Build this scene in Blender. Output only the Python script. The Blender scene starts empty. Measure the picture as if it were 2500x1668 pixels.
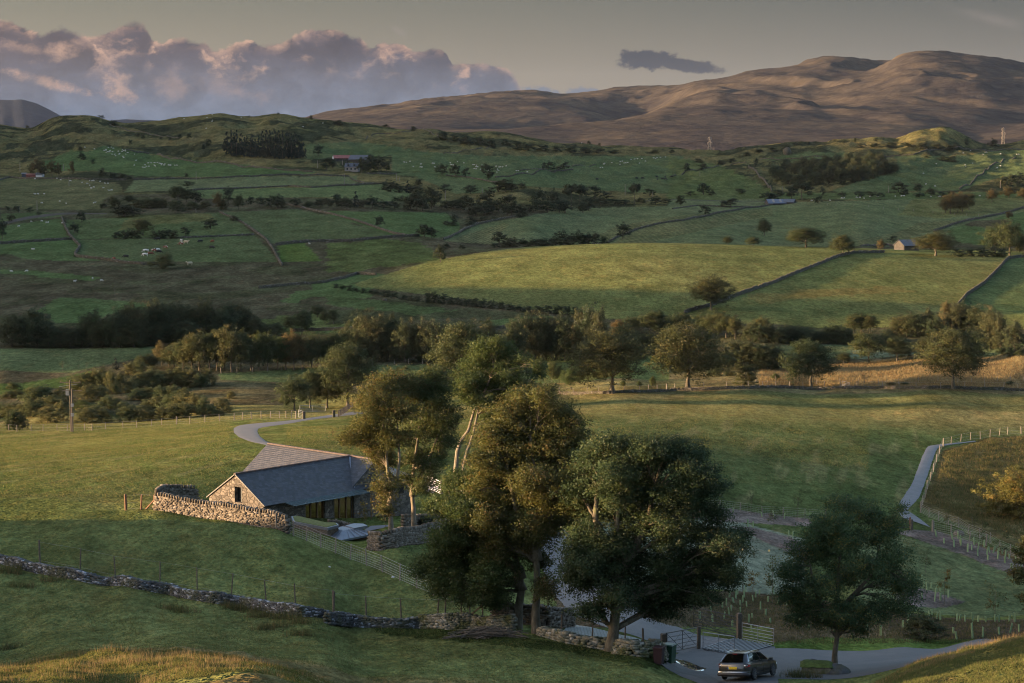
import bpy, math, random
import numpy as np
from mathutils import Vector, Matrix
sc = bpy.context.scene
COL = sc.collection
R = math.radians
# ------------------------------------------------------------ camera
F = 5580.0                       # focal length in photo pixels (photo 2500 x 1668)
CZ = 60.0                        # camera height above datum
PITCH = math.atan(544.0 / F)
cp, sp = math.cos(PITCH), math.sin(PITCH)
cd = bpy.data.cameras.new("Camera")
cd.sensor_width = 36.0
cd.lens = 36.0 * F / 2500.0
cd.clip_start = 1.0
cd.clip_end = 60000.0
cam = bpy.data.objects.new("Camera", cd)
COL.objects.link(cam)
cam.location = (0, 0, CZ)
cam.rotation_euler = (R(90) - PITCH, 0, 0)
sc.camera = cam
# ------------------------------------------------------------ light
SUN_EL, SUN_AZ = 6.0, 6.0        # degrees above horizon; degrees behind the exact left
sdir = Vector((-math.cos(R(SUN_AZ)) * math.cos(R(SUN_EL)), -math.sin(R(SUN_AZ)) * math.cos(R(SUN_EL)), math.sin(R(SUN_EL))))
sl = bpy.data.lights.new("Sun", 'SUN')
sl.energy = 4.7
sl.angle = R(0.6)
sl.color = (1.0, 0.66, 0.36)
so = bpy.data.objects.new("Sun", sl)
COL.objects.link(so)
so.rotation_euler = sdir.to_track_quat('Z', 'Y').to_euler()
sc.view_settings.view_transform = 'Standard'
sc.view_settings.look = 'None'
sc.view_settings.exposure = 2.4
sc.view_settings.gamma = 1.0
sc.cycles.max_bounces = 4
sc.cycles.diffuse_bounces = 2
sc.cycles.glossy_bounces = 2
sc.cycles.transmission_bounces = 3
sc.cycles.transparent_max_bounces = 6
sc.cycles.volume_bounces = 0
sc.cycles.caustics_reflective = False
sc.cycles.caustics_refractive = False
sc.cycles.use_denoising = True
sc.cycles.pixel_filter_type = 'BLACKMAN_HARRIS'; sc.cycles.filter_width = 1.1
try:
    sc.cycles.denoiser = 'OPENIMAGEDENOISE'
except Exception:
    pass

# ------------------------------------------------------------ node helpers
def _sock(x):
    return x.outputs[0] if hasattr(x, 'outputs') else x
class NT:
    def __init__(s, nt):
        s.nt = nt
    def n(s, typ, **kw):
        nd = s.nt.nodes.new(typ)
        for k, v in kw.items():
            if hasattr(nd, k) and not k[0].isupper():
                setattr(nd, k, v)
        return nd
    def link(s, a, b):
        s.nt.links.new(a, b)
    def put(s, sock, v):
        if v is None:
            return
        if isinstance(v, (int, float, tuple, list)):
            if isinstance(v, (tuple, list)) and len(v) == 3 and sock.type == 'RGBA':
                v = (*v, 1)
            sock.default_value = v
        else:
            s.nt.links.new(_sock(v), sock)
    def math(s, op, a, b=None, c=None, clamp=False):
        nd = s.nt.nodes.new('ShaderNodeMath'); nd.operation = op; nd.use_clamp = clamp
        s.put(nd.inputs[0], a); s.put(nd.inputs[1], b); s.put(nd.inputs[2], c)
        return nd.outputs[0]
    def vmath(s, op, a, b=None, scale=None):
        nd = s.nt.nodes.new('ShaderNodeVectorMath'); nd.operation = op
        s.put(nd.inputs[0], a); s.put(nd.inputs[1], b)
        if scale is not None: s.put(nd.inputs['Scale'], scale)
        return nd.outputs[0]
    def mr(s, v, a, b, c=0.0, d=1.0, smooth=False):
        nd = s.nt.nodes.new('ShaderNodeMapRange')
        if smooth: nd.interpolation_type = 'SMOOTHSTEP'
        for i, x in enumerate((v, a, b, c, d)): s.put(nd.inputs[i], x)
        return nd.outputs[0]
    def mix(s, f, a, b, blend='MIX'):
        nd = s.nt.nodes.new('ShaderNodeMix'); nd.data_type = 'RGBA'; nd.blend_type = blend
        s.put(nd.inputs['Factor'], f); s.put(nd.inputs[6], a); s.put(nd.inputs[7], b)
        return nd.outputs[2]
    def noise(s, vec, scale, detail=3, rough=0.55, dist=0.0, out=0, dim='3D'):
        nd = s.nt.nodes.new('ShaderNodeTexNoise'); nd.noise_dimensions = dim
        if vec is not None: s.put(nd.inputs['Vector'], vec)
        s.put(nd.inputs['Scale'], scale); s.put(nd.inputs['Detail'], detail)
        s.put(nd.inputs['Roughness'], rough); s.put(nd.inputs['Distortion'], dist)
        return nd.outputs[out]
    def vor(s, vec, scale, feature='F1', out=0, rand=1.0):
        nd = s.nt.nodes.new('ShaderNodeTexVoronoi'); nd.feature = feature
        if vec is not None: s.put(nd.inputs['Vector'], vec)
        s.put(nd.inputs['Scale'], scale)
        s.put(nd.inputs['Randomness'], rand)
        return nd.outputs[out]
    def xyz(s, v):
        nd = s.nt.nodes.new('ShaderNodeSeparateXYZ'); s.put(nd.inputs[0], v)
        return nd.outputs
    def comb(s, x, y, z):
        nd = s.nt.nodes.new('ShaderNodeCombineXYZ')
        for i, v in enumerate((x, y, z)): s.put(nd.inputs[i], v)
        return nd.outputs[0]
    def curve(s, v, pts):
        nd = s.nt.nodes.new('ShaderNodeFloatCurve')
        c = nd.mapping.curves[0]
        c.points[0].location = pts[0]; c.points[1].location = pts[-1]
        for p in pts[1:-1]: c.points.new(*p)
        for p in c.points: p.handle_type = 'AUTO_CLAMPED'
        nd.mapping.update()
        s.put(nd.inputs['Value'], v)
        return nd.outputs[0]
def newmat(name):
    m = bpy.data.materials.new(name)
    m.use_nodes = True
    m.node_tree.nodes.clear()
    t = NT(m.node_tree)
    out = t.n('ShaderNodeOutputMaterial')
    return m, t, out
def pbr(t, out, color, rough=0.9, normal=None, metal=0.0, spec=0.3, **kw):
    b = t.n('ShaderNodeBsdfPrincipled')
    t.put(b.inputs['Base Color'], color); t.put(b.inputs['Roughness'], rough)
    t.put(b.inputs['Metallic'], metal); t.put(b.inputs['Specular IOR Level'], spec)
    for k, v in kw.items(): t.put(b.inputs[k], v)
    if normal is not None: t.link(normal, b.inputs['Normal'])
    t.link(b.outputs[0], out.inputs['Surface'])
    return b
def bump(t, h, strength=0.5, dist=0.1):
    b = t.n('ShaderNodeBump'); t.put(b.inputs['Strength'], strength); t.put(b.inputs['Distance'], dist)
    t.link(_sock(h), b.inputs['Height'])
    return b.outputs[0]
MATS = {}
def simple(name, col, rough=0.8, metal=0.0, var=0.25, scale=6.0, spec=0.3, bmp=0.0):
    if name in MATS: return MATS[name]
    m, t, out = newmat(name)
    tc = t.n('ShaderNodeTexCoord')
    nz = t.noise(tc.outputs['Object'], scale, 4, 0.6)
    f = t.mr(nz, 0.3, 0.7, 1 - var, 1 + var)
    c = t.vmath('SCALE', tuple(col), scale=f)
    pbr(t, out, c, rough, bump(t, nz, bmp, 0.02) if bmp else None, metal, spec)
    MATS[name] = m
    return m

# ------------------------------------------------------------ numpy noise
def _hash(ix, iy, seed):
    h = (ix.astype(np.int64) * 374761393 + iy.astype(np.int64) * 668265263 + seed * 974634777) & 0xffffffff
    h = ((h ^ (h >> 13)) * 1274126177) & 0xffffffff
    return (h ^ (h >> 16)) & 0xffffffff
def perlin(x, y, seed=0):
    x = np.asarray(x, float); y = np.asarray(y, float)
    ix = np.floor(x); iy = np.floor(y); fx = x - ix; fy = y - iy
    def g(dx, dy):
        a = _hash(ix + dx, iy + dy, seed) * (2 * math.pi / 4294967296.0)
        return np.cos(a) * (fx - dx) + np.sin(a) * (fy - dy)
    u = fx * fx * fx * (fx * (fx * 6 - 15) + 10); v = fy * fy * fy * (fy * (fy * 6 - 15) + 10)
    a = g(0, 0); b = g(1, 0); c = g(0, 1); d = g(1, 1)
    return (a + (b - a) * u) * (1 - v) + (c + (d - c) * u) * v
def fbm(x, y, oct=4, seed=0, gain=0.5):
    s = 0; a = 1.0; f = 1.0
    for o in range(oct):
        s = s + a * perlin(x * f, y * f, seed + o * 17); a *= gain; f *= 2.03
    return s
def sstep(x, a, b):
    t = np.clip((x - a) / (b - a), 0, 1)
    return t * t * (3 - 2 * t)

# ------------------------------------------------------------ projection
def ray(px, py):
    """slope t = dz/dY and a = X/Y of the line of sight through a photo pixel"""
    al = np.arctan((834.0 - np.asarray(py, float)) / F) - PITCH
    t = np.tan(al)
    a = (np.asarray(px, float) - 1250.0) / F * (cp - t * sp)
    return a, t
def proj(a, t):
    den = cp - t * sp
    return 1250 + F * a / den, 834 - F * (sp + t * cp) / den
def P3(px, py, Y):
    a, t = ray(px, py)
    return Vector((float(a) * Y, Y, CZ + float(t) * Y))
class CR:
    def __init__(s, x0, y0, k): s.x0, s.y0, s.k = x0, y0, k
    def __call__(s, x, y): return (s.x0 + x / s.k, s.y0 + y / s.k)
    def many(s, *pts): return [s(*p) for p in pts]
cS = CR(0, 0, 1.0)
cA = CR(0, 900, 2.041); cB = CR(800, 900, 2.041); cC = CR(1650, 900, 2.041)
cD = CR(0, 200, 2.76); cE = CR(800, 200, 2.76); cF = CR(1650, 200, 2.76)
cG = CR(0, 650, 2.76); cH = CR(800, 650, 2.76); cI = CR(1650, 650, 2.76)
cJ = CR(480, 1060, 3.734); cK = CR(1560, 1440, 4.7); cL = CR(1820, 1080, 3.409)
cM = CR(2200, 1180, 7.127); cN = CR(680, 980, 10.68); cO = CR(1640, 300, 5.109)

# ------------------------------------------------------------ object helpers
def link(o, parent=None):
    COL.objects.link(o)
    if parent is not None: o.parent = parent
    return o
def tag(o, label=None, cat=None, group=None, kind=None):
    if label: o['label'] = label
    if cat: o['category'] = cat
    if group: o['group'] = group
    if kind: o['kind'] = kind
    return o
def empty(name, loc=(0, 0, 0), rz=0.0, label=None, cat=None, group=None):
    o = bpy.data.objects.new(name, None)
    o.empty_display_size = 0.2
    o.location = loc; o.rotation_euler = (0, 0, rz)
    link(o)
    return tag(o, label, cat, group)
def mesh_np(name, verts, faces, mats=None, smooth=False, mi=None):
    """faces: (n,4) or (n,3) int array, or list of tuples"""
    me = bpy.data.meshes.new(name)
    verts = np.asarray(verts, dtype=np.float32).reshape(-1, 3)
    if isinstance(faces, np.ndarray):
        k = faces.shape[1]; nf = len(faces)
        me.vertices.add(len(verts)); me.vertices.foreach_set('co', verts.ravel())
        me.loops.add(nf * k); me.loops.foreach_set('vertex_index', faces.astype(np.int32).ravel())
        me.polygons.add(nf)
        me.polygons.foreach_set('loop_start', np.arange(0, nf * k, k, dtype=np.int32))
        me.polygons.foreach_set('loop_total', np.full(nf, k, dtype=np.int32))
        if smooth: me.polygons.foreach_set('use_smooth', np.ones(nf, dtype=bool))
        me.update(calc_edges=True)
    else:
        me.from_pydata([tuple(map(float, v)) for v in verts], [], [tuple(f) for f in faces])
        if smooth:
            me.polygons.foreach_set('use_smooth', np.ones(len(me.polygons), dtype=bool))
        me.update()
    for m in (mats or []): me.materials.append(m)
    if mi is not None: me.polygons.foreach_set('material_index', np.asarray(mi, dtype=np.int32))
    return me
def color_attr(me, cols, name='Col'):
    at = me.color_attributes.new(name, 'FLOAT_COLOR', 'POINT')
    c = np.ones((len(me.vertices), 4), dtype=np.float32); c[:, :3] = cols
    at.data.foreach_set('color', c.ravel())
def obj(name, me, parent=None, loc=None, rot=None):
    o = bpy.data.objects.new(name, me)
    if loc is not None: o.location = loc
    if rot is not None: o.rotation_euler = rot
    return link(o, parent)
class MB:
    """collects simple solids and links them as one mesh object"""
    def __init__(s): s.v = []; s.f = []
    def add(s, vs, fs):
        k = len(s.v); s.v += [tuple(v) for v in vs]; s.f += [tuple(i + k for i in f) for f in fs]; return s
    def box(s, c, size, rz=0.0, taper=1.0, mat=None):
        x, y, z = size[0] / 2, size[1] / 2, size[2] / 2
        co, si = math.cos(rz), math.sin(rz); vs = []
        for sz in (-1, 1):
            k = taper if sz > 0 else 1.0
            for sx, sy in ((-1, -1), (1, -1), (1, 1), (-1, 1)):
                p = (sx * x * k, sy * y * k, sz * z)
                p = (c[0] + p[0] * co - p[1] * si, c[1] + p[0] * si + p[1] * co, c[2] + p[2])
                vs.append(p if mat is None else tuple(mat @ Vector(p)))
        return s.add(vs, [(3, 2, 1, 0), (4, 5, 6, 7), (0, 1, 5, 4), (1, 2, 6, 5), (2, 3, 7, 6), (3, 0, 4, 7)])
    def bar(s, p, q, w, h=None, n=4):
        return s.tube([p, q], [w / 2, (h or w) / 2], n)
    def beam(s, p, q, w, h):
        p, q = Vector(p), Vector(q); d = (q - p).normalized()
        sd = d.cross(Vector((0, 0, 1)))
        sd = Vector((1, 0, 0)) if sd.length < 1e-4 else sd.normalized()
        up = sd.cross(d).normalized(); vs = []
        for e in (p, q):
            for a, b in ((-1, -1), (1, -1), (1, 1), (-1, 1)): vs.append(e + sd * a * w / 2 + up * b * h / 2)
        return s.add(vs, [(3, 2, 1, 0), (4, 5, 6, 7), (0, 1, 5, 4), (1, 2, 6, 5), (2, 3, 7, 6), (3, 0, 4, 7)])
    def tube(s, pts, rad, n=6, cap=True):
        pts = [Vector(p) for p in pts]
        if not hasattr(rad, '__len__'): rad = [rad] * len(pts)
        k = len(s.v)
        for i, p in enumerate(pts):
            d = (pts[min(i + 1, len(pts) - 1)] - pts[max(i - 1, 0)])
            d = d.normalized() if d.length > 1e-9 else Vector((0, 0, 1))
            u = d.cross(Vector((0.13, 0.91, 0.39))).normalized(); w = d.cross(u)
            for j in range(n):
                an = 2 * math.pi * (j + .5) / n
                s.v.append(tuple(p + (u * math.cos(an) + w * math.sin(an)) * rad[i]))
        for i in range(len(pts) - 1):
            for j in range(n):
                a = k + i * n + j; b = k + i * n + (j + 1) % n
                s.f.append((a, b, b + n, a + n))
        if cap:
            s.f.append(tuple(k + j for j in range(n))[::-1]); s.f.append(tuple(k + (len(pts) - 1) * n + j for j in range(n)))
        return s
    def build(s, name, mat, parent=None, smooth=False, loc=None):
        me = mesh_np(name, s.v, s.f, [mat] if not isinstance(mat, list) else mat, smooth)
        return obj(name, me, parent, loc)
# ============================================================ sky
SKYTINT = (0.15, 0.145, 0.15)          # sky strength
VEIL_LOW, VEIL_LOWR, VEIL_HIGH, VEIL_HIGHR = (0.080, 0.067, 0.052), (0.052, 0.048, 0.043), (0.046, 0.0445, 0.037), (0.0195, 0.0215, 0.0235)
CL_LOW, CL_TOP, CL_LIT = (0.030, 0.037, 0.052), (0.0175, 0.0172, 0.0230), (0.145, 0.090, 0.064)
CL_WARM = (0.040, 0.030, 0.029)
CL_DARK, CL_PINK = (0.012, 0.014, 0.019), (0.060, 0.052, 0.048)
sky_world = bpy.data.worlds.new("World"); sc.world = sky_world; sky_world.use_nodes = True
sky_world.node_tree.nodes.clear(); t = NT(sky_world.node_tree)
wo = t.n('ShaderNodeOutputWorld'); bg = t.n('ShaderNodeBackground')
sky = t.n('ShaderNodeTexSky'); sky.sky_type = 'NISHITA'; sky.sun_disc = False
sky.sun_elevation = R(SUN_EL); sky.sun_rotation = R(270 - SUN_AZ) ; sky.altitude = 100; sky.air_density = 1.0; sky.dust_density = 2.5; sky.ozone_density = 1.2
tc = t.n('ShaderNodeTexCoord'); D = t.vmath('NORMALIZE', tc.outputs['Generated'])
dx, dy, dz = t.xyz(D)[0:3]
dyc = t.math('MAXIMUM', dy, 0.02)
u = t.math('DIVIDE', dx, dyc); v = t.math('DIVIDE', dz, dyc)      # bearing and elevation, as slopes
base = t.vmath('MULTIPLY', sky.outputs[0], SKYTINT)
# veil painted on the low sky, warm to grey blue; brighter overhead as fill
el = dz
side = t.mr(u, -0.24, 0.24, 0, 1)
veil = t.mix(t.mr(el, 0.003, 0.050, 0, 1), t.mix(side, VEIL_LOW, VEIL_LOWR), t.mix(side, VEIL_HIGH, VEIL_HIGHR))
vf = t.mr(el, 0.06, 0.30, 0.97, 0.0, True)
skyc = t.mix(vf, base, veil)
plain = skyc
U = t.mr(u, -0.24, 0.24, 0, 1)                                     # px = U * 2678 - 89
def px2U(px): return (px + 89) / 2678.0
VS = 0.07
def py2v(py): return (290 - py) / 5580.0 / VS
env = t.curve(U, [(px2U(x), py2v(y)) for x, y in [(-80,62),(0,60),(69,78),(106,90),(150,66),(185,60),(230,84),(262,80),(300,68),(340,56),(372,78),(399,106),(425,94),(452,90),(505,98),(540,124),(580,112),(628,106),(681,110),(715,94),(745,84),(824,84),(883,90),(905,110),(950,106),(984,110),(1020,134),(1064,118),(1096,134),(1105,158),(1170,148),(1240,160),(1270,200),(1300,240),(1360,330),(1500,420)]])
V = t.math('DIVIDE', v, VS)
P2 = t.comb(t.math('MULTIPLY', u, 60.0), t.math('MULTIPLY', v, 78.0), 0.0)
warp = t.vmath('SCALE', t.vmath('SUBTRACT', t.noise(P2, 0.8, 5, 0.62, 0, 1), (0.5, 0.5, 0.5)), scale=1.3)
PW = t.vmath('ADD', P2, warp)
def puffs(p):
    a = t.vor(p, 0.55, 'SMOOTH_F1'); b = t.vor(p, 1.4, 'SMOOTH_F1'); c = t.noise(p, 2.2, 8, 0.68)
    h = t.math('MULTIPLY', t.math('SUBTRACT', 1.0, a), 1.1)
    h = t.math('ADD', h, t.math('MULTIPLY', t.math('SUBTRACT', 1.0, b), 0.42)); h = t.math('ADD', h, t.math('MULTIPLY', t.math('SUBTRACT', 1.0, t.vor(p, 3.6, 'SMOOTH_F1')), 0.20))
    return t.math('ADD', h, t.math('MULTIPLY', c, 0.55))
h0 = puffs(PW)
h1 = puffs(t.vmath('ADD', PW, (-0.32, 0.26, 0.0)))
rel = t.math('SUBTRACT', env, V)                                    # above zero inside the bank
edge = t.math('ADD', rel, t.math('MULTIPLY', t.math('SUBTRACT', h0, 1.25), 0.13))
dens = t.mr(edge, 0.0, t.mr(t.noise(P2, 1.1, 2, 0.5), 0.35, 0.65, 0.008, 0.045), 0, 1, True)
lit = t.math('SUBTRACT', h0, h1)
lit = t.mr(lit, 0.02, 0.36, 0, 1, True)
rim = t.math('MULTIPLY', t.mr(edge, 0.0, 0.10, 1.0, 0.0, True), t.mr(t.math('SUBTRACT', h0, h1), -0.15, 0.30, 0, 0.9, True))
lit = t.math('MAXIMUM', lit, rim)
top = t.mr(rel, 0.02, 0.30, 1.25, 0.0)
left = t.mr(u, -0.25, 0.03, 1.0, 0.55)
glow = t.math('MULTIPLY', t.math('MULTIPLY', lit, top), left)
def spot(x, y, rx, ry, tilt=0.0):
    p = t.comb(t.math('SUBTRACT', u, (x - 1250) / F), t.math('SUBTRACT', v, (290 - y) / F), 0.0); X_, Y_, _ = t.xyz(p)[0:3]
    Yt = t.math('ADD', Y_, t.math('MULTIPLY', X_, tilt))
    q = t.math('ADD', t.math('POWER', t.math('DIVIDE', X_, rx / F), 2.0), t.math('POWER', t.math('DIVIDE', Yt, ry / F), 2.0))
    return t.math('MULTIPLY', t.mr(t.math('ADD', q, t.math('MULTIPLY', t.math('SUBTRACT', t.noise(P2, 1.5, 8, 0.70), 0.5), 6.5)), 1.3, -0.9, 0, 1, True), 1.0)
sp_ = spot(200, 110, 110, 26, -0.35)
for q_, am in (((120, 200, 90, 16, 0.25), 1.0), ((300, 215, 60, 42, 0.3), .75), ((60, 118, 60, 16, 0.2), .6), ((560, 215, 120, 30, 0.2), .22), ((430, 205, 60, 50, 0.2), .30)): sp_ = t.math('MAXIMUM', sp_, t.math('MULTIPLY', spot(*q_), am))
glow = t.math('MAXIMUM', glow, t.math('MULTIPLY', sp_, t.mr(h0, 0.9, 1.7, 0.35, 0.95)))
body = t.mix(t.mr(V, 0.02, 0.42, 0, 1), CL_LOW, CL_TOP)
body = t.vmath('SCALE', body, scale=t.mr(t.noise(PW, 0.8, 8, 0.66), 0.3, 0.7, 0.72, 1.30))
body = t.vmath('SCALE', body, scale=t.mr(t.math('SUBTRACT', h0, h1), -0.5, 0.5, 0.88, 1.14))
body = t.mix(t.math('MULTIPLY', t.mr(u, -0.05, -0.25, 0, 0.35), t.mr(V, 0.05, 0.4, 0, 1)), body, CL_WARM)
cl = t.mix(glow, body, CL_LIT)
skyc = t.mix(t.math('MULTIPLY', dens, 0.97), skyc, cl)
# small cloud lying over the hills, a few scraps on the horizon and a thin pink wisp
def blob(x, y, rx, ry, tilt, soft, amp, sc_=2.4):
    ua = (x - 1250) / F; va = (290 - y) / F
    p = t.comb(t.math('SUBTRACT', u, ua), t.math('SUBTRACT', v, va), 0.0)
    X_, Y_, _ = t.xyz(p)[0:3]
    Yt = t.math('ADD', Y_, t.math('MULTIPLY', X_, tilt))
    q = t.math('SQRT', t.math('ADD', t.math('POWER', t.math('DIVIDE', X_, rx / F), 2.0), t.math('POWER', t.math('DIVIDE', Yt, ry / F), 2.0)))
    nz = t.noise(P2, sc_, 6, 0.62)
    return t.mr(t.math('ADD', t.math('SUBTRACT', 1.0, q), t.math('MULTIPLY', t.math('SUBTRACT', nz, 0.5), amp)), 0.0, soft, 0, 1, True)
lens = t.math('MAXIMUM', blob(1585, 149, 96, 27, 0.05, 0.30, 1.5, 3.2), blob(1665, 160, 112, 19, 0.13, 0.30, 0.9, 3.2))
skyc = t.mix(t.math('MULTIPLY', lens, 0.93), skyc, CL_DARK)
sm = t.math('MAXIMUM', blob(1325, 226, 60, 14, 0.12, 0.5, 2.2, 4.0), blob(1415, 226, 56, 14, -0.03, 0.5, 2.2, 4.0))
skyc = t.mix(t.math('MULTIPLY', sm, 0.85), skyc, CL_LOW)
wisp = t.math('MULTIPLY', blob(2410, 50, 150, 26, 0.25, 1.2, 1.3, 0.8), 0.45)
skyc = t.mix(wisp, skyc, CL_PINK)
skyc = t.mix(t.math('MULTIPLY', blob(975, 78, 26, 16, 0.6, 0.8, 1.8, 3.0), 0.4), skyc, CL_PINK)
t.put(bg.inputs['Color'], skyc); t.put(bg.inputs['Strength'], 1.0)
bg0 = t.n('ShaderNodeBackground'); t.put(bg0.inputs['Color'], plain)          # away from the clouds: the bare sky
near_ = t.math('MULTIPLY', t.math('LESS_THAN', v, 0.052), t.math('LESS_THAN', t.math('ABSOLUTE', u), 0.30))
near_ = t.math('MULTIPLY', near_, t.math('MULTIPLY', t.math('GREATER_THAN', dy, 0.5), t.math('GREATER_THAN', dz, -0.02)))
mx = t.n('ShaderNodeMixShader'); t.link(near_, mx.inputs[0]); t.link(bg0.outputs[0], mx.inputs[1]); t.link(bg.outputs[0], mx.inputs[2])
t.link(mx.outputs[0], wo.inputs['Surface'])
sky_world.cycles.sampling_method = 'MANUAL'; sky_world.cycles.sample_map_resolution = 256
# ============================================================ terrain
# control points: photo pixel and distance of that piece of ground
CP = []
def C(px, py, Y): 
    a, t = ray(px, py); CP.append((float(a), math.log(Y), float(t)))
for x in (-300, 400, 1250, 2100, 2800):
    CP.append(((x - 1250) / F, math.log(9), -0.30)); CP.append(((x - 1250) / F, math.log(40), -0.262))
for p in [  # near knolls and field
 (-250,1660,84),(0,1640,84),(160,1608,85),(290,1597,86),(450,1603,84),(600,1625,80),(740,1668,76),(300,1668,72),(0,1668,70),
 (0,1598,118),(290,1566,120),(600,1580,118),(800,1600,116),(900,1668,105),(1300,1668,110),(1600,1668,114),
 (0,1480,135),(300,1480,135),(700,1540,130),(1000,1600,122),(1300,1600,124),(1450,1640,118),
 (0,1375,152),(90,1395,150),(260,1425,147),(420,1450,145),(590,1475,143),(850,1520,140),(1020,1530,139),
 (1143,1532,138),(1263,1540,136),(1310,1546,135),(1393,1571,133),(1491,1591,131),(1584,1602,130),
 (2500,1566,97),(2430,1580,99),(2360,1594,101),(2238,1622,104),(2150,1668,105),(2500,1640,84),(2350,1668,84),(2800,1500,97),
 (0,1300,170),(0,1233,190),(385,1245,183),(560,1270,179),(675,1292,176),(820,1350,170),(970,1415,158),(1177,1500,144),(1060,1460,150),
 (200,1340,160),(500,1370,158),(800,1450,148),
 (0,1150,235),(0,1100,300),(0,1056,392),(0,1040,430),(-300,1060,392),(-300,1150,240),(-300,1300,165),(-300,1400,140),
 (300,1150,230),(300,1095,300),(300,1058,380),(300,1038,425),(480,1210,198),
 (560,1110,245),(600,1058,312),(560,1036,350),(560,1018,400),(735,1024,392),(700,1080,262),(870,1060,300),(800,1012,420),
 (560,1238,196),(700,1268,195),(865,1285,197),(1000,1250,207),(960,1300,184),(1060,1290,190),(900,1330,180),(1040,1340,178),
 (760,1130,235),(1061,1200,222),(1118,1184,228),(1000,1130,250),
 (1000,1070,300),(1000,1010,400),(1000,978,450),(1400,1000,425),(1400,966,474),(1300,962,474),
 (1300,1330,200),(1300,1230,225),(1300,1420,176),(1400,1450,165),(1500,1400,180),(1500,1300,215),(1500,1500,150),
 (1400,1100,310),(1900,1100,340),(1900,1000,430),(1900,952,480),(2200,950,482),(2500,955,482),(2800,960,480),(1650,1180,275),
 (2480,1060,400),(2130,1090,370),(2200,1170,315),(2210,1250,285),(2400,1180,330),(2500,1250,295),(1900,1262,270),(1700,1265,268),(2800,1250,295),
 (1800,1350,225),(2000,1350,228),(2300,1350,240),(2500,1380,240),(2000,1480,180),(1800,1480,178),(1650,1500,155),(2300,1480,195),(2500,1480,198),
 (1700,1555,150),(1900,1555,152),(2200,1555,160),(2400,1545,165),(2500,1540,168),
 (1640,1580,143),(1780,1565,149),(1900,1630,134),(1740,1640,132),(2037,1637,134),(2150,1610,142),(2300,1600,150),(2500,1590,158),(1640,1640,128),
 # valley floor
 (400,1000,450),(0,930,500),(300,930,500),(600,930,500),(900,930,500),(1250,930,505),(1600,925,510),(2000,925,515),(2500,928,512),(-300,930,500),(2800,930,512),
 (2034,900,532),(2265,884,535),(2500,872,535),(2800,870,535),(2100,858,580),(2400,855,585),
 (0,850,570),(500,850,570),(1000,850,570),(1500,855,568),(1900,860,570),(2400,850,585),
 (0,790,640),(0,740,705),(0,700,780),(0,650,880),(400,650,880),(400,740,705),(0,600,980),(400,600,980),(0,560,1070),(0,520,1160),(0,480,1290),(0,430,1500),(0,400,1650),(0,360,1880),
 (-300,700,780),(-300,500,1200),(-300,400,1650),
 (900,770,665),(900,730,720),(850,690,790),(800,650,880),(850,600,985),(900,560,1080),(900,520,1190),(900,460,1400),(900,415,1600),(900,380,1800),(900,345,2020),
 (400,520,1160),(400,460,1360),(400,400,1650),(400,350,1950),
 # drumlin
 (815,697,795),(945,722,735),(1054,737,710),(1235,757,688),(1427,768,676),(1650,765,680),(2000,795,648),(2300,800,645),(2500,800,648),
 (872,687,800),(945,666,830),(1054,645,850),

 (1650,594,1045),(2100,600,1030),(2400,608,1020),(1343,604,1020),(2500,600,1045),
 (1300,560,1120),(1650,560,1150),(2100,560,1150),(2500,560,1130),(1300,520,1260),(1650,510,1350),(2000,515,1340),(2500,510,1340),
 (1300,470,1420),(1650,475,1500),(2000,480,1480),(2350,480,1450),(1300,430,1600),(1650,440,1720),(2000,455,1620),(2500,460,1550),
 (1300,390,1850),(1650,400,1950),(2000,410,1800),(2500,420,1700),(1900,380,1980),(2300,375,1950),(2500,370,2000),
]: C(*p)
for px, py in ((1199,621),(1343,605),(1488,597),(1650,595),(1904,607),(2049,614),(2157,616),(2266,621),(2465,626),(2800,630)):
    C(px, py, 885); zc = ray(px, py)[1] * 885
    for Yq, dz_ in ((815, -2.0), (745, -4.6), (945, -1.6), (1000, -7.0)):
        al = float(ray(px, py)[0]); CP.append((al, math.log(Yq), float(max(zc + dz_, -57.5)) / Yq))
SKY = [(-300,309,2250),(0,307,2250),(83,312,2250),(109,296,2250),(163,283,2230),(232,286,2230),(275,297,2230),(344,301,2250),(435,289,2300),(536,278,2300),(616,287,2300),(677,278,2300),
 (757,289,2300),(800,292,2300),(909,305,2280),(1054,316,2250),(1199,327,2230),(1271,337,2200),(1416,350,2200),(1506,359,2200),(1650,363,2200),
 (1722,368,2180),(1813,366,2150),(1940,352,2130),(2049,344,2130),(2150,340,2130),(2193,344,2130),(2230,326,2130),(2309,315,2130),(2345,330,2130),(2370,345,2130),(2500,348,2130),(2800,350,2130)]
for p in SKY:
    C(*p); C(p[0], p[1] + 14, p[2] * 0.955)
for p in SKY[::3]:
    C(p[0], p[1] + 26, p[2] + 220); C(p[0], max(p[1] + 30, 372), p[2] + 600)
for x in (-300, 1250, 2800): C(x, 370, 3400)
CP = np.array(CP)
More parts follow.
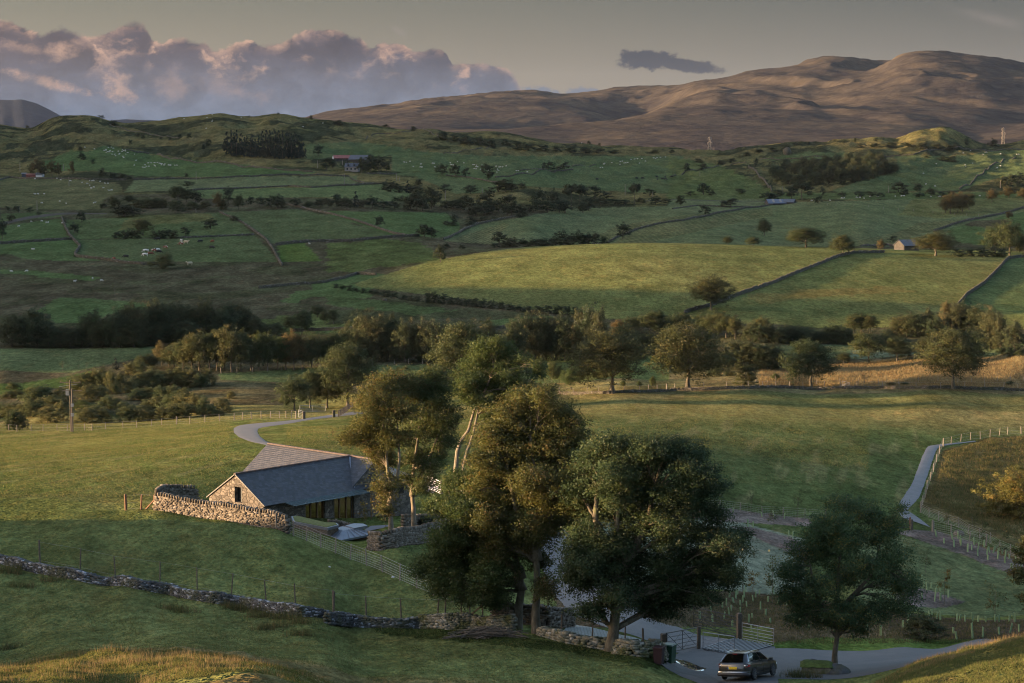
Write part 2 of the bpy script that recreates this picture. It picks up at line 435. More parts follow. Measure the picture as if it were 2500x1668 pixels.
def tps(pts, qa, qs, ka=9.0, ks=1.0, lam=8e-4):
    X = np.c_[pts[:, 0] * ka, pts[:, 1] * ks]; y = pts[:, 2]; n = len(X)
    def U(d2): return 0.5 * d2 * np.log(np.maximum(d2, 1e-12))
    K = U(((X[:, None] - X[None]) ** 2).sum(-1)) + lam * np.eye(n)
    Pm = np.c_[np.ones(n), X]
    A = np.block([[K, Pm], [Pm.T, np.zeros((3, 3))]])
    w = np.linalg.solve(A, np.r_[y, 0, 0, 0])
    Q = np.c_[qa.ravel() * ka, qs.ravel() * ks]; out = np.empty(len(Q))
    for i in range(0, len(Q), 40000):
        q = Q[i:i + 40000]
        d2 = (q[:, None, 0] - X[None, :, 0]) ** 2 + (q[:, None, 1] - X[None, :, 1]) ** 2
        out[i:i + 40000] = U(d2) @ w[:n] + w[n] + q @ w[n + 1:]
    return out.reshape(qa.shape)
GA = np.concatenate([-np.geomspace(4.0, 0.262, 90)[:-1], np.arange(-0.26, 0.2601, 0.00095), np.geomspace(0.262, 4.0, 50)[1:]])
GS = np.concatenate([np.linspace(math.log(9), math.log(60), 50)[:-1], np.linspace(math.log(60), math.log(240), 280)[:-1], np.linspace(math.log(240), math.log(3400), 620)])
ca = np.linspace(-0.285, 0.285, 170); cs_ = np.linspace(GS[0], GS[-1], 560)
coarse = tps(CP, *np.meshgrid(ca, cs_))
if 0:
    res = tps(CP, CP[:, 0], CP[:, 1]) - CP[:, 2]; print('RES', np.abs(res).max() * F, np.sort(np.abs(res) * F)[-25:].round(1))
def blur_cols(arr, sg):
    k = np.arange(-int(3 * sg), int(3 * sg) + 1); g = np.exp(-0.5 * (k / sg) ** 2); g /= g.sum()
    pad = np.pad(arr, ((0, 0), (len(k) // 2,) * 2), mode='edge'); out = np.zeros_like(arr)
    for q, gw in zip(range(len(k)), g): out += gw * pad[:, q:q + arr.shape[1]]
    return out
_cy = np.exp(cs_)[:, None]
_m1 = sstep(_cy, 186, 205) * (1 - sstep(_cy, 405, 450)); _m2 = sstep(_cy, 640, 720) * (1 - sstep(_cy, 960, 1040))
coarse = coarse * (1 - _m1) + blur_cols(coarse, 11) * _m1
coarse = coarse * (1 - _m2) + blur_cols(coarse, 8) * _m2
def cubic_up(arr, xs, xq):
    """Catmull-Rom along axis 0"""
    h = xs[1] - xs[0]; f = np.clip((xq - xs[0]) / h, 0, len(xs) - 1.001); i = f.astype(int); u = (f - i)[:, None]
    g = lambda k: arr[np.clip(i + k, 0, len(xs) - 1)]
    p0, p1, p2, p3 = g(-1), g(0), g(1), g(2)
    return p1 + 0.5 * u * (p2 - p0 + u * (2 * p0 - 5 * p1 + 4 * p2 - p3 + u * (3 * (p1 - p2) + p3 - p0)))
tmp = cubic_up(coarse, cs_, GS)
GT = cubic_up(tmp.T.copy(), ca, np.clip(GA, ca[0], ca[-1])).T.copy()     # rows = distance, cols = bearing
AA, SS = np.meshgrid(GA, GS); YY = np.exp(SS); XX = AA * YY
PXg, PYg = proj(AA, GT)
Z = GT * YY
# micro relief
moor = sstep(YY, 1350, 1800) * 1.0
rough = 0.25 + 0.0 * YY
Z += fbm(XX / 9, YY / 9, 4, 3) * 0.07 * sstep(YY, 20, 60) * (1 - 0.6 * sstep(YY, 120, 200) * (1 - sstep(YY, 440, 600)))
Z += fbm(XX / 60, YY / 60, 4, 8) * (0.15 * sstep(YY, 560, 900) + 0.9 * sstep(YY, 1000, 1500))
hum = fbm(XX / 75, YY / 120, 5, 21, 0.55)
Z += (np.abs(hum) * -9 + 3.0) * moor * (1 - sstep(YY, 2120, 2260) * 0.6)
knoll = (sstep(YY, 50, 62) * (1 - sstep(YY, 100, 112)))
Z += fbm(XX / 1.6, YY / 1.6, 3, 33) * 0.16 * knoll + fbm(XX / 4.5, YY / 4.5, 3, 35) * 0.35 * knoll
near = sstep(YY, 60, 90) * (1 - sstep(YY, 175, 200))
Z += fbm(XX / 2.2, YY / 2.2, 3, 37) * 0.07 * near * (1 - sstep(XX, 0.075 * YY, 0.085 * YY))
# unseen hills left of the view, crest height shaped to cast the valley's shade
targ = [(9,-40),(60,-30),(76,-27),(86.5,-24.5),(88.5,-18.6),(97,-18.6),(99.5,-22.8),(118,-23.0),(150,-24.6),(168,-29),(180,-34),(192,-44),(260,-70),(515,-75),(560,-62),(600,-56),(640,-50),(690,-40),(730,-50),(770,-59),(850,-59),(900,-54),(940,-44),(970,-33),(1010,-26),(1100,-22),(1500,-14),(1900,4),(2100,10),(2200,3),(2330,2),(2500,-10),(2900,-30),(3400,-50)]
tx = np.array([p[0] for p in targ], float); tz = np.array([p[1] for p in targ], float)
SLP = math.tan(R(SUN_EL)) / math.cos(R(SUN_AZ))
Xr = -(0.52 * YY + 50)
Ytgt = YY + math.tan(R(SUN_AZ)) * (-Xr)
ridge = np.interp(Ytgt, tx, tz) + SLP * (-Xr) + fbm(YY / (0.05 * YY + 6), XX * 0 + 3.3, 3, 5) * np.minimum(0.006 * YY + 0.4, 3.6)
prof = np.exp(-((XX - Xr) / (0.09 * YY + 9)) ** 2)
Z = np.where(AA < -0.27, Z + np.maximum(ridge - Z, 0) * prof, Z)
GZ = Z                                   # relative to the camera
GT = GZ / YY
def gidx(x, y):
    a = np.asarray(x, float) / y; s = np.log(y)
    j = np.clip(np.searchsorted(GA, a) - 1, 0, len(GA) - 2); i = np.clip(np.searchsorted(GS, s) - 1, 0, len(GS) - 2)
    fa = np.clip((a - GA[j]) / (GA[j + 1] - GA[j]), 0, 1)
    y0 = np.exp(GS[i]); y1 = np.exp(GS[i + 1]); fs = np.clip((y - y0) / (y1 - y0), 0, 1)
    return i, j, fs, fa
def ground(x, y):
    """height of the ground sheet (world z)"""
    y = np.maximum(np.asarray(y, float), 9.01)
    i, j, fs, fa = gidx(x, y)
    z = (GZ[i, j] * (1 - fa) + GZ[i, j + 1] * fa) * (1 - fs) + (GZ[i + 1, j] * (1 - fa) + GZ[i + 1, j + 1] * fa) * fs
    return z + CZ
_ys = np.exp(np.linspace(math.log(50), math.log(3300), 1500))
def hitY(px, py, y0=0.0, y1=9e9):
    a, t = ray(px, py)
    g = (ground(a * _ys, _ys) - CZ) / _ys
    ok = (_ys >= y0) & (_ys <= y1)
    h = np.nonzero((g >= t) & ok)[0]
    if len(h) == 0:
        # no ground on this line of sight: take the place where it passes closest over the ground
        d = np.where(ok, t - g, 9e9); return float(_ys[int(np.argmin(d))])
    k = h[0]
    if k == 0 or not ok[k - 1]: return float(_ys[k])
    d0 = g[k - 1] - t; d1 = g[k] - t
    return float(_ys[k - 1] + (_ys[k] - _ys[k - 1]) * (-d0) / (d1 - d0 + 1e-12))
def hit(px, py, y0=0.0, y1=9e9):
    """the place on the ground seen at a photo pixel"""
    Y = hitY(px, py, y0, y1); a, t = ray(px, py); x = float(a) * Y
    return Vector((x, Y, float(ground(x, Y))))
# ============================================================ ground colours (true colours of the vegetation)
GREEN = (0.068, 0.086, 0.040); BRIGHT = (0.064, 0.092, 0.038); PALE = (0.096, 0.110, 0.056); OLIVE = (0.088, 0.088, 0.044)
MOORC = (0.062, 0.057, 0.036); MOOR2 = (0.052, 0.056, 0.030); GORSE = (0.030, 0.034, 0.020); STRAW = (0.155, 0.122, 0.062)
LITF = (0.090, 0.102, 0.034); MULCH = (0.14, 0.115, 0.105); BRACK = (0.10, 0.075, 0.038); PARK = (0.15, 0.165, 0.125)
VX, VY = proj(AA, GT)
jx = fbm(XX / (YY * 0.012), SS * 70, 4, 51); jy = fbm(XX / (YY * 0.012) + 9, SS * 70 + 4, 4, 52)
GCOL = np.empty(YY.shape + (3,), dtype=np.float32)
ROUGH = np.zeros(YY.shape, dtype=np.float32)          # how rough and tussocky the growth is
def blend(mask, col, rough=None):
    m = mask[..., None]
    GCOL[:] = GCOL * (1 - m) + np.array(col, dtype=np.float32) * m
    if rough is not None: ROUGH[:] = ROUGH * (1 - mask) + rough * mask
def inpoly(x, y, poly):
    r = np.zeros(x.shape, bool); n = len(poly)
    for k in range(n):
        x1, y1 = poly[k]; x2, y2 = poly[(k + 1) % n]
        if y1 == y2: continue
        c = ((y1 > y) != (y2 > y))
        r ^= c & (x < (x2 - x1) * (y - y1) / (y2 - y1) + x1)
    return r
def patch(cr, pts, col, y0, y1, jit=2.0, rough=None, soft=1.0):
    poly = cr.many(*pts)
    xs = [p[0] for p in poly]; ysx = [p[1] for p in poly]
    m = (VX > min(xs) - 25) & (VX < max(xs) + 25) & (VY > min(ysx) - 15) & (VY < max(ysx) + 15) & (YY > y0) & (YY < y1)
    idx = np.nonzero(m)
    x = VX[idx] + jx[idx] * jit * 2.2; y = VY[idx] + jy[idx] * jit
    r = inpoly(x, y, poly).astype(np.float32) * soft
    mm = np.zeros(YY.shape, dtype=np.float32); mm[idx] = r
    blend(mm, col, rough)
# defaults by distance
GCOL[:] = np.array(LITF, dtype=np.float32)
n1 = fbm(XX / 70, YY / 110, 4, 61); n2 = fbm(XX / 25, YY / 45, 4, 62); n3 = fbm(XX / 12, YY / 30, 4, 63)
blend(sstep(YY, 440, 446), MOORC, 0.8)
blend(((YY > 446) & (n2 > 0.10)).astype(np.float32) * 0.7, MOOR2)
blend(sstep(YY, 1300, 1310), (0.085, 0.078, 0.036), 0.8)
blend(((YY > 1310) & (n1 + 0.4 * n3 > 0.12)).astype(np.float32) * 0.9, GORSE, 1.0)
blend(((YY > 1310) & (n1 + 0.5 * n3 < -0.2)).astype(np.float32) * 0.7, (0.12, 0.10, 0.045), 0.6)
blend(((XX > -8) & (YY > 440)).astype(np.float32) * (1 - sstep(YY, 474, 478)), (0.105, 0.105, 0.042), 0.4)
blend(((XX > 8) & (YY > 476)).astype(np.float32) * (1 - sstep(YY, 520, 530)), (0.13, 0.108, 0.055), 0.9)
# near ground
blend((YY < 178).astype(np.float32), (0.102, 0.114, 0.044), 0.35)
blend(((YY < 200) & (n2 > 0.05)).astype(np.float32) * 0.5, (0.108, 0.108, 0.044), 0.35)
blend(sstep(112 - YY, 0, 6), (0.085, 0.085, 0.03), 1.0)
blend(sstep(112 - YY, 0, 6) * (n3 > 0.1) * 0.8, (0.12, 0.095, 0.045), 1.0)
streak = fbm((XX - 0.16 * YY) / 2.6, YY / 38.0, 4, 64)
fld = ((YY > 200) & (YY < 440)).astype(np.float32)
blend(fld * sstep(XX, -2, 20), (0.070, 0.090, 0.036), 0.3)
blend(fld * sstep(streak, 0.1, 0.5) * 0.5, (0.16, 0.145, 0.075))
lf_ = fld * (1 - sstep(XX, -2, 20))
blend(lf_ * sstep(fbm(XX / 9 + YY / 60, YY / 16, 4, 66), -0.25, 0.35) * (0.25 + 0.65 * sstep(YY, 230, 380)), (0.165, 0.145, 0.055))
blend(lf_ * sstep(fbm(XX / 3, YY / 9, 3, 67), 0.05, 0.4) * 0.5, (0.075, 0.105, 0.028))
blend(fld * sstep(YY, 385, 425) * 0.75, (0.18, 0.15, 0.062))
# valley floor, behind the crest
patch(cI, [(560,800),(560,700),(1060,665),(1700,625),(2500,605),(2500,830),(560,830)], STRAW, 444, 575, 3, 1.0)
patch(cH, [(1400,900),(1450,780),(1900,770),(2400,760),(2400,900)], (0.14,0.125,0.055), 440, 510, 2, 0.8)
patch(cH, [(1300,650),(1450,600),(2300,600),(2300,770),(1400,790)], (0.10,0.12,0.045), 505, 600, 2, 0.5)
patch(cG, [(-600,1130),(-600,1040),(300,1050),(900,1060),(1300,1050),(1300,1130)], (0.16,0.125,0.06), 425, 458, 2, 1.0)
patch(cH, [(-300,1000),(-300,880),(900,840),(900,1000)], (0.15,0.14,0.05), 430, 500, 2, 0.6)
patch(cG, [(-700,560),(0,556),(700,552),(1060,543),(1010,600),(790,650),(430,730),(150,790),(-700,800)], (0.082,0.100,0.046), 520, 680, 1.0, 0.2)
patch(cG, [(1470,725),(2200,680),(3600,640),(3600,760),(1950,790),(1490,770)], (0.072,0.092,0.040), 500, 700, 1.5, 0.3)
patch(cG, [(1200,860),(1500,790),(1960,795),(1900,950),(1500,1010)], (0.10,0.082,0.045), 440, 560, 4, 0.9)
patch(cG, [(-300,900),(-300,800),(150,790),(450,740),(650,700),(700,760),(0,900)], (0.05,0.075,0.026), 480, 640, 4, 0.6)
patch(cI, [(600,535),(2400,520),(2400,640),(600,640)], (0.08, 0.098, 0.05), 560, 645, 1.0, 0.2)
patch(cI, [(1180,560),(1700,545),(1700,640),(1180,650)], (0.1, 0.125, 0.085), 560, 645, 1.0, 0.0)
# green patches in the moor
patch(cG, [(260,300),(340,240),(430,205),(700,225),(1000,250),(1050,285),(800,300),(560,400),(380,406),(330,330)], BRIGHT, 640, 900, 5, 0.2)
patch(cG, [(0,25),(200,30),(400,45),(680,75),(640,95),(420,85),(200,60),(0,45)], BRIGHT, 700, 1200, 4, 0.3)
patch(cG, [(1900,240),(2000,170),(2150,145),(2500,100),(2500,215),(2100,205),(1990,250)], BRIGHT, 640, 960, 5, 0.3)
patch(cG, [(700,440),(2400,300),(2600,330),(2600,450),(1800,470)], (0.066,0.082,0.032), 600, 850, 8, 0.6)
patch(cH, [(0,300),(600,270),(1400,310),(1500,345),(900,350),(300,380),(0,390)], MOOR2, 600, 850, 5, 0.8)
patch(cH, [(0,200),(350,230),(900,300),(600,330),(0,260)], (0.062, 0.084, 0.036), 640, 850, 7, 0.5)
patch(cH, [(1050,370),(1300,345),(1520,335),(1500,380),(1250,410),(1110,410)], BRIGHT, 600, 760, 2, 0.1)
patch(cH, [(-200,420),(250,400),(300,440),(-200,450)], (0.075,0.10,0.04), 560, 760, 2, 0.2)
patch(cE, [(0,1090),(500,1060),(700,1120),(760,1200),(300,1260),(0,1290)], (0.064,0.080,0.030), 800, 1300, 8, 0.7)
patch(cE, [(-100,1345),(280,1285),(420,1300),(200,1350),(-100,1400)], BRIGHT, 700, 1000, 2, 0.2)
# the drumlin
dr = [(180,1360),(700,1205),(1100,1140),(1500,1095),(1900,1070),(2346,1068),(4000,1120),(4900,1150),(4900,1700),(2600,1640),(1760,1590),(1200,1500),(640,1430),(200,1380)]
patch(cE, dr, (0.108, 0.114, 0.043), 640, 1000, 0.6, 0.25)
patch(cF, [(-800,1250),(0,1180),(500,1230),(1100,1180),(900,1300),(500,1430),(-100,1440),(-700,1340)], (0.125,0.125,0.045), 640, 960, 10, 0.6, 0.6)
patch(cF, [(450,1440),(900,1400),(1500,1380),(1650,1410),(1100,1440),(560,1490)], (0.15,0.12,0.045), 640, 960, 8, 0.5, 0.7)
patch(cF, [(1880,1520),(2000,1400),(2240,1190),(2900,1200),(2900,1600)], (0.07, 0.092, 0.04), 640, 960, 0.5, 0.2)
# fields of the far side
A3 = (1010, 3000)
patch(cD, [(0,885),(430,880),(420,905),(30,945),(0,950)], GREEN, 1000, 1500, 1, 0.2)
patch(cD, [(-200,965),(30,970),(410,920),(462,1052),(0,1078),(-200,1090)], BRIGHT, 960, 1500, 1, 0.2)
patch(cD, [(440,930),(720,920),(1280,888),(1480,880),(1620,940),(1705,1025),(1190,1050),(480,1060)], (0.066, 0.085, 0.038), 960, 1500, 1, 0.4)
patch(cD, [(880,895),(1400,890),(1450,930),(1100,960),(800,1000)], (0.085,0.085,0.036), 960, 1500, 6, 0.6)
patch(cD, [(-200,1105),(490,1065),(548,1110),(497,1175),(760,1215),(180,1195),(60,1160),(-200,1190)], BRIGHT, 900, 1400, 3, 0.3)
patch(cD, [(520,1066),(1190,1054),(1720,1034),(1870,1200),(1890,1248),(1060,1255),(700,1195),(520,1168),(550,1110)], GREEN, 900, 1400, 1, 0.2)
patch(cD, [(1480,880),(2000,858),(2360,935),(2360,1060),(1840,1088),(1700,990)], GREEN, 960, 1500, 0.8, 0.1)
patch(cD, [(1870,1105),(2050,1080),(2210,1255),(1900,1250)], (0.07,0.10,0.03), 900, 1400, 2, 0.4)
patch(cE, [(0,870),(800,882),(895,960),(880,1035),(730,1050),(520,1032),(420,1035),(0,895)], BRIGHT, 960, 1600, 1, 0.1)
patch(cE, [(-100,880),(430,1035),(-100,1068)], GREEN, 960, 1600, 0.5, 0.1)
patch(cE, [(780,1075),(1000,965),(1300,915),(1600,855),(2400,835),(3900,790),(4900,790),(4900,860),(4600,990),(4250,1060),(4000,1110),(2400,1110),(1900,1100),(1230,1075),(1100,1090)], (0.092, 0.108, 0.054), 960, 1700, 1, 0.2)
patch(cD, [(-200,655),(70,640),(450,650),(800,690),(835,720),(700,790),(670,860),(-200,875)], OLIVE, 1200, 2200, 2, 0.4)
patch(cD, [(300,540),(480,460),(600,470),(700,430),(850,455),(1200,520),(2130,605),(2080,625),(1500,640),(920,636),(700,600),(300,600)], BRIGHT, 1300, 2200, 2, 0.2)
patch(cD, [(840,745),(905,665),(1500,642),(2400,636),(2400,690),(1200,730)], PALE, 1200, 2200, 1, 0.1)
patch(cD, [(1280,732),(2400,700),(2400,790),(2250,775),(1700,782),(1380,790)], (0.084, 0.108, 0.048), 1200, 2200, 1, 0.1)
patch(cD, [(2060,420),(2400,400),(2400,520),(2060,520)], GREEN, 1300, 2300, 1, 0.1)
patch(cE, [(-50,415),(200,402),(420,430),(640,470),(1100,500),(2400,500),(2400,760),(1350,705),(1150,680),(720,612),(430,600),(430,500),(-50,520)], (0.07, 0.09, 0.042), 1200, 2300, 1, 0.2)
patch(cE, [(330,615),(700,608),(1150,682),(1130,745),(860,755),(600,640)], (0.078, 0.098, 0.046), 1200, 2300, 1, 0.1)
patch(cE, [(-50,655),(200,690),(-50,702)], PALE, 1200, 2300, 1, 0.1)
patch(cE, [(-50,712),(360,690),(560,745),(540,800),(330,805),(-50,770)], (0.084, 0.108, 0.048), 1200, 2300, 1, 0.1)
patch(cF, [(-50,500),(300,560),(640,730),(640,800),(-50,800)], (0.075,0.09,0.036), 1300, 2300, 6, 0.5)
patch(cF, [(-50,800),(600,790),(600,830),(300,880),(-50,930)], PALE, 1200, 2000, 1, 0.1)
patch(cF, [(560,520),(900,470),(1180,480),(1200,500),(760,540)], GREEN, 1300, 2300, 2, 0.2)
patch(cF, [(1050,730),(1500,590),(1480,500),(2600,490),(2600,600),(2200,640),(1900,735),(1100,748)], GREEN, 1300, 2300, 2, 0.2)
patch(cF, [(2150,462),(2600,448),(2600,492),(1980,492)], GREEN, 1300, 2300, 1, 0.1)
patch(cF, [(2200,640),(2600,600),(2600,720),(2250,720)], GORSE, 1300, 2300, 6, 1.0)
patch(cF, [(650,750),(2600,740),(2600,790),(650,790)], (0.065,0.085,0.035), 1200, 2300, 3, 0.5)
patch(cF, [(1600,790),(2600,780),(2600,850),(1800,920),(1500,900)], (0.10,0.105,0.045), 1200, 1900, 3, 0.3)
patch(cF, [(2600,850),(2346,875),(1850,985),(1830,1020),(1900,1080),(2060,1100),(2600,1100)], BRIGHT, 960, 1700, 2, 0.2)
patch(cF, [(1960,950),(2150,925),(2270,935),(2150,985),(1970,975)], MOORC, 960, 1700, 4, 0.8)
# mown rows
rows1 = 0.5 + 0.5 * np.sin(proj(AA, GT)[1] * 2.6 + VX * 0.9)
for poly, kx, ky in (([(780,1075),(1180,955),(1230,960),(1170,1010),(1100,1095)], 0.55, 1.3), ([(1800,1040),(1950,975),(2346,905),(3000,850),(3000,900),(2346,1040),(2150,1095),(1930,1090)], 0.42, 1.9)):
    mrow = inpoly(VX, VY, cE.many(*poly)) & (YY > 960) & (YY < 1800)
    w = 0.5 + 0.5 * np.sin(VX * kx + VY * ky)
    blend(mrow * 1.0, (0.12, 0.125, 0.06)); blend(mrow * sstep(w, 0.35, 0.8) * 0.85, (0.055, 0.06, 0.03))
mrow = inpoly(VX, VY, cF.many((1230,1110),(1230,1070),(1500,1010),(1640,950),(1860,935),(1900,960),(1600,1040),(1450,1095))) & (YY > 960) & (YY < 1800)
w = 0.5 + 0.5 * np.sin(VX * 0.45 + VY * 1.9)
blend(mrow * 1.0, (0.12, 0.125, 0.06)); blend(mrow * sstep(w, 0.35, 0.8) * 0.85, (0.055, 0.06, 0.03))
# rough ground and planting on the right
patch(cC, [(1330,405),(1560,345),(2200,300),(2200,1100),(1735,900),(1560,830),(1400,770),(1215,690),(1290,520)], (0.088,0.074,0.036), 200, 420, 2, 1.0)
patch(cC, [(1330,405),(1560,345),(2200,300),(2200,1100),(1735,900),(1560,830),(1400,770),(1215,690),(1290,520)], (0.13,0.11,0.055), 200, 420, 2, 1.0, 0.0)
tus = sstep(fbm(XX / 2.5, YY / 4, 4, 71), -0.1, 0.35)
mt = inpoly(VX, VY, cC.many((1345,415),(1560,355),(2200,310),(2200,1090),(1735,880),(1560,800),(1300,640))) & (YY < 420) & (YY > 200)
blend(mt * tus * 0.65, (0.15, 0.125, 0.06)); blend(mt * (1 - tus) * 0.4, (0.06, 0.07, 0.028))
patch(cC, [(-600,1130),(0,1100),(480,1120),(1100,1215),(1500,1255),(2200,1240),(2200,1345),(1500,1365),(780,1370),(480,1365),(470,1285),(120,1290),(-600,1290)], (0.095,0.070,0.048), 140, 260, 3, 0.9)
patch(cC, [(400,1380),(700,1340),(1300,1350),(1500,1335),(2200,1300),(2200,1400),(1400,1420),(700,1420)], (0.075,0.105,0.03), 135, 220, 2, 0.8)
patch(cC, [(-400,700),(230,690),(300,760),(640,850),(640,1110),(460,1125),(200,1100),(-400,1080)], PARK, 170, 330, 2, 0.1)
patch(cC, [(1090,830),(1300,880),(1560,985),(1800,1060),(1800,1225),(1500,1245),(1100,1200),(900,1180),(900,830)], (0.1, 0.12, 0.06), 170, 330, 2, 0.1)
patch(cC, [(-400,640),(200,690),(670,752),(680,785),(270,765),(-400,700)], MULCH, 200, 330, 2, 0.8)
patch(cC, [(265,785),(400,795),(600,850),(660,960),(540,905),(380,835)], MULCH, 170, 330, 2, 0.8)
patch(cC, [(1090,815),(1180,800),(1300,810),(1600,900),(2000,1010),(2000,1090),(1600,1000),(1450,935),(1200,850)], MULCH, 170, 330, 2, 0.8)
patch(cC, [(1100,1120),(1200,1090),(1310,1115),(1440,1165),(1340,1192),(1200,1188),(1100,1160)], MULCH, 170, 300, 2, 0.8)
patch(cC, [(1480,870),(1735,925),(2000,1000),(2000,1030),(1700,960)], BRACK, 200, 330, 3, 0.9)
patch(cC, [(1100,1225),(1500,1262),(2200,1240),(2200,1320),(1500,1350),(1300,1350),(1050,1300)], (0.075,0.055,0.042), 150, 260, 3, 0.9)
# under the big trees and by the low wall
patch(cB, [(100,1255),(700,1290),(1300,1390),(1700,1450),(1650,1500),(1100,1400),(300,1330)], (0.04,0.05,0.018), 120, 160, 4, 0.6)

# worn variation, then build the sheet
vv = 1 + 0.16 * fbm(XX / 18, YY / 30, 4, 81) + 0.10 * jx
GCOL *= vv[..., None].astype(np.float32)
gverts = np.stack([XX, YY, GZ + CZ], -1).reshape(-1, 3)
nr, nc = YY.shape
ii = (np.arange(nr - 1)[:, None] * nc + np.arange(nc - 1)[None]).ravel()
gf = np.stack([ii, ii + 1, ii + nc + 1, ii + nc], -1)

def grass_normal(t, pos, sc, amt):
    """blades stand upright: tilt the shading normal by a random horizontal vector at blade scale"""
    nz = t.n('ShaderNodeTexWhiteNoise'); nz.noise_dimensions = '3D'
    v = t.vmath('SNAP', pos, (sc, sc, sc * 3))
    t.put(nz.inputs['Vector'], v)
    h = t.vmath('MULTIPLY', t.vmath('SUBTRACT', nz.outputs['Color'], (0.5, 0.5, 0.5)), (2, 2, 0.3))
    ge = t.n('ShaderNodeNewGeometry')
    return t.vmath('NORMALIZE', t.vmath('ADD', ge.outputs['Normal'], t.vmath('SCALE', h, scale=amt)))
def ground_material():
    m, t, out = newmat('ground')
    ca_ = t.n('ShaderNodeAttribute'); ca_.attribute_name = 'Col'
    ra = t.n('ShaderNodeAttribute'); ra.attribute_name = 'rough'
    ge = t.n('ShaderNodeNewGeometry'); pos = ge.outputs['Position']
    r = ra.outputs['Fac']
    real = pos; pos = t.vmath('MULTIPLY', pos, (1.0, 0.32, 1.0))
    nA = t.noise(pos, 0.9, 4, 0.65); nB = t.noise(pos, 0.13, 4, 0.6); nC = t.noise(pos, 0.025, 3, 0.5); nD = t.noise(pos, 3.5, 2, 0.6)
    f = t.mr(nA, 0.3, 0.7, 0.62, 1.38)
    f = t.math('MULTIPLY', f, t.mr(nB, 0.3, 0.7, 0.80, 1.20))
    f = t.math('MULTIPLY', f, t.mr(nD, 0.3, 0.7, 0.70, 1.30))
    f2 = t.math('MULTIPLY', f, t.mr(nB, 0.35, 0.65, 0.74, 1.24))
    ff = t.math('ADD', t.math('MULTIPLY', f, t.math('SUBTRACT', 1.0, r)), t.math('MULTIPLY', f2, r))
    col = t.vmath('SCALE', ca_.outputs['Color'], scale=ff)
    # dry stalks in the sward
    dry = t.mr(t.noise(pos, 0.35, 5, 0.7), 0.52, 0.72, 0.0, 0.55)
    col = t.mix(dry, col, t.vmath('MULTIPLY', col, (1.75, 1.25, 1.2)))
    col = t.mix(t.mr(nC, 0.35, 0.65, 0.0, 0.4), col, t.vmath('MULTIPLY', col, (0.78, 0.96, 0.8)))
    n = grass_normal(t, real, 0.11, 1.15)
    hb = t.math('ADD', t.math('MULTIPLY', nA, 0.09), t.math('MULTIPLY', t.noise(pos, 2.2, 3, 0.7), 0.13))
    hb = t.math('ADD', hb, t.math('MULTIPLY', t.math('MULTIPLY', t.noise(pos, 0.6, 4, 0.6), r), 0.35))
    b = t.n('ShaderNodeBump'); t.put(b.inputs['Strength'], 0.9); t.put(b.inputs['Distance'], 1.0)
    t.link(hb, b.inputs['Height']); t.link(n, b.inputs['Normal'])
    d = t.n('ShaderNodeBsdfDiffuse'); t.put(d.inputs['Color'], col); t.link(b.outputs[0], d.inputs['Normal'])
    t.link(d.outputs[0], out.inputs['Surface'])
    return m
gm = ground_material()
gme = mesh_np('ground', gverts, gf, [gm], True)
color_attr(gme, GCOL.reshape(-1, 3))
ra_ = gme.attributes.new('rough', 'FLOAT', 'POINT'); ra_.data.foreach_set('value', ROUGH.ravel())
go = obj('ground', gme); tag(go, kind='structure')

# ============================================================ hills beyond
HC = []
def H(px, py, Y):
    a, t = ray(px, py); HC.append((float(a), math.log(Y), float(t)))
for p in [(-300,372,2900),(400,372,2900),(900,372,2900),(1500,374,2900),(2100,372,2900),(2800,372,2900),
 # long back ridge
 (-300,330,6000),(400,320,6000),(700,300,6000),(800,279,6000),(890,270,6000),(1025,253,6100),(1126,245,6200),(1180,236,6200),(1235,235,6200),(1307,235,6200),(1365,240,6200),(1488,229,6200),(1597,219,6200),(1690,214,6200),
 (900,292,5200),(1100,285,5200),(1300,290,5200),(1440,292,5200),(1100,315,4300),(900,320,4300),(1300,340,4500),(1450,330,4900),(1550,300,5400),(1600,262,5700),
 # lit spur
 (1180,335,3500),(1209,326,3600),(1300,314,3750),(1398,304,3950),(1525,287,4150),(1600,269,4300),(1650,256,4400),(1755,235,4650),(1850,226,4850),(2000,226,5000),
 (1400,340,3450),(1600,330,3500),(1700,310,3650),(1800,290,3850),(1900,262,4200),(2100,262,4300),(1900,310,3600),(2100,300,3700),(1500,352,3200),(1800,345,3200),(2100,335,3250),(2300,330,3350),
 # summits
 (1702,212,5600),(1750,207,5650),(1835,185,5700),(1941,168,5750),(2027,152,5800),(2101,157,5850),(2149,163,5800),
 (2080,205,5200),(2197,146,5500),(2261,137,5450),(2314,139,5450),(2394,149,5500),(2463,160,5550),(2500,170,5600),(2800,215,5600),
 (2200,200,4800),(2300,230,4500),(2400,280,4050),(2430,312,3800),(2360,340,3500),(2500,300,4000),(2500,250,4500),(2600,280,3900),(2480,330,3450),(2800,330,3600),(1950,200,5300),(2120,185,5450),
 ]: H(*p)
for x, y in ((700,330),(1000,300),(1300,300),(1500,300),(1700,290),(1941,260),(2260,240),(2500,260),(2800,300),(-300,350)):
    H(x, y, 7600)
ha = np.arange(-0.27, 0.2701, 0.0012); hs = np.linspace(math.log(2850), math.log(7600), 420)
HAa, HSs = np.meshgrid(ha, hs)
HTc = tps(np.array(HC), *np.meshgrid(np.linspace(-0.285, 0.285, 150), np.linspace(hs[0], hs[-1], 140)), ka=9.0, ks=2.0)
ht = cubic_up(cubic_up(HTc, np.linspace(hs[0], hs[-1], 140), hs).T.copy(), np.linspace(-0.285, 0.285, 150), ha).T
HY = np.exp(HSs); HX = HAa * HY; HZ = ht * HY
rd = 1 - np.abs(fbm(HX / 760 + 0.3 * fbm(HX / 300, HY / 300, 3, 5), HY / 1300, 4, 91, 0.5)) * 2
hgt = sstep(HZ, -40, 60)
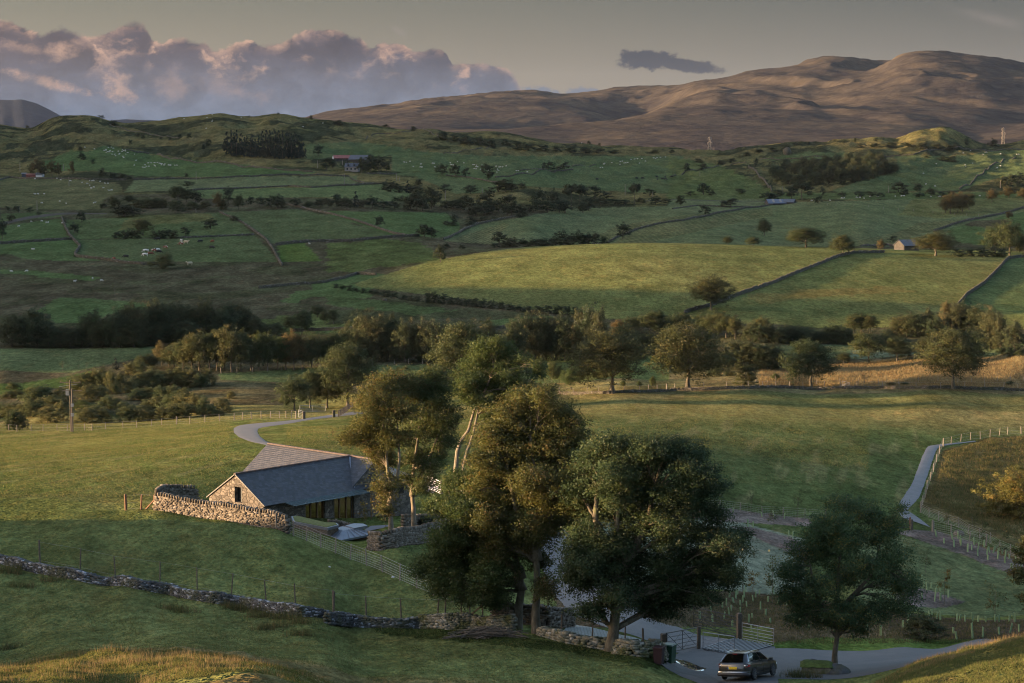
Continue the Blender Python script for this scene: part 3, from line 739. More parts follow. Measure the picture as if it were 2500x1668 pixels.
HZ += (rd - 0.6) * 34 * hgt * (1 - 0.35 * sstep(HZ, 120, 200)) + fbm(HX / 110, HY / 170, 4, 93) * 3.6 * (0.3 + hgt)
HZ += fbm(HX / 28, HY / 50, 3, 94) * 0.8
HZ -= 60 * sstep(3250 - HY, 0, 400)
hv = np.stack([HX, HY, HZ + CZ], -1).reshape(-1, 3)
r_, c_ = HY.shape
ii = (np.arange(r_ - 1)[:, None] * c_ + np.arange(c_ - 1)[None]).ravel()
hf = np.stack([ii, ii + 1, ii + c_ + 1, ii + c_], -1)
def hill_material(name, base, dark, pale):
    m, t, out = newmat(name)
    ge = t.n('ShaderNodeNewGeometry'); pos = ge.outputs['Position']
    nA = t.noise(pos, 0.012, 6, 0.62, 0.5); nB = t.noise(pos, 0.004, 4, 0.6); nC = t.noise(pos, 0.06, 3, 0.7)
    c = t.mix(t.mr(nA, 0.42, 0.62, 0, 1), base, dark)
    c = t.mix(t.mr(nB, 0.50, 0.66, 0, 0.8), c, pale)
    c = t.vmath('SCALE', c, scale=t.mr(nC, 0.25, 0.75, 0.7, 1.3))
    b = t.n('ShaderNodeBump'); t.put(b.inputs['Strength'], 0.5); t.put(b.inputs['Distance'], 8.0)
    t.link(t.math('ADD', nA, t.math('MULTIPLY', nC, 0.25)), b.inputs['Height'])
    t.link(grass_normal(t, pos, 2.0, 0.12), b.inputs['Normal'])
    d = t.n('ShaderNodeBsdfDiffuse'); t.put(d.inputs['Color'], c); t.link(b.outputs[0], d.inputs['Normal'])
    t.link(d.outputs[0], out.inputs['Surface'])
    return m
hm = hill_material('heath', (0.050, 0.043, 0.038), (0.032, 0.029, 0.030), (0.072, 0.058, 0.044))
hills = obj('hills', mesh_np('hills', hv, hf, [hm], True)); tag(hills, kind='structure')
# far mountain on the left
mp = [(-400,262),(-200,252),(-60,246),(0,243.5),(25,244.5),(54,242.5),(91,253),(127,271),(156,287),(200,300),(260,300),(284,293),(310,291),(340,293),(384,294),(450,305),(700,310)]
mv = []; mf = []
xs = np.linspace(-400, 700, 220); D0 = 13000.0
prof_ = np.interp(xs, [p[0] for p in mp], [p[1] for p in mp]) + 0.7 * fbm(xs / 12, xs * 0, 3, 4)
for k in range(30):
    u = k / 29.0
    for i_, x in enumerate(xs):
        Yk = D0 - 5000 * (1 - u) if u < 0.8 else D0 - 5000 * 0.2 + (u - 0.8) * 12000
        top = P3(x, prof_[i_], D0 - 1000)
        base = -80 + CZ
        h = math.sin(min(u / 0.8, 1) * math.pi / 2) ** 1.3 if u < 0.8 else 1 - (u - 0.8) * 3.5
        a_ = top.x / top.y
        zz = base + (top.z - base) * h * (Yk / (D0 - 1000) if u < 0.8 else 1)
        zz += (1 - abs(2 * h - 1)) * 6 * float(fbm(np.array(x / 40.0), np.array(u * 1.5), 3, 6))
        mv.append((a_ * Yk, Yk, zz))
nx_ = len(xs)
for k in range(29):
    for i_ in range(nx_ - 1):
        a0 = k * nx_ + i_; mf.append((a0, a0 + 1, a0 + nx_ + 1, a0 + nx_))
mo = obj('hills', mesh_np('hills', mv, np.array(mf), [hill_material('hazy_heath', (0.030, 0.034, 0.044), (0.027, 0.031, 0.041), (0.034, 0.037, 0.046))], True)); tag(mo, kind='structure')  # blue of distant haze put into the mountain's colour
# ============================================================ vegetation
def leaf_material(name, c1, c2, c3=None, trans=0.35):
    m, t, out = newmat(name)
    at = t.n('ShaderNodeAttribute'); at.attribute_name = 'Col'
    oi = t.n('ShaderNodeObjectInfo'); r = oi.outputs['Random']
    c = t.mix(t.xyz(at.outputs['Vector'])[0], c1, c2)
    if c3 is not None: c = t.mix(t.mr(t.xyz(at.outputs['Vector'])[1], 0.80, 0.98), c, c3)
    c = t.vmath('SCALE', c, scale=t.mr(t.xyz(at.outputs['Vector'])[2], 0, 1, 0.7, 1.3))
    c = t.vmath('MULTIPLY', c, t.comb(t.mr(r, 0, 1, 0.82, 1.22), t.mr(r, 0, 1, 0.95, 1.05), 1.0))
    nv = t.n('ShaderNodeAttribute'); nv.attribute_name = 'Bough'
    vt = t.n('ShaderNodeVectorTransform'); vt.vector_type = 'NORMAL'; vt.convert_from = 'OBJECT'; vt.convert_to = 'WORLD'; t.link(nv.outputs['Vector'], vt.inputs[0])
    ge = t.n('ShaderNodeNewGeometry')
    nn_ = t.vmath('NORMALIZE', t.vmath('ADD', t.vmath('SCALE', ge.outputs['Normal'], scale=0.75), t.vmath('NORMALIZE', vt.outputs[0])))
    d = t.n('ShaderNodeBsdfDiffuse'); t.put(d.inputs['Color'], c); t.link(nn_, d.inputs['Normal'])
    tr = t.n('ShaderNodeBsdfTranslucent'); t.put(tr.inputs['Color'], t.vmath('MULTIPLY', c, (1.2, 1.12, 0.75)))
    g = t.n('ShaderNodeBsdfGlossy'); t.put(g.inputs['Roughness'], 0.55); t.put(g.inputs['Color'], (0.9, 0.9, 0.9))
    mx = t.n('ShaderNodeMixShader'); t.put(mx.inputs[0], trans); t.link(d.outputs[0], mx.inputs[1]); t.link(tr.outputs[0], mx.inputs[2])
    m2 = t.n('ShaderNodeMixShader'); t.put(m2.inputs[0], 0.015); t.link(mx.outputs[0], m2.inputs[1]); t.link(g.outputs[0], m2.inputs[2])
    t.link(m2.outputs[0], out.inputs['Surface'])
    return m
def bark_material(name, c1, c2, scale=2.0):
    m, t, out = newmat(name)
    tc = t.n('ShaderNodeTexCoord'); p = t.vmath('MULTIPLY', tc.outputs['Object'], (1, 1, 0.35))
    a = t.noise(p, scale * 2.2, 5, 0.65); b = t.noise(tc.outputs['Object'], scale * 0.7, 3, 0.6)
    c = t.mix(t.mr(a, 0.4, 0.62), c1, c2); c = t.mix(t.mr(b, 0.55, 0.7), c, (0.10, 0.105, 0.05))
    pbr(t, out, c, 0.95, bump(t, a, 0.7, 0.06), 0, 0.1)
    return m
L_SYC = leaf_material('leaf_autumn', (0.038, 0.054, 0.019), (0.066, 0.076, 0.025), (0.080, 0.066, 0.026))
L_GRN = leaf_material('leaf_green', (0.036, 0.054, 0.019), (0.066, 0.083, 0.026), (0.085, 0.085, 0.028))
L_DRK = leaf_material('leaf_dark', (0.026, 0.043, 0.020), (0.047, 0.064, 0.026), (0.066, 0.068, 0.026), 0.3)
L_ASH = leaf_material('leaf_ash', (0.038, 0.062, 0.027), (0.068, 0.098, 0.038), (0.15, 0.12, 0.03), 0.38)
L_WOOD = leaf_material('leaf_wood', (0.030, 0.042, 0.021), (0.050, 0.060, 0.027), (0.066, 0.060, 0.028), 0.25)
L_MID = leaf_material('leaf_mid', (0.032, 0.044, 0.019), (0.053, 0.063, 0.025), (0.070, 0.066, 0.026), 0.25)
L_FAR = leaf_material('leaf_far', (0.024, 0.036, 0.020), (0.038, 0.050, 0.026), (0.050, 0.052, 0.028), 0.2)
L_WIL = leaf_material('leaf_willow', (0.054, 0.068, 0.030), (0.082, 0.092, 0.039), (0.095, 0.09, 0.038), 0.25)
L_GLD = leaf_material('leaf_gold', (0.080, 0.080, 0.022), (0.115, 0.100, 0.028), (0.14, 0.09, 0.025), 0.3)
L_ORA = leaf_material('leaf_russet', (0.070, 0.060, 0.026), (0.098, 0.078, 0.031), (0.075, 0.07, 0.03), 0.25)
L_CON = leaf_material('needles', (0.016, 0.025, 0.020), (0.025, 0.035, 0.026), None, 0.1)
BARK = bark_material('bark', (0.065, 0.056, 0.042), (0.125, 0.11, 0.085))
BARKD = bark_material('bark_dark', (0.05, 0.042, 0.033), (0.10, 0.085, 0.065))
BARKP = bark_material('bark_pale', (0.10, 0.085, 0.065), (0.19, 0.16, 0.125))
def leaf_quads(rng, cen, size, up=0.45):
    """rhombic leaf faces at the given centres"""
    n = len(cen)
    nrm = rng.normal(size=(n, 3)); nrm[:, 2] = np.abs(nrm[:, 2]) + up
    nrm /= np.linalg.norm(nrm, axis=1)[:, None]
    a = rng.normal(size=(n, 3)); u = np.cross(nrm, a); u /= np.linalg.norm(u, axis=1)[:, None]; v = np.cross(nrm, u)
    s = (size * rng.uniform(0.6, 1.35, n))[:, None]
    k = rng.uniform(0.55, 0.9, n)[:, None]
    V = np.stack([cen - u * s * .5, cen + v * s * .5 * k, cen + u * s * .5, cen - v * s * .5 * k], 1)
    return V.reshape(-1, 3)
def crown_mesh(name, rng, lobes, nleaf, size, mat, csize=0.9, shell=0.55, floor=None, droop=0.0):
    """lobes: (x, y, z, rx, ry, rz). returns mesh and cluster centres"""
    vol = np.array([l[3] * l[4] + l[4] * l[5] + l[3] * l[5] for l in lobes]); vol = vol / vol.sum()
    ncl = max(8, int(nleaf / 55)); cc = []; cl = []
    for li, (l, w_) in enumerate(zip(lobes, vol)):
        m = max(2, int(round(ncl * w_)))
        d = rng.normal(size=(m, 3)); d /= np.linalg.norm(d, axis=1)[:, None]
        r = rng.uniform(0, 1, m) ** (1 - shell) ; r = 0.25 + 0.75 * r
        # knobbly outline
        kn = 1 + 0.30 * np.sin(d[:, 0] * 5 + li * 2.1) * np.sin(d[:, 1] * 4.3 + li) + 0.22 * rng.normal(size=m)
        p = np.array(l[:3]) + d * r[:, None] * kn[:, None] * np.array(l[3:6])
        cc.append(p); cl.append(np.full(m, li))
    cc = np.concatenate(cc); cl = np.concatenate(cl)
    if floor is not None: cc[:, 2] = np.maximum(cc[:, 2], floor + rng.uniform(0, 0.5, len(cc)))
    per = max(6, nleaf // len(cc)); k = len(cc)
    rad = csize * rng.uniform(0.6, 1.3, k)
    off = rng.normal(size=(k, per, 3)) * np.array([0.55, 0.55, 0.34]) * rad[:, None, None]
    off[..., 2] -= droop * (off[..., 0] ** 2 + off[..., 1] ** 2)
    cen = (cc[:, None] + off).reshape(-1, 3)
    V = leaf_quads(rng, cen, size)
    Fq = np.arange(len(V), dtype=np.int32).reshape(-1, 4)
    me = mesh_np(name, V, Fq, [mat])
    tone = np.clip(0.5 + 0.28 * rng.normal(size=k), 0, 1)
    rare = rng.uniform(0, 1, k); br = rng.uniform(0, 1, k)
    c = np.stack([np.repeat(tone, per), np.clip(np.repeat(rare, per) + 0.12 * rng.normal(size=k * per), 0, 1), np.clip(np.repeat(br, per) * 0.6 + 0.4 * rng.uniform(0, 1, k * per), 0, 1)], -1)
    color_attr(me, np.repeat(c, 4, axis=0))
    lc = np.array([l[:3] for l in lobes])[cl]; lr = np.array([l[3:6] for l in lobes])[cl]
    allc = lc.mean(0)
    nb = (cen.reshape(k, per, 3) - lc[:, None]) / lr[:, None] + 0.5 * (cen.reshape(k, per, 3) - cc[:, None]) / rad[:, None, None] + 0.35 * ((cc - allc) / (np.abs(cc - allc).max(0) + .1))[:, None] + np.array([0, 0, .25])
    nb = nb.reshape(-1, 3); nb /= (np.linalg.norm(nb, axis=1)[:, None] + 1e-6)
    at = me.attributes.new('Bough', 'FLOAT_VECTOR', 'POINT'); at.data.foreach_set('vector', np.repeat(nb, 4, axis=0).astype(np.float32).ravel())
    return me, cc, cl
def limb_path(rng, p, q, n=4, wob=0.08, sag=0.0):
    p, q = np.array(p, float), np.array(q, float); L = np.linalg.norm(q - p); out = []
    for i in range(n + 1):
        u_ = i / n; b = p + (q - p) * u_
        b = b + rng.normal(size=3) * wob * L * math.sin(u_ * math.pi) * 0.6
        b[2] += math.sin(u_ * math.pi) * 0.10 * L - sag * u_ * u_
        out.append(b)
    return out
def trunk_mesh(name, rng, trunks, lobes, cc, cl, mat, rad, twigs=120, sides=7):
    """trunks: list of point lists (each a stem); limbs run to the lobes, twigs to the leaf clusters"""
    mb = MB()
    stems = []
    for st in trunks:
        n = len(st); rr = [rad * (1.2 if i == 0 else 1.0) * (1 - 0.72 * i / max(1, n - 1)) for i in range(n)]
        pts = [st[0] - np.array([0, 0, 0.4])] + [np.array(s_) for s_ in st]; rr = [rr[0] * 1.25] + rr
        mb.tube(pts, rr, sides); stems.append((np.array(st), rr[1:]))
    limbs = []
    for li, l in enumerate(lobes):
        c = np.array(l[:3]); best = None
        for st, rr in stems:
            for i in range(len(st)):
                if i == 0: continue
                dz_ = c[2] - st[i][2]; dd = np.linalg.norm(c - st[i]) + (6 if dz_ < -0.3 else 0) + (0.0 if i < len(st) - 1 else 0.6)
                if best is None or dd < best[0]: best = (dd, st[i], rr[i])
        path = limb_path(rng, best[1], c, 4, 0.10)
        r0 = max(0.035, best[2] * 0.62)
        mb.tube(path, [r0 * (1 - 0.75 * i / 4) for i in range(5)], 5); limbs.append((path, r0))
    if twigs and len(cc):
        for k in rng.choice(len(cc), min(twigs, len(cc)), replace=False):
            path, r0 = limbs[cl[k]]
            b = path[rng.integers(1, 5)]
            pth = limb_path(rng, b, cc[k], 2, 0.12)
            mb.tube(pth, [r0 * 0.34, r0 * 0.2, 0.012], 3, cap=False)
    return mesh_np(name, mb.v, mb.f, [mat], True)
def auto_lobes(rng, w, h, z0, n=7, depth=None, spread=1.0, flat=0.8):
    """lobes filling a crown w wide and from z0 to h, rounded"""
    out = []; dp = depth or w
    for i in range(n):
        u_ = (i + 0.5) / n; an = i * 2.4 + rng.uniform(-.4, .4)
        zz = z0 + (h - z0) * (0.22 + 0.62 * u_)
        rr = math.sin(math.pi * min(0.92, 0.22 + 0.75 * u_)) * 0.32 * spread
        k = rng.uniform(0.85, 1.15)
        out.append((math.cos(an) * w * rr, math.sin(an) * dp * rr, zz, w * 0.27 * k, dp * 0.27 * k, (h - z0) * 0.26 * flat * k))
    out.append((0, 0, h - (h - z0) * 0.25, w * 0.24, dp * 0.24, (h - z0) * 0.25))
    return out
PROTO = {}
def proto_tree(kind, i):
    """unit prototypes, 10 m tall and 10 m wide, scaled when placed"""
    key = (kind, i)
    if key in PROTO: return PROTO[key]
    import zlib
    rng = np.random.default_rng(zlib.crc32(f'{kind}{i}'.encode()))
    bark = BARKD
    def fin(lobes, trunks, nleaf, size, mat, cs, rad, tw, **k):
        cm, cc, cl = crown_mesh(kind + '_crown', rng, lobes, nleaf, size, mat, cs, **k)
        tm = trunk_mesh(kind + '_trunk', rng, trunks, lobes, cc, cl, bark, rad, tw)
        return tm, cm
    V3 = lambda *a: np.array(a, float)
    if kind in ('broad', 'green', 'darkwood', 'russet'):
        mat = {'broad': L_MID, 'green': L_GRN, 'darkwood': L_FAR, 'russet': L_ORA}[kind]
        lob = auto_lobes(rng, 9.6, 10, 1.2, 10)
        r = fin(lob, [[V3(0, 0, 0), V3(.1, 0, 1.4), V3(0, .1, 3), V3(.1, 0, 5.5)]], 11000, 0.29, mat, 0.9, 0.28, 60)
    elif kind == 'solo':
        lob = auto_lobes(rng, 9.8, 10, 1.3, 14)
        bark = BARK
        r = fin(lob, [[V3(0, 0, 0), V3(.1, 0, 1.2), V3(-.1, .1, 2.6), V3(.2, 0, 5)]], 26000, 0.21, L_MID, 0.75, 0.30, 110)
    elif kind == 'wood':                                      # crown down to the ground, for belts
        lob = auto_lobes(rng, 9.8, 10, -0.8, 12, flat=1.0)
        r = fin(lob, [[V3(0, 0, 0), V3(0, 0, 2), V3(0, 0, 5)]], 12000, 0.31, L_WOOD, 0.95, 0.3, 0)
    elif kind == 'bush':
        lob = auto_lobes(rng, 9.4, 9.8, -1.0, 8, flat=1.0)
        r = fin(lob, [[V3(.4, 0, 0), V3(.8, 0, 1.5), V3(1.2, 0, 3.5)], [V3(-.4, 0, 0), V3(-.9, .3, 2), V3(-1.4, 0, 4)]], 9000, 0.34, L_WIL, 0.9, 0.16, 8, floor=0.1)
    elif kind == 'greenbush':
        lob = auto_lobes(rng, 9.4, 9.8, -1.0, 8, flat=1.0)
        r = fin(lob, [[V3(.4, 0, 0), V3(.8, 0, 1.5), V3(1.2, 0, 3.5)], [V3(-.4, 0, 0), V3(-.9, .3, 2), V3(-1.4, 0, 4)]], 7000, 0.38, L_MID, 0.95, 0.16, 8, floor=0.1)
    elif kind == 'far':
        lob = auto_lobes(rng, 9.6, 10, 0.8, 8)
        r = fin(lob, [[V3(0, 0, 0), V3(.1, 0, 1.5), V3(0, .1, 3.5), V3(.1, 0, 5.5)]], 3200, 0.52, L_FAR, 1.0, 0.3, 0)
    elif kind == 'farbush':
        lob = auto_lobes(rng, 9.4, 9.8, -1.5, 6, flat=1.0)
        r = fin(lob, [[V3(.3, 0, 0), V3(.6, 0, 2), V3(1, 0, 4)]], 3000, 0.54, L_FAR, 1.0, 0.2, 0, floor=0.1)
    elif kind == 'farrusset':
        lob = auto_lobes(rng, 9.6, 10, 1.5, 7)
        r = fin(lob, [[V3(0, 0, 0), V3(.1, 0, 1.5), V3(0, .1, 3.5), V3(.1, 0, 5.5)]], 2200, 0.62, L_ORA, 1.0, 0.3, 0)
    elif kind == 'pine':                                      # flat-topped, bare stem
        lob = [(rng.uniform(-3, 3), rng.uniform(-3, 3), rng.uniform(6.4, 8.8), 2.4, 2.4, 0.9) for _ in range(7)] + [(0, 0, 9, 2.5, 2.5, 1.0)]
        r = fin(lob, [[V3(0, 0, 0), V3(.3, 0, 3), V3(0, 0, 6), V3(.2, 0, 8)]], 2600, 0.55, L_FAR, 0.9, 0.26, 20)
    elif kind == 'spruce':
        lob = []
        for k in range(9):
            u_ = k / 8; rr = 4.6 * (1 - u_) ** 0.8 + 0.5
            lob.append((0, 0, 1.0 + 8.6 * u_, rr, rr, 0.75))
        r = fin(lob, [[V3(0, 0, 0), V3(0, 0, 4), V3(0, 0, 9.6)]], 2600, 0.6, L_CON, 0.7, 0.25, 0)
    elif kind == 'sapling':
        lob = [(rng.uniform(-1.5, 1.5), rng.uniform(-1.5, 1.5), z_, 2.2, 2.2, 1.5) for z_ in (4, 5.5, 7, 8.5)]
        bark = BARK
        r = fin(lob, [[V3(0, 0, 0), V3(.1, 0, 3), V3(-.1, 0, 6), V3(.1, 0, 9.5)]], 260, 0.62, L_SYC, 1.3, 0.14, 30)
    elif kind == 'yellowsapling':
        lob = [(rng.uniform(-1.5, 1.5), rng.uniform(-1.5, 1.5), z_, 2.0, 2.0, 1.3) for z_ in (4.5, 6, 7.5, 9)]
        bark = BARK
        r = fin(lob, [[V3(0, 0, 0), V3(.1, 0, 3), V3(-.1, 0, 6), V3(.1, 0, 9.5)]], 320, 0.6, L_GLD, 1.2, 0.14, 30)
    elif kind == 'bare':
        bark = BARK
        lob = auto_lobes(rng, 9, 9.5, 3, 7)
        cm, cc, cl = crown_mesh('bare_twigs', rng, lob, 700, 0.3, L_MID, 1.1)
        r = trunk_mesh('bare_trunk', rng, [[V3(0, 0, 0), V3(.2, 0, 2), V3(0, .1, 4), V3(.1, 0, 6)]], lob, cc, cl, bark, 0.3, 300), cm
    PROTO[key] = r
    return r
ORD = ['first','second','third','fourth','fifth','sixth','seventh','eighth','ninth','tenth','eleventh','twelfth','thirteenth','fourteenth','fifteenth','sixteenth','seventeenth','eighteenth','nineteenth','twentieth',
       'twenty-first','twenty-second','twenty-third','twenty-fourth','twenty-fifth','twenty-sixth','twenty-seventh','twenty-eighth','twenty-ninth','thirtieth','thirty-first','thirty-second','thirty-third','thirty-fourth','thirty-fifth','thirty-sixth','thirty-seventh','thirty-eighth','thirty-ninth','fortieth',
       'forty-first','forty-second','forty-third','forty-fourth','forty-fifth','forty-sixth','forty-seventh','forty-eighth','forty-ninth','fiftieth','fifty-first','fifty-second','fifty-third','fifty-fourth','fifty-fifth','fifty-sixth','fifty-seventh','fifty-eighth','fifty-ninth','sixtieth']
prng = random.Random(5)
OBJNAME = {'bush': 'willow_bush', 'greenbush': 'bush', 'farbush': 'bush', 'spruce': 'spruce_tree', 'pine': 'pine_tree', 'sapling': 'sapling', 'yellowsapling': 'sapling'}
def place_tree(kind, p, h, w, label, group=None, parts=True, lean=0.0):
    tm, cm = proto_tree(kind, prng.randrange(2 if kind in ('spruce', 'sapling', 'yellowsapling', 'bare', 'pine', 'russet') else 4))
    nm = OBJNAME.get(kind, 'tree')
    cat = {'willow_bush': 'bush', 'bush': 'bush', 'sapling': 'sapling'}.get(nm, 'tree')
    e = empty(nm, p, prng.uniform(0, 6.283), label, cat, group)
    wf = w / 9.6
    e.scale = (wf, wf, h / 10.0)
    if lean: e.rotation_euler = (0, lean, 0)
    obj('trunk', tm, e); obj('crown', cm, e)
    return e
def wood(cr, kind, lst, where, what, group, y0=0.0, y1=9e9, dy=0.0):
    """a clump: every tree an object with its own label, counted from the left. lst: (x base, y base, y top, width)"""
    lst = sorted(lst, key=lambda q: q[0]); n = len(lst)
    for k, q in enumerate(lst):
        kd = q[4] if len(q) > 4 else kind
        px, py = cr(q[0], q[1]); hp = (q[1] - q[2]) / cr.k; wp = q[3] / cr.k
        p = hit(px, py, y0, y1); sc_ = p.y / F
        o_ = ORD[k] + ' ' if n > 1 else ''
        tail = ' from the left ' if n > 1 else ' '
        lab = f'{o_}{q[5] if len(q) > 5 else what}{tail}{where}'
        if len(lab.split()) > 16: print('LONG', lab)
        p.y += prng.uniform(0, dy)
        if dy: p.z = float(ground(p.x, p.y))
        p.z -= 0.05
        place_tree(kd, p, max(0.6, hp * sc_), wp * sc_, lab, group if n > 1 else None)
# ---- belts and woods, from the far side to the near
wood(cD, 'spruce', [(x, y, t_, w_) for x, y, t_, w_ in [(1530,470,335,75),(1560,500,325,70),(1595,505,322,75),(1625,480,345,70),(1650,505,370,70),(1665,470,360,60),(1690,510,375,70),(1720,510,385,70),(1745,500,360,70),(1770,510,330,75),(1795,515,322,75),(1820,510,325,70),(1850,518,318,75),(1880,515,325,75),(1905,520,330,70),(1935,515,335,75),(1965,520,345,70),(1990,515,340,75),(2015,515,360,65),(2038,512,375,60),(1700,495,350,60),(1580,470,340,60),(1860,500,335,60),(1950,500,340,60)]],
     'in the dark conifer block under the ridge', 'tall dark spruce', 'conifers in the block under the ridge', 1250, 2300)
wood(cD, 'far', [(2200,592,505,110),(2240,585,520,70),(2145,500,425,70)], 'beside the farm on its left', 'round dark tree', 'trees left of the far farm', 1250, 2300)
wood(cE, 'far', [(230,612,508,90),(290,606,490,90),(345,610,500,90),(395,606,535,80),(260,605,560,70)], 'beside the farmhouse on its right', 'tall dark tree', 'trees right of the far farm', 1250, 2300)
wood(cD, 'farrusset', [(215,640,545,60),(255,642,522,90),(300,640,560,60),(350,642,535,80),(395,640,550,60),(485,642,535,45)], 'in the copper coloured clump by the sheds', 'copper larch', 'copper coloured larches by the sheds', 1250, 2300)
wood(cF, 'wood', [(670,640,560,90),(700,660,590,100),(740,600,520,90),(760,690,620,110),(800,620,540,90),(830,700,620,110),(860,590,505,90),(880,660,570,110),(930,620,510,100),(940,700,610,120),(980,640,540,110),(1010,600,495,100),(1030,690,590,120),(1060,640,530,110),(1090,590,490,100),(1110,690,580,120),(1130,630,520,110),(1160,590,480,100),(1180,680,560,120),(1210,630,510,110),(1240,580,475,110),(1260,665,550,120),(1290,620,490,110),(1320,575,470,110),(1330,650,530,120),(1370,620,490,110),(1375,560,478,90),(1400,630,530,90),(1440,610,545,80),(1480,600,550,60)],
     'in the wood below the rocky knoll', 'dark broadleaf tree', 'trees of the dark wood on the far slope', 1250, 2300)
wood(cD, 'farbush', [(680,245,225,55),(760,290,258,70),(185,305,285,30),(1875,221,207,25),(1680,240,226,25),(2095,252,225,35)], 'on the left skyline', 'small windblown thorn', 'thorns on the left skyline', 1900, 2600)
wood(cF, 'farbush', [(805,425,405,40),(895,422,402,32),(1205,405,376,26),(1345,400,378,32),(1130,415,395,30),(1960,425,385,50),(2140,430,385,80)], 'on the right skyline', 'small thorn tree', 'thorns on the right skyline', 1800, 2600)
wood(cD, 'farbush', [(1275,380,345,40),(930,370,340,30),(965,385,355,35),(1145,395,370,30),(1210,375,350,30),(1085,387,370,40),(1375,452,418,40),(1400,432,385,60),(880,425,390,30),(2280,295,258,80)], 'on the slope below the skyline', 'lone thorn bush', 'thorn bushes on the slope under the ridge', 1250, 2600)
wood(cD, 'farbush', [(550,525,480,70),(540,470,430,42),(628,552,520,35),(690,632,580,60),(760,660,610,80),(820,660,615,70),(1258,642,615,42),(1265,700,668,100),(870,655,630,50)], 'around the sheep pasture', 'dark bush', 'bushes around the sheep pasture', 1200, 2600)
wood(cE, 'far', [(770,630,555,90),(860,640,555,75),(930,642,575,55),(1080,665,548,110),(1455,595,538,32),(1500,603,535,78),(1598,597,535,58),(1555,597,565,40),(615,700,655,60),(790,752,685,80)], 'in the wide pasture beyond the tree belt', 'dark hedgerow tree', 'trees in the wide far pasture', 1150, 2300)
wood(cE, 'farbush', [(350,700,320,90),(780,390,335,90),(850,400,350,90),(930,415,360,110),(1020,425,370,110),(1100,440,385,110),(1200,430,385,100),(1280,455,400,110),(1360,460,415,110),(1450,465,420,110),(1540,470,430,100),(1640,475,435,110),(1740,480,440,110),(1830,480,445,90),(1930,485,455,100),(60,290,262,70),(390,300,285,60),(580,330,300,60),(1760,420,395,30),(1830,420,402,25),(2320,480,455,50),(2200,475,460,60)][1:], 'in the gorse band on the far ridge', 'dark gorse bush', 'gorse on the far ridge', 1500, 2600)
wood(cE, 'far', [(60,840,760,90),(130,862,780,120),(190,845,735,60,'spruce'),(240,850,790,90),(300,850,770,110),(380,860,800,100),(450,855,800,90),(560,862,760,120),(600,862,735,130),(640,872,780,140),(700,862,705,120),(720,840,740,120),(800,860,800,110),(850,852,790,120),(900,862,790,120),(950,882,760,140),(1000,902,830,150),(1050,852,750,110),(1060,895,820,130),(1100,882,790,120),(1150,882,800,120),(1210,896,755,150),(1240,900,820,120),(1300,900,830,110),(1360,880,820,100),(1400,872,790,100),(1430,862,720,110),(1480,882,800,120),(1520,862,720,80),(1560,880,790,120),(1600,882,800,140),(1640,852,685,120,'pine'),(1700,852,690,120,'pine'),(1720,882,810,100),(1760,870,780,110),(1800,790,695,110),(1840,832,780,120),(1880,792,740,80),(1930,832,785,120),(2000,830,790,100),(2065,828,685,90,'pine'),(2110,822,780,80),(2170,770,715,90),(2210,830,770,90),(2280,822,785,80)],
     'in the dark belt across mid valley', 'dark tree', 'trees of the belt across the valley', 1000, 1900)
wood(cE, 'far', [(965,755,695,110),(1090,792,720,90),(1150,742,668,110),(1200,742,655,140),(1240,740,680,90),(1310,727,680,60)], 'behind the dark middle belt', 'low spreading tree', 'trees behind the middle belt', 1000, 2100)
wood(cE, 'farbush', [(390,730,672,80),(430,742,665,110),(480,745,690,100),(540,748,665,50,'spruce'),(580,750,700,90),(620,748,705,60),(455,802,775,60),(500,805,765,60)], 'on the knoll under the farm', 'dark shrub', 'shrubs on the knoll under the farm', 1000, 2100)
wood(cE, 'farbush', [(800,962,935,60),(850,945,890,60),(830,970,940,110),(970,945,905,90),(1050,935,905,80),(960,970,940,80),(1120,930,905,80),(1290,915,880,60),(1330,905,870,50)], 'by the corner of the mown field', 'low dark bush', 'bushes by the mown field', 960, 1600)
wood(cE, 'far', [(345,980,905,78),(650,1045,960,120),(700,1050,985,80),(1155,1090,1010,120),(1990,1060,950,105),(760,1238,1125,95)], 'standing alone below the middle belt', 'lone round tree', 'lone trees below the middle belt', 860, 1400)
wood(cE, 'farbush', [(1130,1118,1085,90),(1200,1125,1080,100),(1250,1130,1065,120),(1320,1130,1075,120),(1400,1132,1080,120),(1450,1140,1085,130),(1520,1135,1075,120),(1580,1130,1030,130),(1640,1125,1050,110),(1700,1125,1035,130),(1750,1120,1050,110),(1800,1120,1045,120),(1860,1118,1068,90),(800,1240,1200,70),(905,1215,1185,60)], 'in the hedge behind the lit hill', 'dark hedge bush', 'hedge bushes behind the lit hill', 950, 1300)
wood(cD, 'far', [(15,1060,930,75),(552,948,870,75),(500,1018,950,80),(1420,992,920,110),(1575,945,900,70),(1250,1037,975,78),(965,1035,920,130,'broad'),(75,942,890,60),(50,870,835,35),(115,880,832,55),(200,880,842,50),(262,900,875,38),(695,850,815,60)], 'among the small walled fields', 'dark field tree', 'trees among the small walled fields', 900, 1700)
wood(cD, 'farbush', [(790,1055,1010,80),(835,1055,1000,80),(880,1055,990,90),(920,1055,1000,80),(1040,1055,1005,80),(1085,1055,1000,90),(1130,1055,992,90),(1175,1055,1000,80)], 'in the thicket under the tall field tree', 'dark thicket bush', 'thicket in the walled field', 900, 1500)
wood(cD, 'bush', [(1110,1257,1155,165),(1015,1245,1205,55)], 'at the foot of the cattle pasture', 'rounded spreading willow', 'willows at the cattle pasture', 850, 1200)
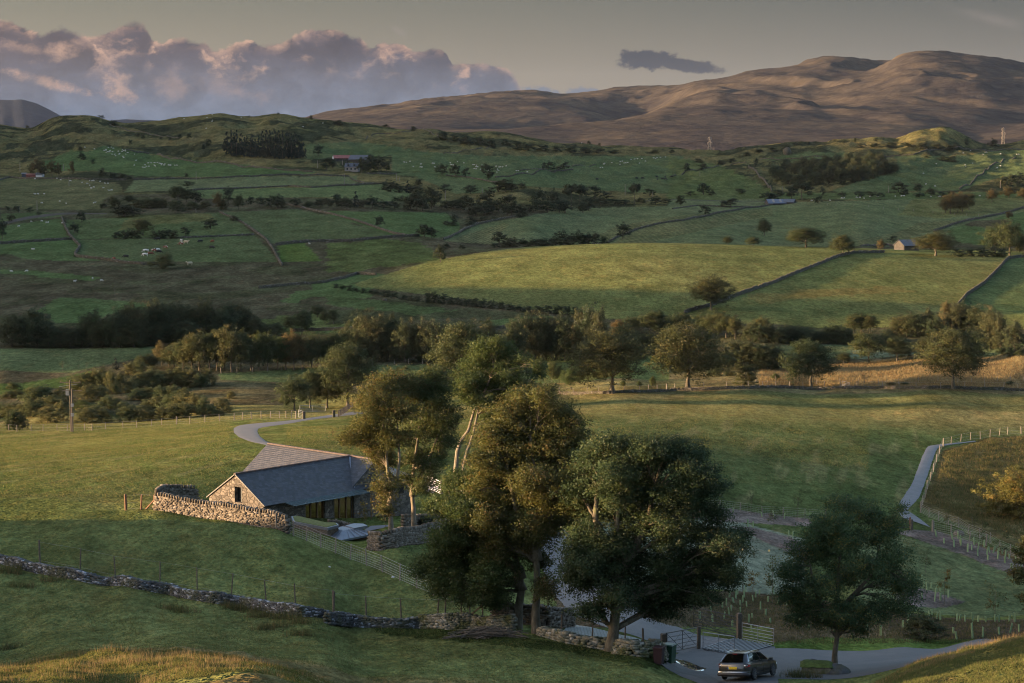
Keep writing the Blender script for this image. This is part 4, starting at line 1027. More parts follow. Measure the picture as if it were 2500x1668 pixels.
wood(cD, 'greenbush', [(770,845,770,110),(800,905,830,130,'far'),(840,912,830,160,'far'),(900,905,840,120,'far'),(870,805,760,110),(930,850,790,110),(1000,855,780,140),(1060,850,775,100),(1100,850,790,90),(1190,872,795,115),(1200,810,700,130,'broad'),(1260,812,715,100,'broad'),(1320,812,735,100,'far'),(1300,862,805,110),(1380,855,800,90),(1470,862,745,75,'russet'),(1500,860,790,90),(1540,820,710,75,'far'),(1610,862,760,78,'broad'),(1690,832,770,55,'far'),(1760,835,775,75,'far'),(1820,850,770,80,'far'),(1870,852,760,90,'far'),(1900,850,790,80),(1990,842,780,80,'far'),(2080,850,800,80),(2150,842,790,80,'far'),(2210,845,780,90,'far'),(2270,795,755,50,'far'),(2300,845,790,90,'far')],
     'in the mixed thicket along the valley road', 'bushy tree', 'trees of the thicket along the road', 1000, 1700)
wood(cF, 'far', [(30,832,765,80),(75,610,545,50),(185,597,545,58),(185,760,682,100),(195,902,825,85),(100,770,735,70),(240,770,735,60),(370,842,780,110),(320,845,800,60),(440,752,718,90),(540,580,510,34),(620,800,742,120),(660,795,750,90),(700,770,725,90),(780,790,700,100),(850,792,680,150,'pine'),(900,770,735,60),(960,822,765,66),(990,770,710,40),(1120,780,740,60),(1240,780,735,90),(1310,775,735,80),(1380,780,745,70),(1500,742,672,110),(1540,770,720,80),(1630,742,685,72),(1640,780,745,80),(1720,772,715,80),(1790,780,735,70),(1850,780,735,70)],
     'along the far road on the right', 'dark roadside tree', 'trees along the far road', 1150, 2300)
wood(cF, 'russet', [(1815,885,775,100),(1850,890,745,120),(1900,880,750,110),(1930,875,745,110),(1975,862,740,110),(2130,810,720,85),(2245,782,705,110),(2340,790,720,90),(2243,927,870,55)], 'in the golden clump above the right hand wall', 'windswept golden tree', 'golden trees above the long wall', 1000, 1800)
wood(cF, 'farbush', [(2210,700,640,90),(2260,690,625,90),(2310,690,610,100),(2300,730,680,90),(1690,515,495,40),(1800,535,500,90),(1860,540,500,90),(300,555,525,60),(380,545,515,70),(150,545,515,70),(1450,440,405,110),(1560,440,405,110),(1660,450,410,110),(1760,455,415,110),(1860,460,420,110),(1340,440,410,90),(1240,445,415,80),(480,500,470,70),(560,480,450,80),(650,470,440,90),(740,460,430,90)], 'in the gorse on the far right slope', 'dark gorse bush', 'gorse on the far right slope', 1300, 2600)
# on and around the drumlin
for args in [('solo',(597,1035,925,95),'crooked leaning thorn tree alone in the mown field behind the lit hill'),('broad',(350,1097,1040,78),'pale green shrub left of the two behind the lit hill crest'),('broad',(520,1107,1045,110),'pale green shrub right of its twin behind the lit hill crest'),
             ('solo',(875,1117,980,270),'broad low dark tree on the crest of the lit hill'),('solo',(1125,1172,1028,172),'round crowned tree at the wall end on the lit hill crest'),('solo',(235,1537,1308,300),'large round dark tree by the wall on the lit hill slope'),
             ('bare',(580,1372,1318,60),'thin bare tree beside the wall on the lit hill'),('russet',(1380,1142,1060,58),'small tree left of the slate roofed field barn'),('far',(1465,1087,1035,66),'small dark tree behind the field barn'),
             ('solo',(1750,1172,1010,285),'wide golden green tree right of the slate roofed field barn'),('broad',(2150,1160,960,190),'tall golden tree at the right edge beyond the lit hill'),('broad',(2250,1170,935,200),'tallest golden tree at the right edge beyond the lit hill'),('broad',(2340,1172,1030,110),'small golden tree at the right edge by the wall end')]:
    kd, q, lab = args; px, py = cF(q[0], q[1]); p = hit(px, py, 640, 1400); k = p.y / F
    place_tree(kd, p, (q[1] - q[2]) / 2.76 * k, q[3] / 2.76 * k, lab)
wood(cF, 'farbush', [(1900,1175,1125,110),(1980,1175,1120,110),(2060,1178,1115,110),(2130,1178,1110,110),(2200,1180,1120,110)], 'in the dark hedge right of the field barn', 'dark hedge bush', 'hedge bushes right of the field barn', 800, 1300)
wood(cH, 'farbush', [(60,148,118,60),(100,155,125,60),(150,165,128,60),(190,175,140,60),(240,182,148,60),(290,190,155,60),(330,198,160,60),(380,205,165,60),(410,208,160,60),(450,215,175,60),(510,225,190,60),(560,232,195,60),(610,238,198,60),(680,245,175,70),(720,248,170,90),(780,255,185,90),(830,258,205,70),(880,262,208,80),(940,268,218,80),(990,275,215,80),(1050,280,220,80),(1110,285,228,80),(1170,290,235,80),(1230,298,250,80),(1290,305,260,80),(1350,310,265,80),(1420,315,265,90),(1480,318,262,90),(1550,322,260,90),(1610,325,265,90),(1670,328,270,90)],
     'in the hedge at the lit hill foot', 'dark hedge bush', 'hedge bushes under the lit hill', 620, 900)
wood(cG, 'broad', [(2035,460,290,130),(2060,440,310,110),(2140,345,262,110),(2190,385,300,80),(2245,390,290,90),(1960,440,330,110)], 'in the loose group on the moor', 'open crowned tree', 'loose group of trees on the moor', 560, 900)
wood(cG, 'bare', [(775,200,100,85)], 'on the brown moor left of the centre', 'thin bare tree standing alone', None, 560, 1000)
# dark wood on the left
wood(cG, 'wood', [(60,552,340,220),(150,552,345,200),(240,552,300,240),(320,552,380,180),(400,550,405,180),(470,550,420,160),(540,550,405,180),(610,550,312,210),(670,550,380,170),(740,548,360,200),(800,546,300,200),(860,546,262,210),(900,548,370,200),(940,546,268,200),(1010,545,262,200),(1000,548,380,200),(1070,544,250,210),(1120,520,262,200),(1150,540,380,180),(1200,520,258,210),(1260,545,380,180),(1280,510,285,200),(1340,500,270,200),(1390,500,232,210),(1440,500,300,200),(1480,500,300,210),(1530,480,258,210),(1590,480,262,200),(1640,490,290,150),(1720,500,350,170),(1700,505,400,150),(1790,500,400,150),(1850,470,390,130)],
     'in the dark wood on the left', 'dark broadleaf tree', 'trees of the dark wood on the left', 520, 760, 6)
wood(cG, 'broad', [(960,695,600,160),(1020,690,595,120),(1080,680,510,110,'russet'),(1120,690,590,130),(1160,700,540,200),(1230,705,500,200),(1290,708,470,200),(1340,708,440,210),(1400,710,440,200),(1450,712,480,180),(1500,712,425,210),(1560,714,410,230),(1620,712,430,200),(1680,712,480,180),(1740,706,450,160,'green'),(1800,706,442,180),(1860,706,478,180,'green'),(1920,704,470,170,'green'),(1980,702,442,190,'russet'),(2040,698,470,170),(2090,694,452,210),(2150,690,480,190),(2230,684,445,200),(2290,680,440,190),(780,700,615,55,'spruce'),(880,735,640,110,'bush'),(930,730,640,120,'bush')],
     'in the sunlit belt left of centre', 'green and gold tree', 'trees of the sunlit belt left of centre', 470, 640, 4)
wood(cG, 'bush', [(10,1010,920,150),(80,1010,915,180),(150,1010,920,150),(230,940,800,220),(300,930,800,200),(200,1020,895,140),(270,1010,890,120),(330,1055,930,170),(350,970,865,170),(420,1040,900,120),(400,930,820,140),(500,830,730,130),(560,845,710,200),(640,845,690,150),(690,845,680,170),(750,860,700,120),(810,822,708,75,'greenbush'),(775,862,795,50,'green'),(600,910,790,150),(670,905,800,140),(730,960,868,150),(780,955,880,120),(560,990,900,150,'green'),(590,1066,950,190),(700,1062,955,150),(640,1020,930,150),(870,855,760,110),(950,835,700,170),(1010,832,680,180),(1070,820,700,140),(1110,800,755,50,'green'),(1160,815,690,180),(1230,812,668,190),(1300,812,680,170),(1400,805,680,130),(1350,815,720,110),(930,900,820,170),(1010,900,810,170),(1090,910,805,170),(1170,905,800,160),(1240,905,815,130),(1000,990,890,170),(1080,985,860,180),(1160,985,852,180),(1250,990,850,190),(1320,1000,850,170),(1370,1020,880,120),(870,1062,940,170),(830,1010,910,140),(940,1060,960,130),(1010,1078,995,130),(1090,1082,985,150),(1170,1062,955,180),(1250,1060,950,170),(1500,990,880,155),(1430,1010,930,90),(1560,893,835,80),(1460,1012,968,110)],
     'in the willow scrub behind the left fence', 'rounded olive willow bush', 'willow bushes behind the left fence', 418, 640)
wood(cG, 'greenbush', [(60,1110,990,80),(100,1112,968,120),(150,1108,990,100)], 'by the left end of the fence', 'dark little thorn tree', 'thorns at the left fence end', 400, 470)
wood(cG, 'bush', [(90,830,780,110),(60,890,835,120),(130,885,830,120)], 'on the left edge of the grey meadow', 'low grey green bush', 'low bushes at the meadow edge', 440, 640)
wood(cG, 'bare', [(425,705,625,62),(530,690,658,30),(585,690,640,30),(700,675,650,35)], 'out in the grey green meadow', 'thin half bare sapling', 'half bare saplings in the meadow', 500, 640)
# belt in the centre and right
wood(cH, 'wood', [(120,650,400,180),(200,655,335,190),(270,655,322,200),(330,652,340,190),(400,650,345,190),(460,648,360,180),(520,646,372,170),(590,646,380,170),(660,660,372,170),(730,660,375,160),(790,655,390,150),(1090,650,375,170),(1260,645,352,180),(1330,645,342,190),(1400,643,340,190),(1470,643,345,190),(1540,640,345,190),(1600,640,330,190),(1660,642,410,170),(1700,640,290,150),(1770,640,285,190),(1830,640,300,150),(1800,645,410,160),(2000,640,400,160)],
     'in the shaded belt behind the big trees', 'tall shaded tree', 'trees of the belt behind the big trees', 520, 760, 6)
wood(cH, 'broad', [(2030,440,345,140),(2100,430,340,130),(2170,460,300,170),(2230,470,295,170),(2290,450,325,130),(2350,460,320,140),(1960,460,360,110,'russet'),(2060,600,440,190),(2130,620,440,200),(2210,600,440,170),(2290,610,420,170)], 'in the brighter group behind the road trees', 'rounded olive tree', 'rounded trees behind the road trees', 520, 800)
wood(cI, 'broad', [(60,440,310,130),(180,480,320,150),(260,482,300,190),(340,482,310,180),(400,490,340,120),(530,500,370,110),(590,500,338,120)], 'in the pale group above the parkland trees', 'olive round topped tree', 'olive trees above the parkland', 540, 800)
wood(cI, 'wood', [(510,522,400,130),(570,524,402,130),(640,524,405,140),(700,524,412,140),(770,526,408,150),(840,528,410,150),(910,528,430,130),(980,530,450,130),(1040,530,420,140),(1100,532,405,150),(1170,534,425,150),(1230,534,440,130),(1420,520,420,120),(1500,480,340,150),(1560,480,320,160),(1630,480,320,160),(1700,480,290,150),(1760,500,340,160),(1830,440,238,110,'russet'),(1900,500,262,160),(1960,500,255,180),(2030,510,265,180),(2100,520,285,170),(2160,560,300,170),(2210,560,340,140),(2060,560,440,160),(2130,560,430,160),(2300,590,370,160)],
     'in the dark belt on the right', 'dark rounded tree', 'trees of the dark belt on the right', 545, 760, 5)
wood(cI, 'broad', [(1200,450,325,130),(1250,448,315,150),(1310,450,325,130)], 'above the dark right hand belt', 'tall olive tree', 'olive trees above the right belt', 545, 800)
wood(cI, 'wood', [(400,692,510,160),(460,692,500,170),(520,692,505,170),(580,695,520,170),(640,695,518,160),(690,695,545,110),(330,715,560,130)], 'in the thicket left of the parkland oak', 'dark thicket tree', 'thicket left of the parkland oak', 470, 600)
wood(cI, 'greenbush', [(280,742,690,80),(345,742,700,60),(380,742,705,60),(670,770,718,60,'green'),(230,742,700,60),(2200,600,545,90),(2260,610,560,80),(2320,605,560,70),(2250,802,772,60),(1450,800,780,60),(1540,798,780,60),(1130,655,580,110,'broad')], 'in the dry grass behind the stone wall', 'small scrubby bush', 'scrub in the dry grass', 440, 640)
for kd, q, cr, lab in [('solo',(910,812,490,380),cI,'broad parkland tree with pale trunk behind the wall, left of the white hurdle'),('solo',(1868,826,408,450),cI,'large golden tree with pale trunk standing right of the white hurdle'),('broad',(1300,655,435,260),cI,'dense rounded tree growing low on the dry grass bank'),
                   ('solo',(1490,642,470,220),cI,'flat crowned tree with crooked trunk on the dry grass bank'),('solo',(1680,625,478,190),cI,'smaller crooked tree between the bank and the golden tree'),('greenbush',(480,798,655,165),cI,'round thorn bush by the fence left of the parkland tree'),
                   ('bare',(1270,795,712,90),cI,'dead tree with stubby bare limbs behind the wall'),('solo',(80,825,385,520),cI,'very large dark tree with leaning double trunk by the wall'),('solo',(1920,858,420,540),cH,'large spreading sycamore with pale trunk at the road fence'),
                   ('solo',(135,950,508,400),cH,'tall round tree behind the wooden railings by the gate'),('solo',(905,850,365,460),cH,'tall dense tree rising behind the sunlit sycamore'),('solo',(2205,955,720,250),cG,'small leaning tree just right of the field gate'),
                   ('solo',(2090,955,700,200),cG,'rounded low tree beside the field gate'),('broad',(1985,975,745,250),cG,'dense dome shaped tree left of the field gate')]:
    px, py = cr(q[0], q[1]); p = hit(px, py, 395, 760); k = p.y / F
    place_tree(kd, p, (q[1] - q[2]) / 2.76 * k, q[3] / 2.76 * k, lab)
wood(cH, 'sapling', [(1440,770,700,60,'green'),(1510,792,640,90,'green'),(1560,790,665,70,'green'),(1600,800,690,70,'green'),(1640,832,675,120,'green'),(1700,800,700,70,'green'),(1800,822,780,30),(1990,820,765,40,'green'),(2100,820,770,40,'green'),(2190,820,740,50,'green')], 'in the young planting behind the wall', 'slim young green tree', 'young trees behind the wall', 430, 560)
# ============================================================ the big trees in the foreground
def big_tree(name_lab, base, lobes_px, trunks_px, kpx, Y, nleaf, size, mat, bark, rad, seed, csize=0.55, twigs=260, depth=0.75, extra=None):
    """lobes_px: (px, py, rx, ry[, depth offset m]) in crop pixels, kpx = (crop); everything stands on the ground at the base"""
    cr = kpx; bx, by = cr(*base); p = P3(bx, by, Y); p.z = float(ground(p.x, p.y)) - 0.05
    k = Y / F
    rng = np.random.default_rng(seed)
    lobes = []
    for i, l in enumerate(lobes_px):
        x, y = cr(l[0], l[1]); rx = l[2] / cr.k * k * 1.10; ry = l[3] / cr.k * k * 1.08
        dy_ = l[4] if len(l) > 4 else rng.uniform(-1, 1) * 2.2
        lobes.append(((x - bx) * k, dy_, (by - y) * k + 0.3, rx, rx * depth + 0.6, ry))
    trunks = []
    for tr in trunks_px:
        pts = []
        for j, (x, y) in enumerate(tr):
            sx, sy = cr(x, y); pts.append(np.array([(sx - bx) * k, 0.15 * math.sin(j * 1.7), max(0.0, (by - sy) * k)]))
        trunks.append(pts)
    cm, cc, cl = crown_mesh('crown', rng, lobes, int(nleaf * 1.75), size * 0.80, mat, csize, shell=0.5)
    tm = trunk_mesh('trunk', rng, trunks, lobes, cc, cl, bark, rad, twigs, 9)
    e = empty('sycamore_tree' if 'ash' not in name_lab else 'ash_tree', p, 0, name_lab, 'tree')
    obj('trunk', tm, e); obj('crown', cm, e)
    return e
# pair behind the garden wall (crop B)
big_tree('left of the two slender sycamores inside the garden wall of the stone barn', (318, 822), [(250,120,110,70),(150,320,95,40),(330,60,110,60),(240,220,80,50),(330,330,90,60),(280,470,75,55),(360,180,90,60),(300,560,70,45),(420,110,70,60),(240,400,60,40),(290,700,40,35),(110,350,50,30),(290,640,45,40),(180,270,60,35)],
         [[(318,822),(312,700),(315,600),(300,480),(290,340),(270,200)],[(312,640),(345,560),(360,420),(350,260)]], cB, 182, 27000, 0.17, L_SYC, BARKP, 0.21, 11, 0.5, 320)
big_tree('right of the two slender sycamores, nearest the barn gable', (430, 780), [(470,60,100,70),(430,160,90,60),(520,150,90,60),(560,80,70,50),(480,260,80,50),(560,250,70,45),(440,420,90,60),(520,430,60,55),(600,330,60,40),(400,320,60,50),(480,530,60,45),(400,520,50,40),(540,-10,80,50),(620,190,50,60),(570,360,45,40)],
         [[(430,780),(428,650),(420,560),(430,440),(450,300),(470,150)],[(425,560),(470,470),(520,360),(560,260)]], cB, 186, 27000, 0.17, L_SYC, BARKP, 0.22, 12, 0.5, 320)
# tall pale sunlit tree (crop H)
big_tree('tall sunlit sycamore with pale forked trunks standing behind the barn', (880, 1480), [(1100,520,110,60),(1010,640,120,70),(1150,640,120,70),(1240,700,110,60),(960,720,100,60),(1080,760,110,60),(1200,800,120,65),(1300,780,100,55),(1180,560,90,60),(1120,690,130,70),(940,800,100,60),(860,750,70,50),(1000,860,90,45),(1130,890,110,45),(1290,880,120,45),(1400,870,80,40),(1320,600,60,40),(1430,620,50,35),(1060,580,90,60),(1150,470,50,30),(1280,930,90,30),(1080,1000,60,25),(1420,700,50,30)],
         [[(870,1480),(860,1350),(875,1200),(900,1130),(950,1060),(990,920),(1050,820),(1100,700)],[(915,1480),(905,1360),(940,1200),(985,1080),(1010,950),(1030,860)],[(910,1400),(960,1330),(1010,1260)],[(905,1400),(960,1360),(1000,1330)]], cH, 228, 42000, 0.20, L_GRN, BARKP, 0.27, 13, 0.6, 260)
# central golden tree, two stems (crop B)
big_tree('central tall sycamore in brown gold leaf on the right mossy trunk', (1040, 1315), [(1000,150,90,60),(1080,110,60,50),(900,240,110,80),(1020,260,120,80),(1140,230,100,70),(1210,280,70,60),(860,380,110,80),(980,390,120,80),(1120,370,110,70),(1230,350,60,50),(900,500,110,80),(1030,520,120,80),(1150,480,90,70),(960,640,110,80),(1080,650,110,70),(880,760,100,80),(1010,790,110,80),(1100,800,80,70),(980,930,100,70),(1090,1080,60,60),(840,880,90,70),(1060,1000,50,50),(810,330,70,60),(780,450,80,60),(770,600,80,70),(1200,520,80,70),(1220,660,70,60),(1180,780,70,60),(780,740,80,70)],
         [[(1040,1315),(1035,1200),(1045,1080),(1040,950),(1040,800),(1050,650),(1030,480),(1010,300)],[(1040,900),(980,780),(930,650),(900,480)],[(1045,820),(1110,700),(1150,560),(1160,400)]], cB, 135, 90000, 0.14, L_SYC, BARK, 0.27, 14, 0.42, 520)
big_tree('low spreading sycamore with green gold leaves on the left mossy trunk', (945, 1300), [(760,560,110,60),(640,600,80,60),(600,680,90,50),(700,680,100,70),(800,640,100,70),(620,800,90,60),(740,790,110,80),(860,620,80,70),(560,860,60,40),(660,920,100,60),(560,980,100,60),(480,1030,80,40),(600,1060,110,60),(720,1040,110,70),(820,1000,100,70),(560,1130,80,40),(680,1140,90,45),(800,1100,80,50),(520,690,50,30),(760,910,100,70),(850,900,80,60),(700,1180,60,30),(840,1180,60,30)],
         [[(945,1300),(950,1200),(965,1100),(960,1020),(940,940),(900,840),(850,740)],[(960,1060),(860,1060),(760,1070),(640,1080)],[(955,1000),(880,940),(780,880),(680,820)]], cB, 137, 80000, 0.14, L_GRN, BARK, 0.30, 15, 0.42, 480)
# large dark tree
big_tree('large dark green sycamore beside the lane, right of the golden one', (1410, 1410), [(1500,400,90,60),(1400,370,90,50),(1600,380,90,60),(1690,370,80,50),(1320,450,90,60),(1440,480,110,70),(1560,480,110,70),(1680,470,100,60),(1780,480,70,60),(1300,560,100,70),(1420,600,110,80),(1560,600,110,70),(1700,600,110,70),(1830,610,90,40),(1300,700,100,70),(1430,730,120,80),(1580,730,110,70),(1720,720,100,60),(1280,820,90,60),(1400,860,110,70),(1540,860,110,70),(1700,840,110,60),(1860,830,120,40),(1960,840,70,30),(1260,950,90,60),(1380,990,110,70),(1520,990,110,60),(1680,980,110,60),(1830,960,90,40),(1290,1080,90,60),(1420,1110,100,60),(1560,1110,100,60),(1700,1090,110,50),(1820,1090,80,40),(1300,1190,80,40),(1450,1200,70,45),(1590,1210,80,50),(1720,1180,80,45),(1640,1270,50,25),(1330,1240,50,25),(1800,420,80,60),(1870,500,70,50),(1900,600,90,45),(1850,700,100,60),(1950,740,60,40),(1980,850,110,45),(2070,862,60,28),(1930,950,110,55),(2010,1000,60,40),(1900,1060,110,50),(2010,1080,70,35),(1880,1150,80,35),(1760,1180,90,40),(1700,1250,60,30),(1230,620,70,60),(1220,900,70,50),(1210,1020,70,50)],
         [[(1410,1410),(1425,1300),(1435,1180),(1440,1050),(1435,900),(1440,760),(1450,600)],[(1435,1150),(1520,1130),(1600,1080),(1700,1040)],[(1438,1000),(1520,900),(1590,760),(1620,600)],[(1436,950),(1370,860),(1330,720),(1340,560)]], cB, 131, 150000, 0.14, L_DRK, BARK, 0.36, 16, 0.42, 560)
# ash, lower right (crop C)
big_tree('round crowned ash tree with slim trunk at the edge of the lane', (790, 1505), [(860,690,100,50),(760,740,90,60),(940,730,90,60),(680,820,90,60),(820,830,110,70),(980,820,100,60),(1060,760,60,50),(640,920,80,60),(760,950,110,70),(920,950,110,70),(1060,930,90,60),(580,1030,80,60),(700,1060,110,70),(860,1070,110,70),(1020,1060,100,70),(1130,1040,70,60),(560,1140,80,50),(660,1180,100,60),(800,1190,110,60),(950,1180,100,60),(1090,1150,90,60),(600,1250,60,40),(720,1270,70,40),(860,1270,80,45),(1020,1260,60,50),(1150,1110,60,50),(540,1000,50,40),(900,1300,40,30),(1100,680,30,25)],
         [[(790,1505),(792,1420),(800,1330),(805,1200),(800,1060),(810,920),(830,780)],[(800,1250),(740,1180),(680,1080),(660,960)],[(803,1200),(880,1120),(960,1020),(1000,900)]], cC, 134, 58000, 0.125, L_ASH, BARK, 0.19, 17, 0.40, 420)
# gold bush and overhanging branch at the right edge
rngb = np.random.default_rng(77)
for kd, q, cr, Yr, lab in [('gold', (2150, 690, 265, 500), cL, (285, 330), 'large rounded golden willow at the right edge of the rushy pasture')]:
    px, py = cr(q[0], q[1]); p = hit(px + 40, py + 2, *Yr); k = p.y / F
    lob = auto_lobes(rngb, 1.28 * 500 / cr.k * k, (q[1] - q[2]) / cr.k * k, -0.8, 10, flat=1.0)
    cm, cc, cl = crown_mesh('crown', rngb, lob, 26000, 0.2, L_GLD, 0.5, floor=0.1)
    tm = trunk_mesh('trunk', rngb, [[np.array([0, 0, 0.]), np.array([.2, 0, 1.]), np.array([.1, 0, 2.5])]], lob, cc, cl, BARKD, 0.12, 60)
    e = empty('willow_bush', p, 0, lab, 'bush'); obj('trunk', tm, e); obj('crown', cm, e)
p = P3(2548, 1600, 150); p.z = float(ground(p.x, p.y)); k = 150 / F
rng = np.random.default_rng(5)
lob = [((x - 2548) * k, rng.uniform(-.6, .6), (1600 - y) * k, rx * k, rx * k, ry * k) for x, y, rx, ry in [(2530,1340,50,40),(2500,1370,26,20),(2482,1405,26,16),(2475,1418,14,9),(2540,1420,45,40),(2500,1330,18,14),(2505,1470,22,22),(2550,1500,50,40),(2498,1310,10,10),(2580,1300,50,60)]]
cm, cc, cl = crown_mesh('crown', rng, lob, 16000, 0.15, L_SYC, 0.35)
tm = trunk_mesh('trunk', rng, [[np.array([0, 0, 0.]), np.array([0, 0, 2.]), np.array([.1, 0, 5.]), np.array([.3, 0, 7.5])]], lob, cc, cl, BARK, 0.2, 60)
e = empty('oak_tree', p, 0, 'russet leaved oak reaching in from the right edge over the planting', 'tree'); obj('trunk', tm, e); obj('crown', cm, e)
# ============================================================ dry stone walls, fences, roads
def stone_material(name, c1, c2, c3, moss=0.0):
    m, t, out = newmat(name)
    at = t.n('ShaderNodeAttribute'); at.attribute_name = 'Col'; v = t.xyz(at.outputs['Vector'])
    ge = t.n('ShaderNodeNewGeometry'); pos = ge.outputs['Position']
    c = t.mix(v[0], c1, c2); c = t.mix(t.mr(v[1], 0.8, 0.95), c, c3)
    n_ = t.noise(pos, 7.0, 4, 0.7); c = t.vmath('SCALE', c, scale=t.mr(n_, 0.3, 0.7, 0.65, 1.35))
    if moss: c = t.mix(t.math('MULTIPLY', t.mr(t.noise(pos, 1.1, 4, 0.6), 0.45, 0.6), moss), c, (0.05, 0.055, 0.02))
    pbr(t, out, c, 0.95, bump(t, n_, 0.6, 0.05), 0, 0.15)
    return m
ST_GREY = stone_material('lichened_stone', (0.040, 0.040, 0.042), (0.085, 0.085, 0.09), (0.26, 0.27, 0.31), 0.5)
ST_WARM = stone_material('warm_stone', (0.070, 0.060, 0.048), (0.125, 0.106, 0.086), (0.165, 0.148, 0.13))
ST_MOSS = stone_material('mossy_stone', (0.10, 0.095, 0.075), (0.17, 0.155, 0.12), (0.25, 0.24, 0.22), 0.9)
ST_FAR = stone_material('far_stone', (0.058, 0.050, 0.041), (0.085, 0.074, 0.062), (0.13, 0.12, 0.11), 0.5)
def stones_mesh(name, rng, cens, dims, yaw, mat, rough=0.16):
    """angular stones: (n,3) centres, (n,3) dimensions, (n,) directions"""
    n = len(cens)
    base = np.array([[x, y, z] for z in (-.5, .5) for x, y in ((-.5, -.5), (.5, -.5), (.5, .5), (-.5, .5))])
    V = base[None] * (1 + rng.normal(size=(n, 8, 3)) * rough)
    V = V * dims[:, None]
    til = rng.normal(size=n) * 0.12; c_, s_ = np.cos(til), np.sin(til)
    x, z = V[..., 0] * c_[:, None] - V[..., 2] * s_[:, None], V[..., 0] * s_[:, None] + V[..., 2] * c_[:, None]
    y = V[..., 1]; ya = yaw + rng.normal(size=n) * 0.10; cy, sy = np.cos(ya)[:, None], np.sin(ya)[:, None]
    V = np.stack([x * cy - y * sy, x * sy + y * cy, z], -1) + cens[:, None]
    fq = np.array([(3, 2, 1, 0), (4, 5, 6, 7), (0, 1, 5, 4), (1, 2, 6, 5), (2, 3, 7, 6), (3, 0, 4, 7)])
    Fq = (fq[None] + (np.arange(n) * 8)[:, None, None]).reshape(-1, 4)
    me = mesh_np(name, V.reshape(-1, 3), Fq, [mat])
    color_attr(me, np.repeat(np.stack([rng.uniform(0, 1, n), rng.uniform(0, 1, n), rng.uniform(0, 1, n)], -1), 8, axis=0))
    return me
def polyline_pts(pts, step):
    pts = [Vector(p) for p in pts]; out = []
    for a, b in zip(pts, pts[1:]):
        L = (b.xy - a.xy).length; n = max(1, int(round(L / step)))
        for i in range(n): out.append((a.lerp(b, i / n), math.atan2(b.y - a.y, b.x - a.x)))
    out.append((pts[-1], out[-1][1])); return out
def stone_wall(pts3, h, width, s, mat, label, seed=1, ragged=0.15, cope=False, name='stone_wall', cat='wall', group=None, ground_follow=True, broken=0.0):
    """pts3: base points; built up in courses of separate stones"""
    rng = np.random.default_rng(seed)
    line = polyline_pts(pts3, s); cen = []; dim = []; yaw = []
    org = Vector(pts3[0]); 
    rows = max(1, int(round(h / (s * 0.50)))); rh = h / rows
    for i, (p, a) in enumerate(line):
        z0 = float(ground(p.x, p.y)) if ground_follow else p.z
        hv_ = 1 + ragged * float(perlin(np.array(i * s / 2.5), np.array(seed * 1.7)))
        if broken and perlin(np.array(i * s / 6.0), np.array(seed * 3.1)) > broken: hv_ *= 0.35
        for r in range(rows):
            ww = width * (1 - 0.35 * r / rows)
            for side in ((-1, 1) if width > s * 0.9 else (0,)):
                off = side * ww * 0.28
                jx_ = rng.uniform(-.3, .3) * s + (s * 0.5 if r % 2 else 0)
                cen.append((p.x + math.cos(a) * jx_ - math.sin(a) * off, p.y + math.sin(a) * jx_ + math.cos(a) * off, z0 + (r + 0.45) * rh * hv_ + rng.normal() * rh * 0.06))
                dim.append((s * rng.uniform(0.8, 1.9), ww * (0.62 if side else 1.05) * rng.uniform(0.85, 1.1), rh * hv_ * rng.uniform(0.9, 1.2))); yaw.append(a)
        if cope:
            for q in range(max(1, int(s / 0.16))):
                jx_ = (q + .5) * 0.16 - s / 2
                cen.append((p.x + math.cos(a) * jx_, p.y + math.sin(a) * jx_, z0 + h * hv_ + 0.13)); dim.append((0.13 * rng.uniform(.7, 1.2), width * 0.75, 0.30 * rng.uniform(.8, 1.2))); yaw.append(a)
    cen = np.array(cen) - np.array(org)
    me = stones_mesh(name, rng, cen, np.array(dim), np.array(yaw), mat, 0.13)
    o = obj(name, me, None, org); tag(o, label, cat, group, 'thing'); return o
def gp(cr, pts, y0=0, y1=9e9): return [hit(*cr(x, y), y0, y1) for x, y in pts]
# near field wall across the bottom left
stone_wall(gp(cA, [(-60,965),(60,985),(175,1015),(300,1040),(420,1062),(560,1080),(700,1100),(850,1125),(960,1150),(1080,1170),(1200,1185),(1350,1212),(1500,1235),(1640,1255),(1735,1268)], 120, 165), 0.62, 0.45, 0.19, ST_GREY,
           'tumbledown lichened dry stone wall crossing the near field', 3, 0.5)
stone_wall(gp(cB, [(0,1272),(120,1282),(240,1288),(340,1290),(460,1292)], 120, 165), 0.65, 0.5, 0.20, ST_GREY, 'low lichened continuation of the near wall left of the mossy stretch', 4, 0.4)
stone_wall(gp(cB, [(465,1292),(600,1298),(720,1300),(830,1305),(920,1312)], 120, 165), 0.95, 0.55, 0.21, ST_MOSS, 'moss covered stretch of low wall left of the two mossy trunks', 5, 0.4)
stone_wall(gp(cB, [(1065,1330),(1180,1365),(1290,1385),(1390,1402)], 120, 165), 0.6, 0.6, 0.30, ST_MOSS, 'low mossy wall between the mossy trunks and the dark tree', 6, 0.5)
stone_wall(gp(cB, [(1450,1420),(1520,1430),(1600,1440),(1690,1452)], 118, 160), 0.9, 0.7, 0.30, ST_MOSS, 'mossy wall end between the dark tree and the wheelie bins', 7, 0.4)
stone_wall(gp(cB, [(830,1262),(960,1272),(1090,1285),(1205,1290)], 125, 170), 1.2, 0.55, 0.32, ST_WARM, 'rebuilt stone wall beside the car park behind the mossy trunks', 8, 0.1)
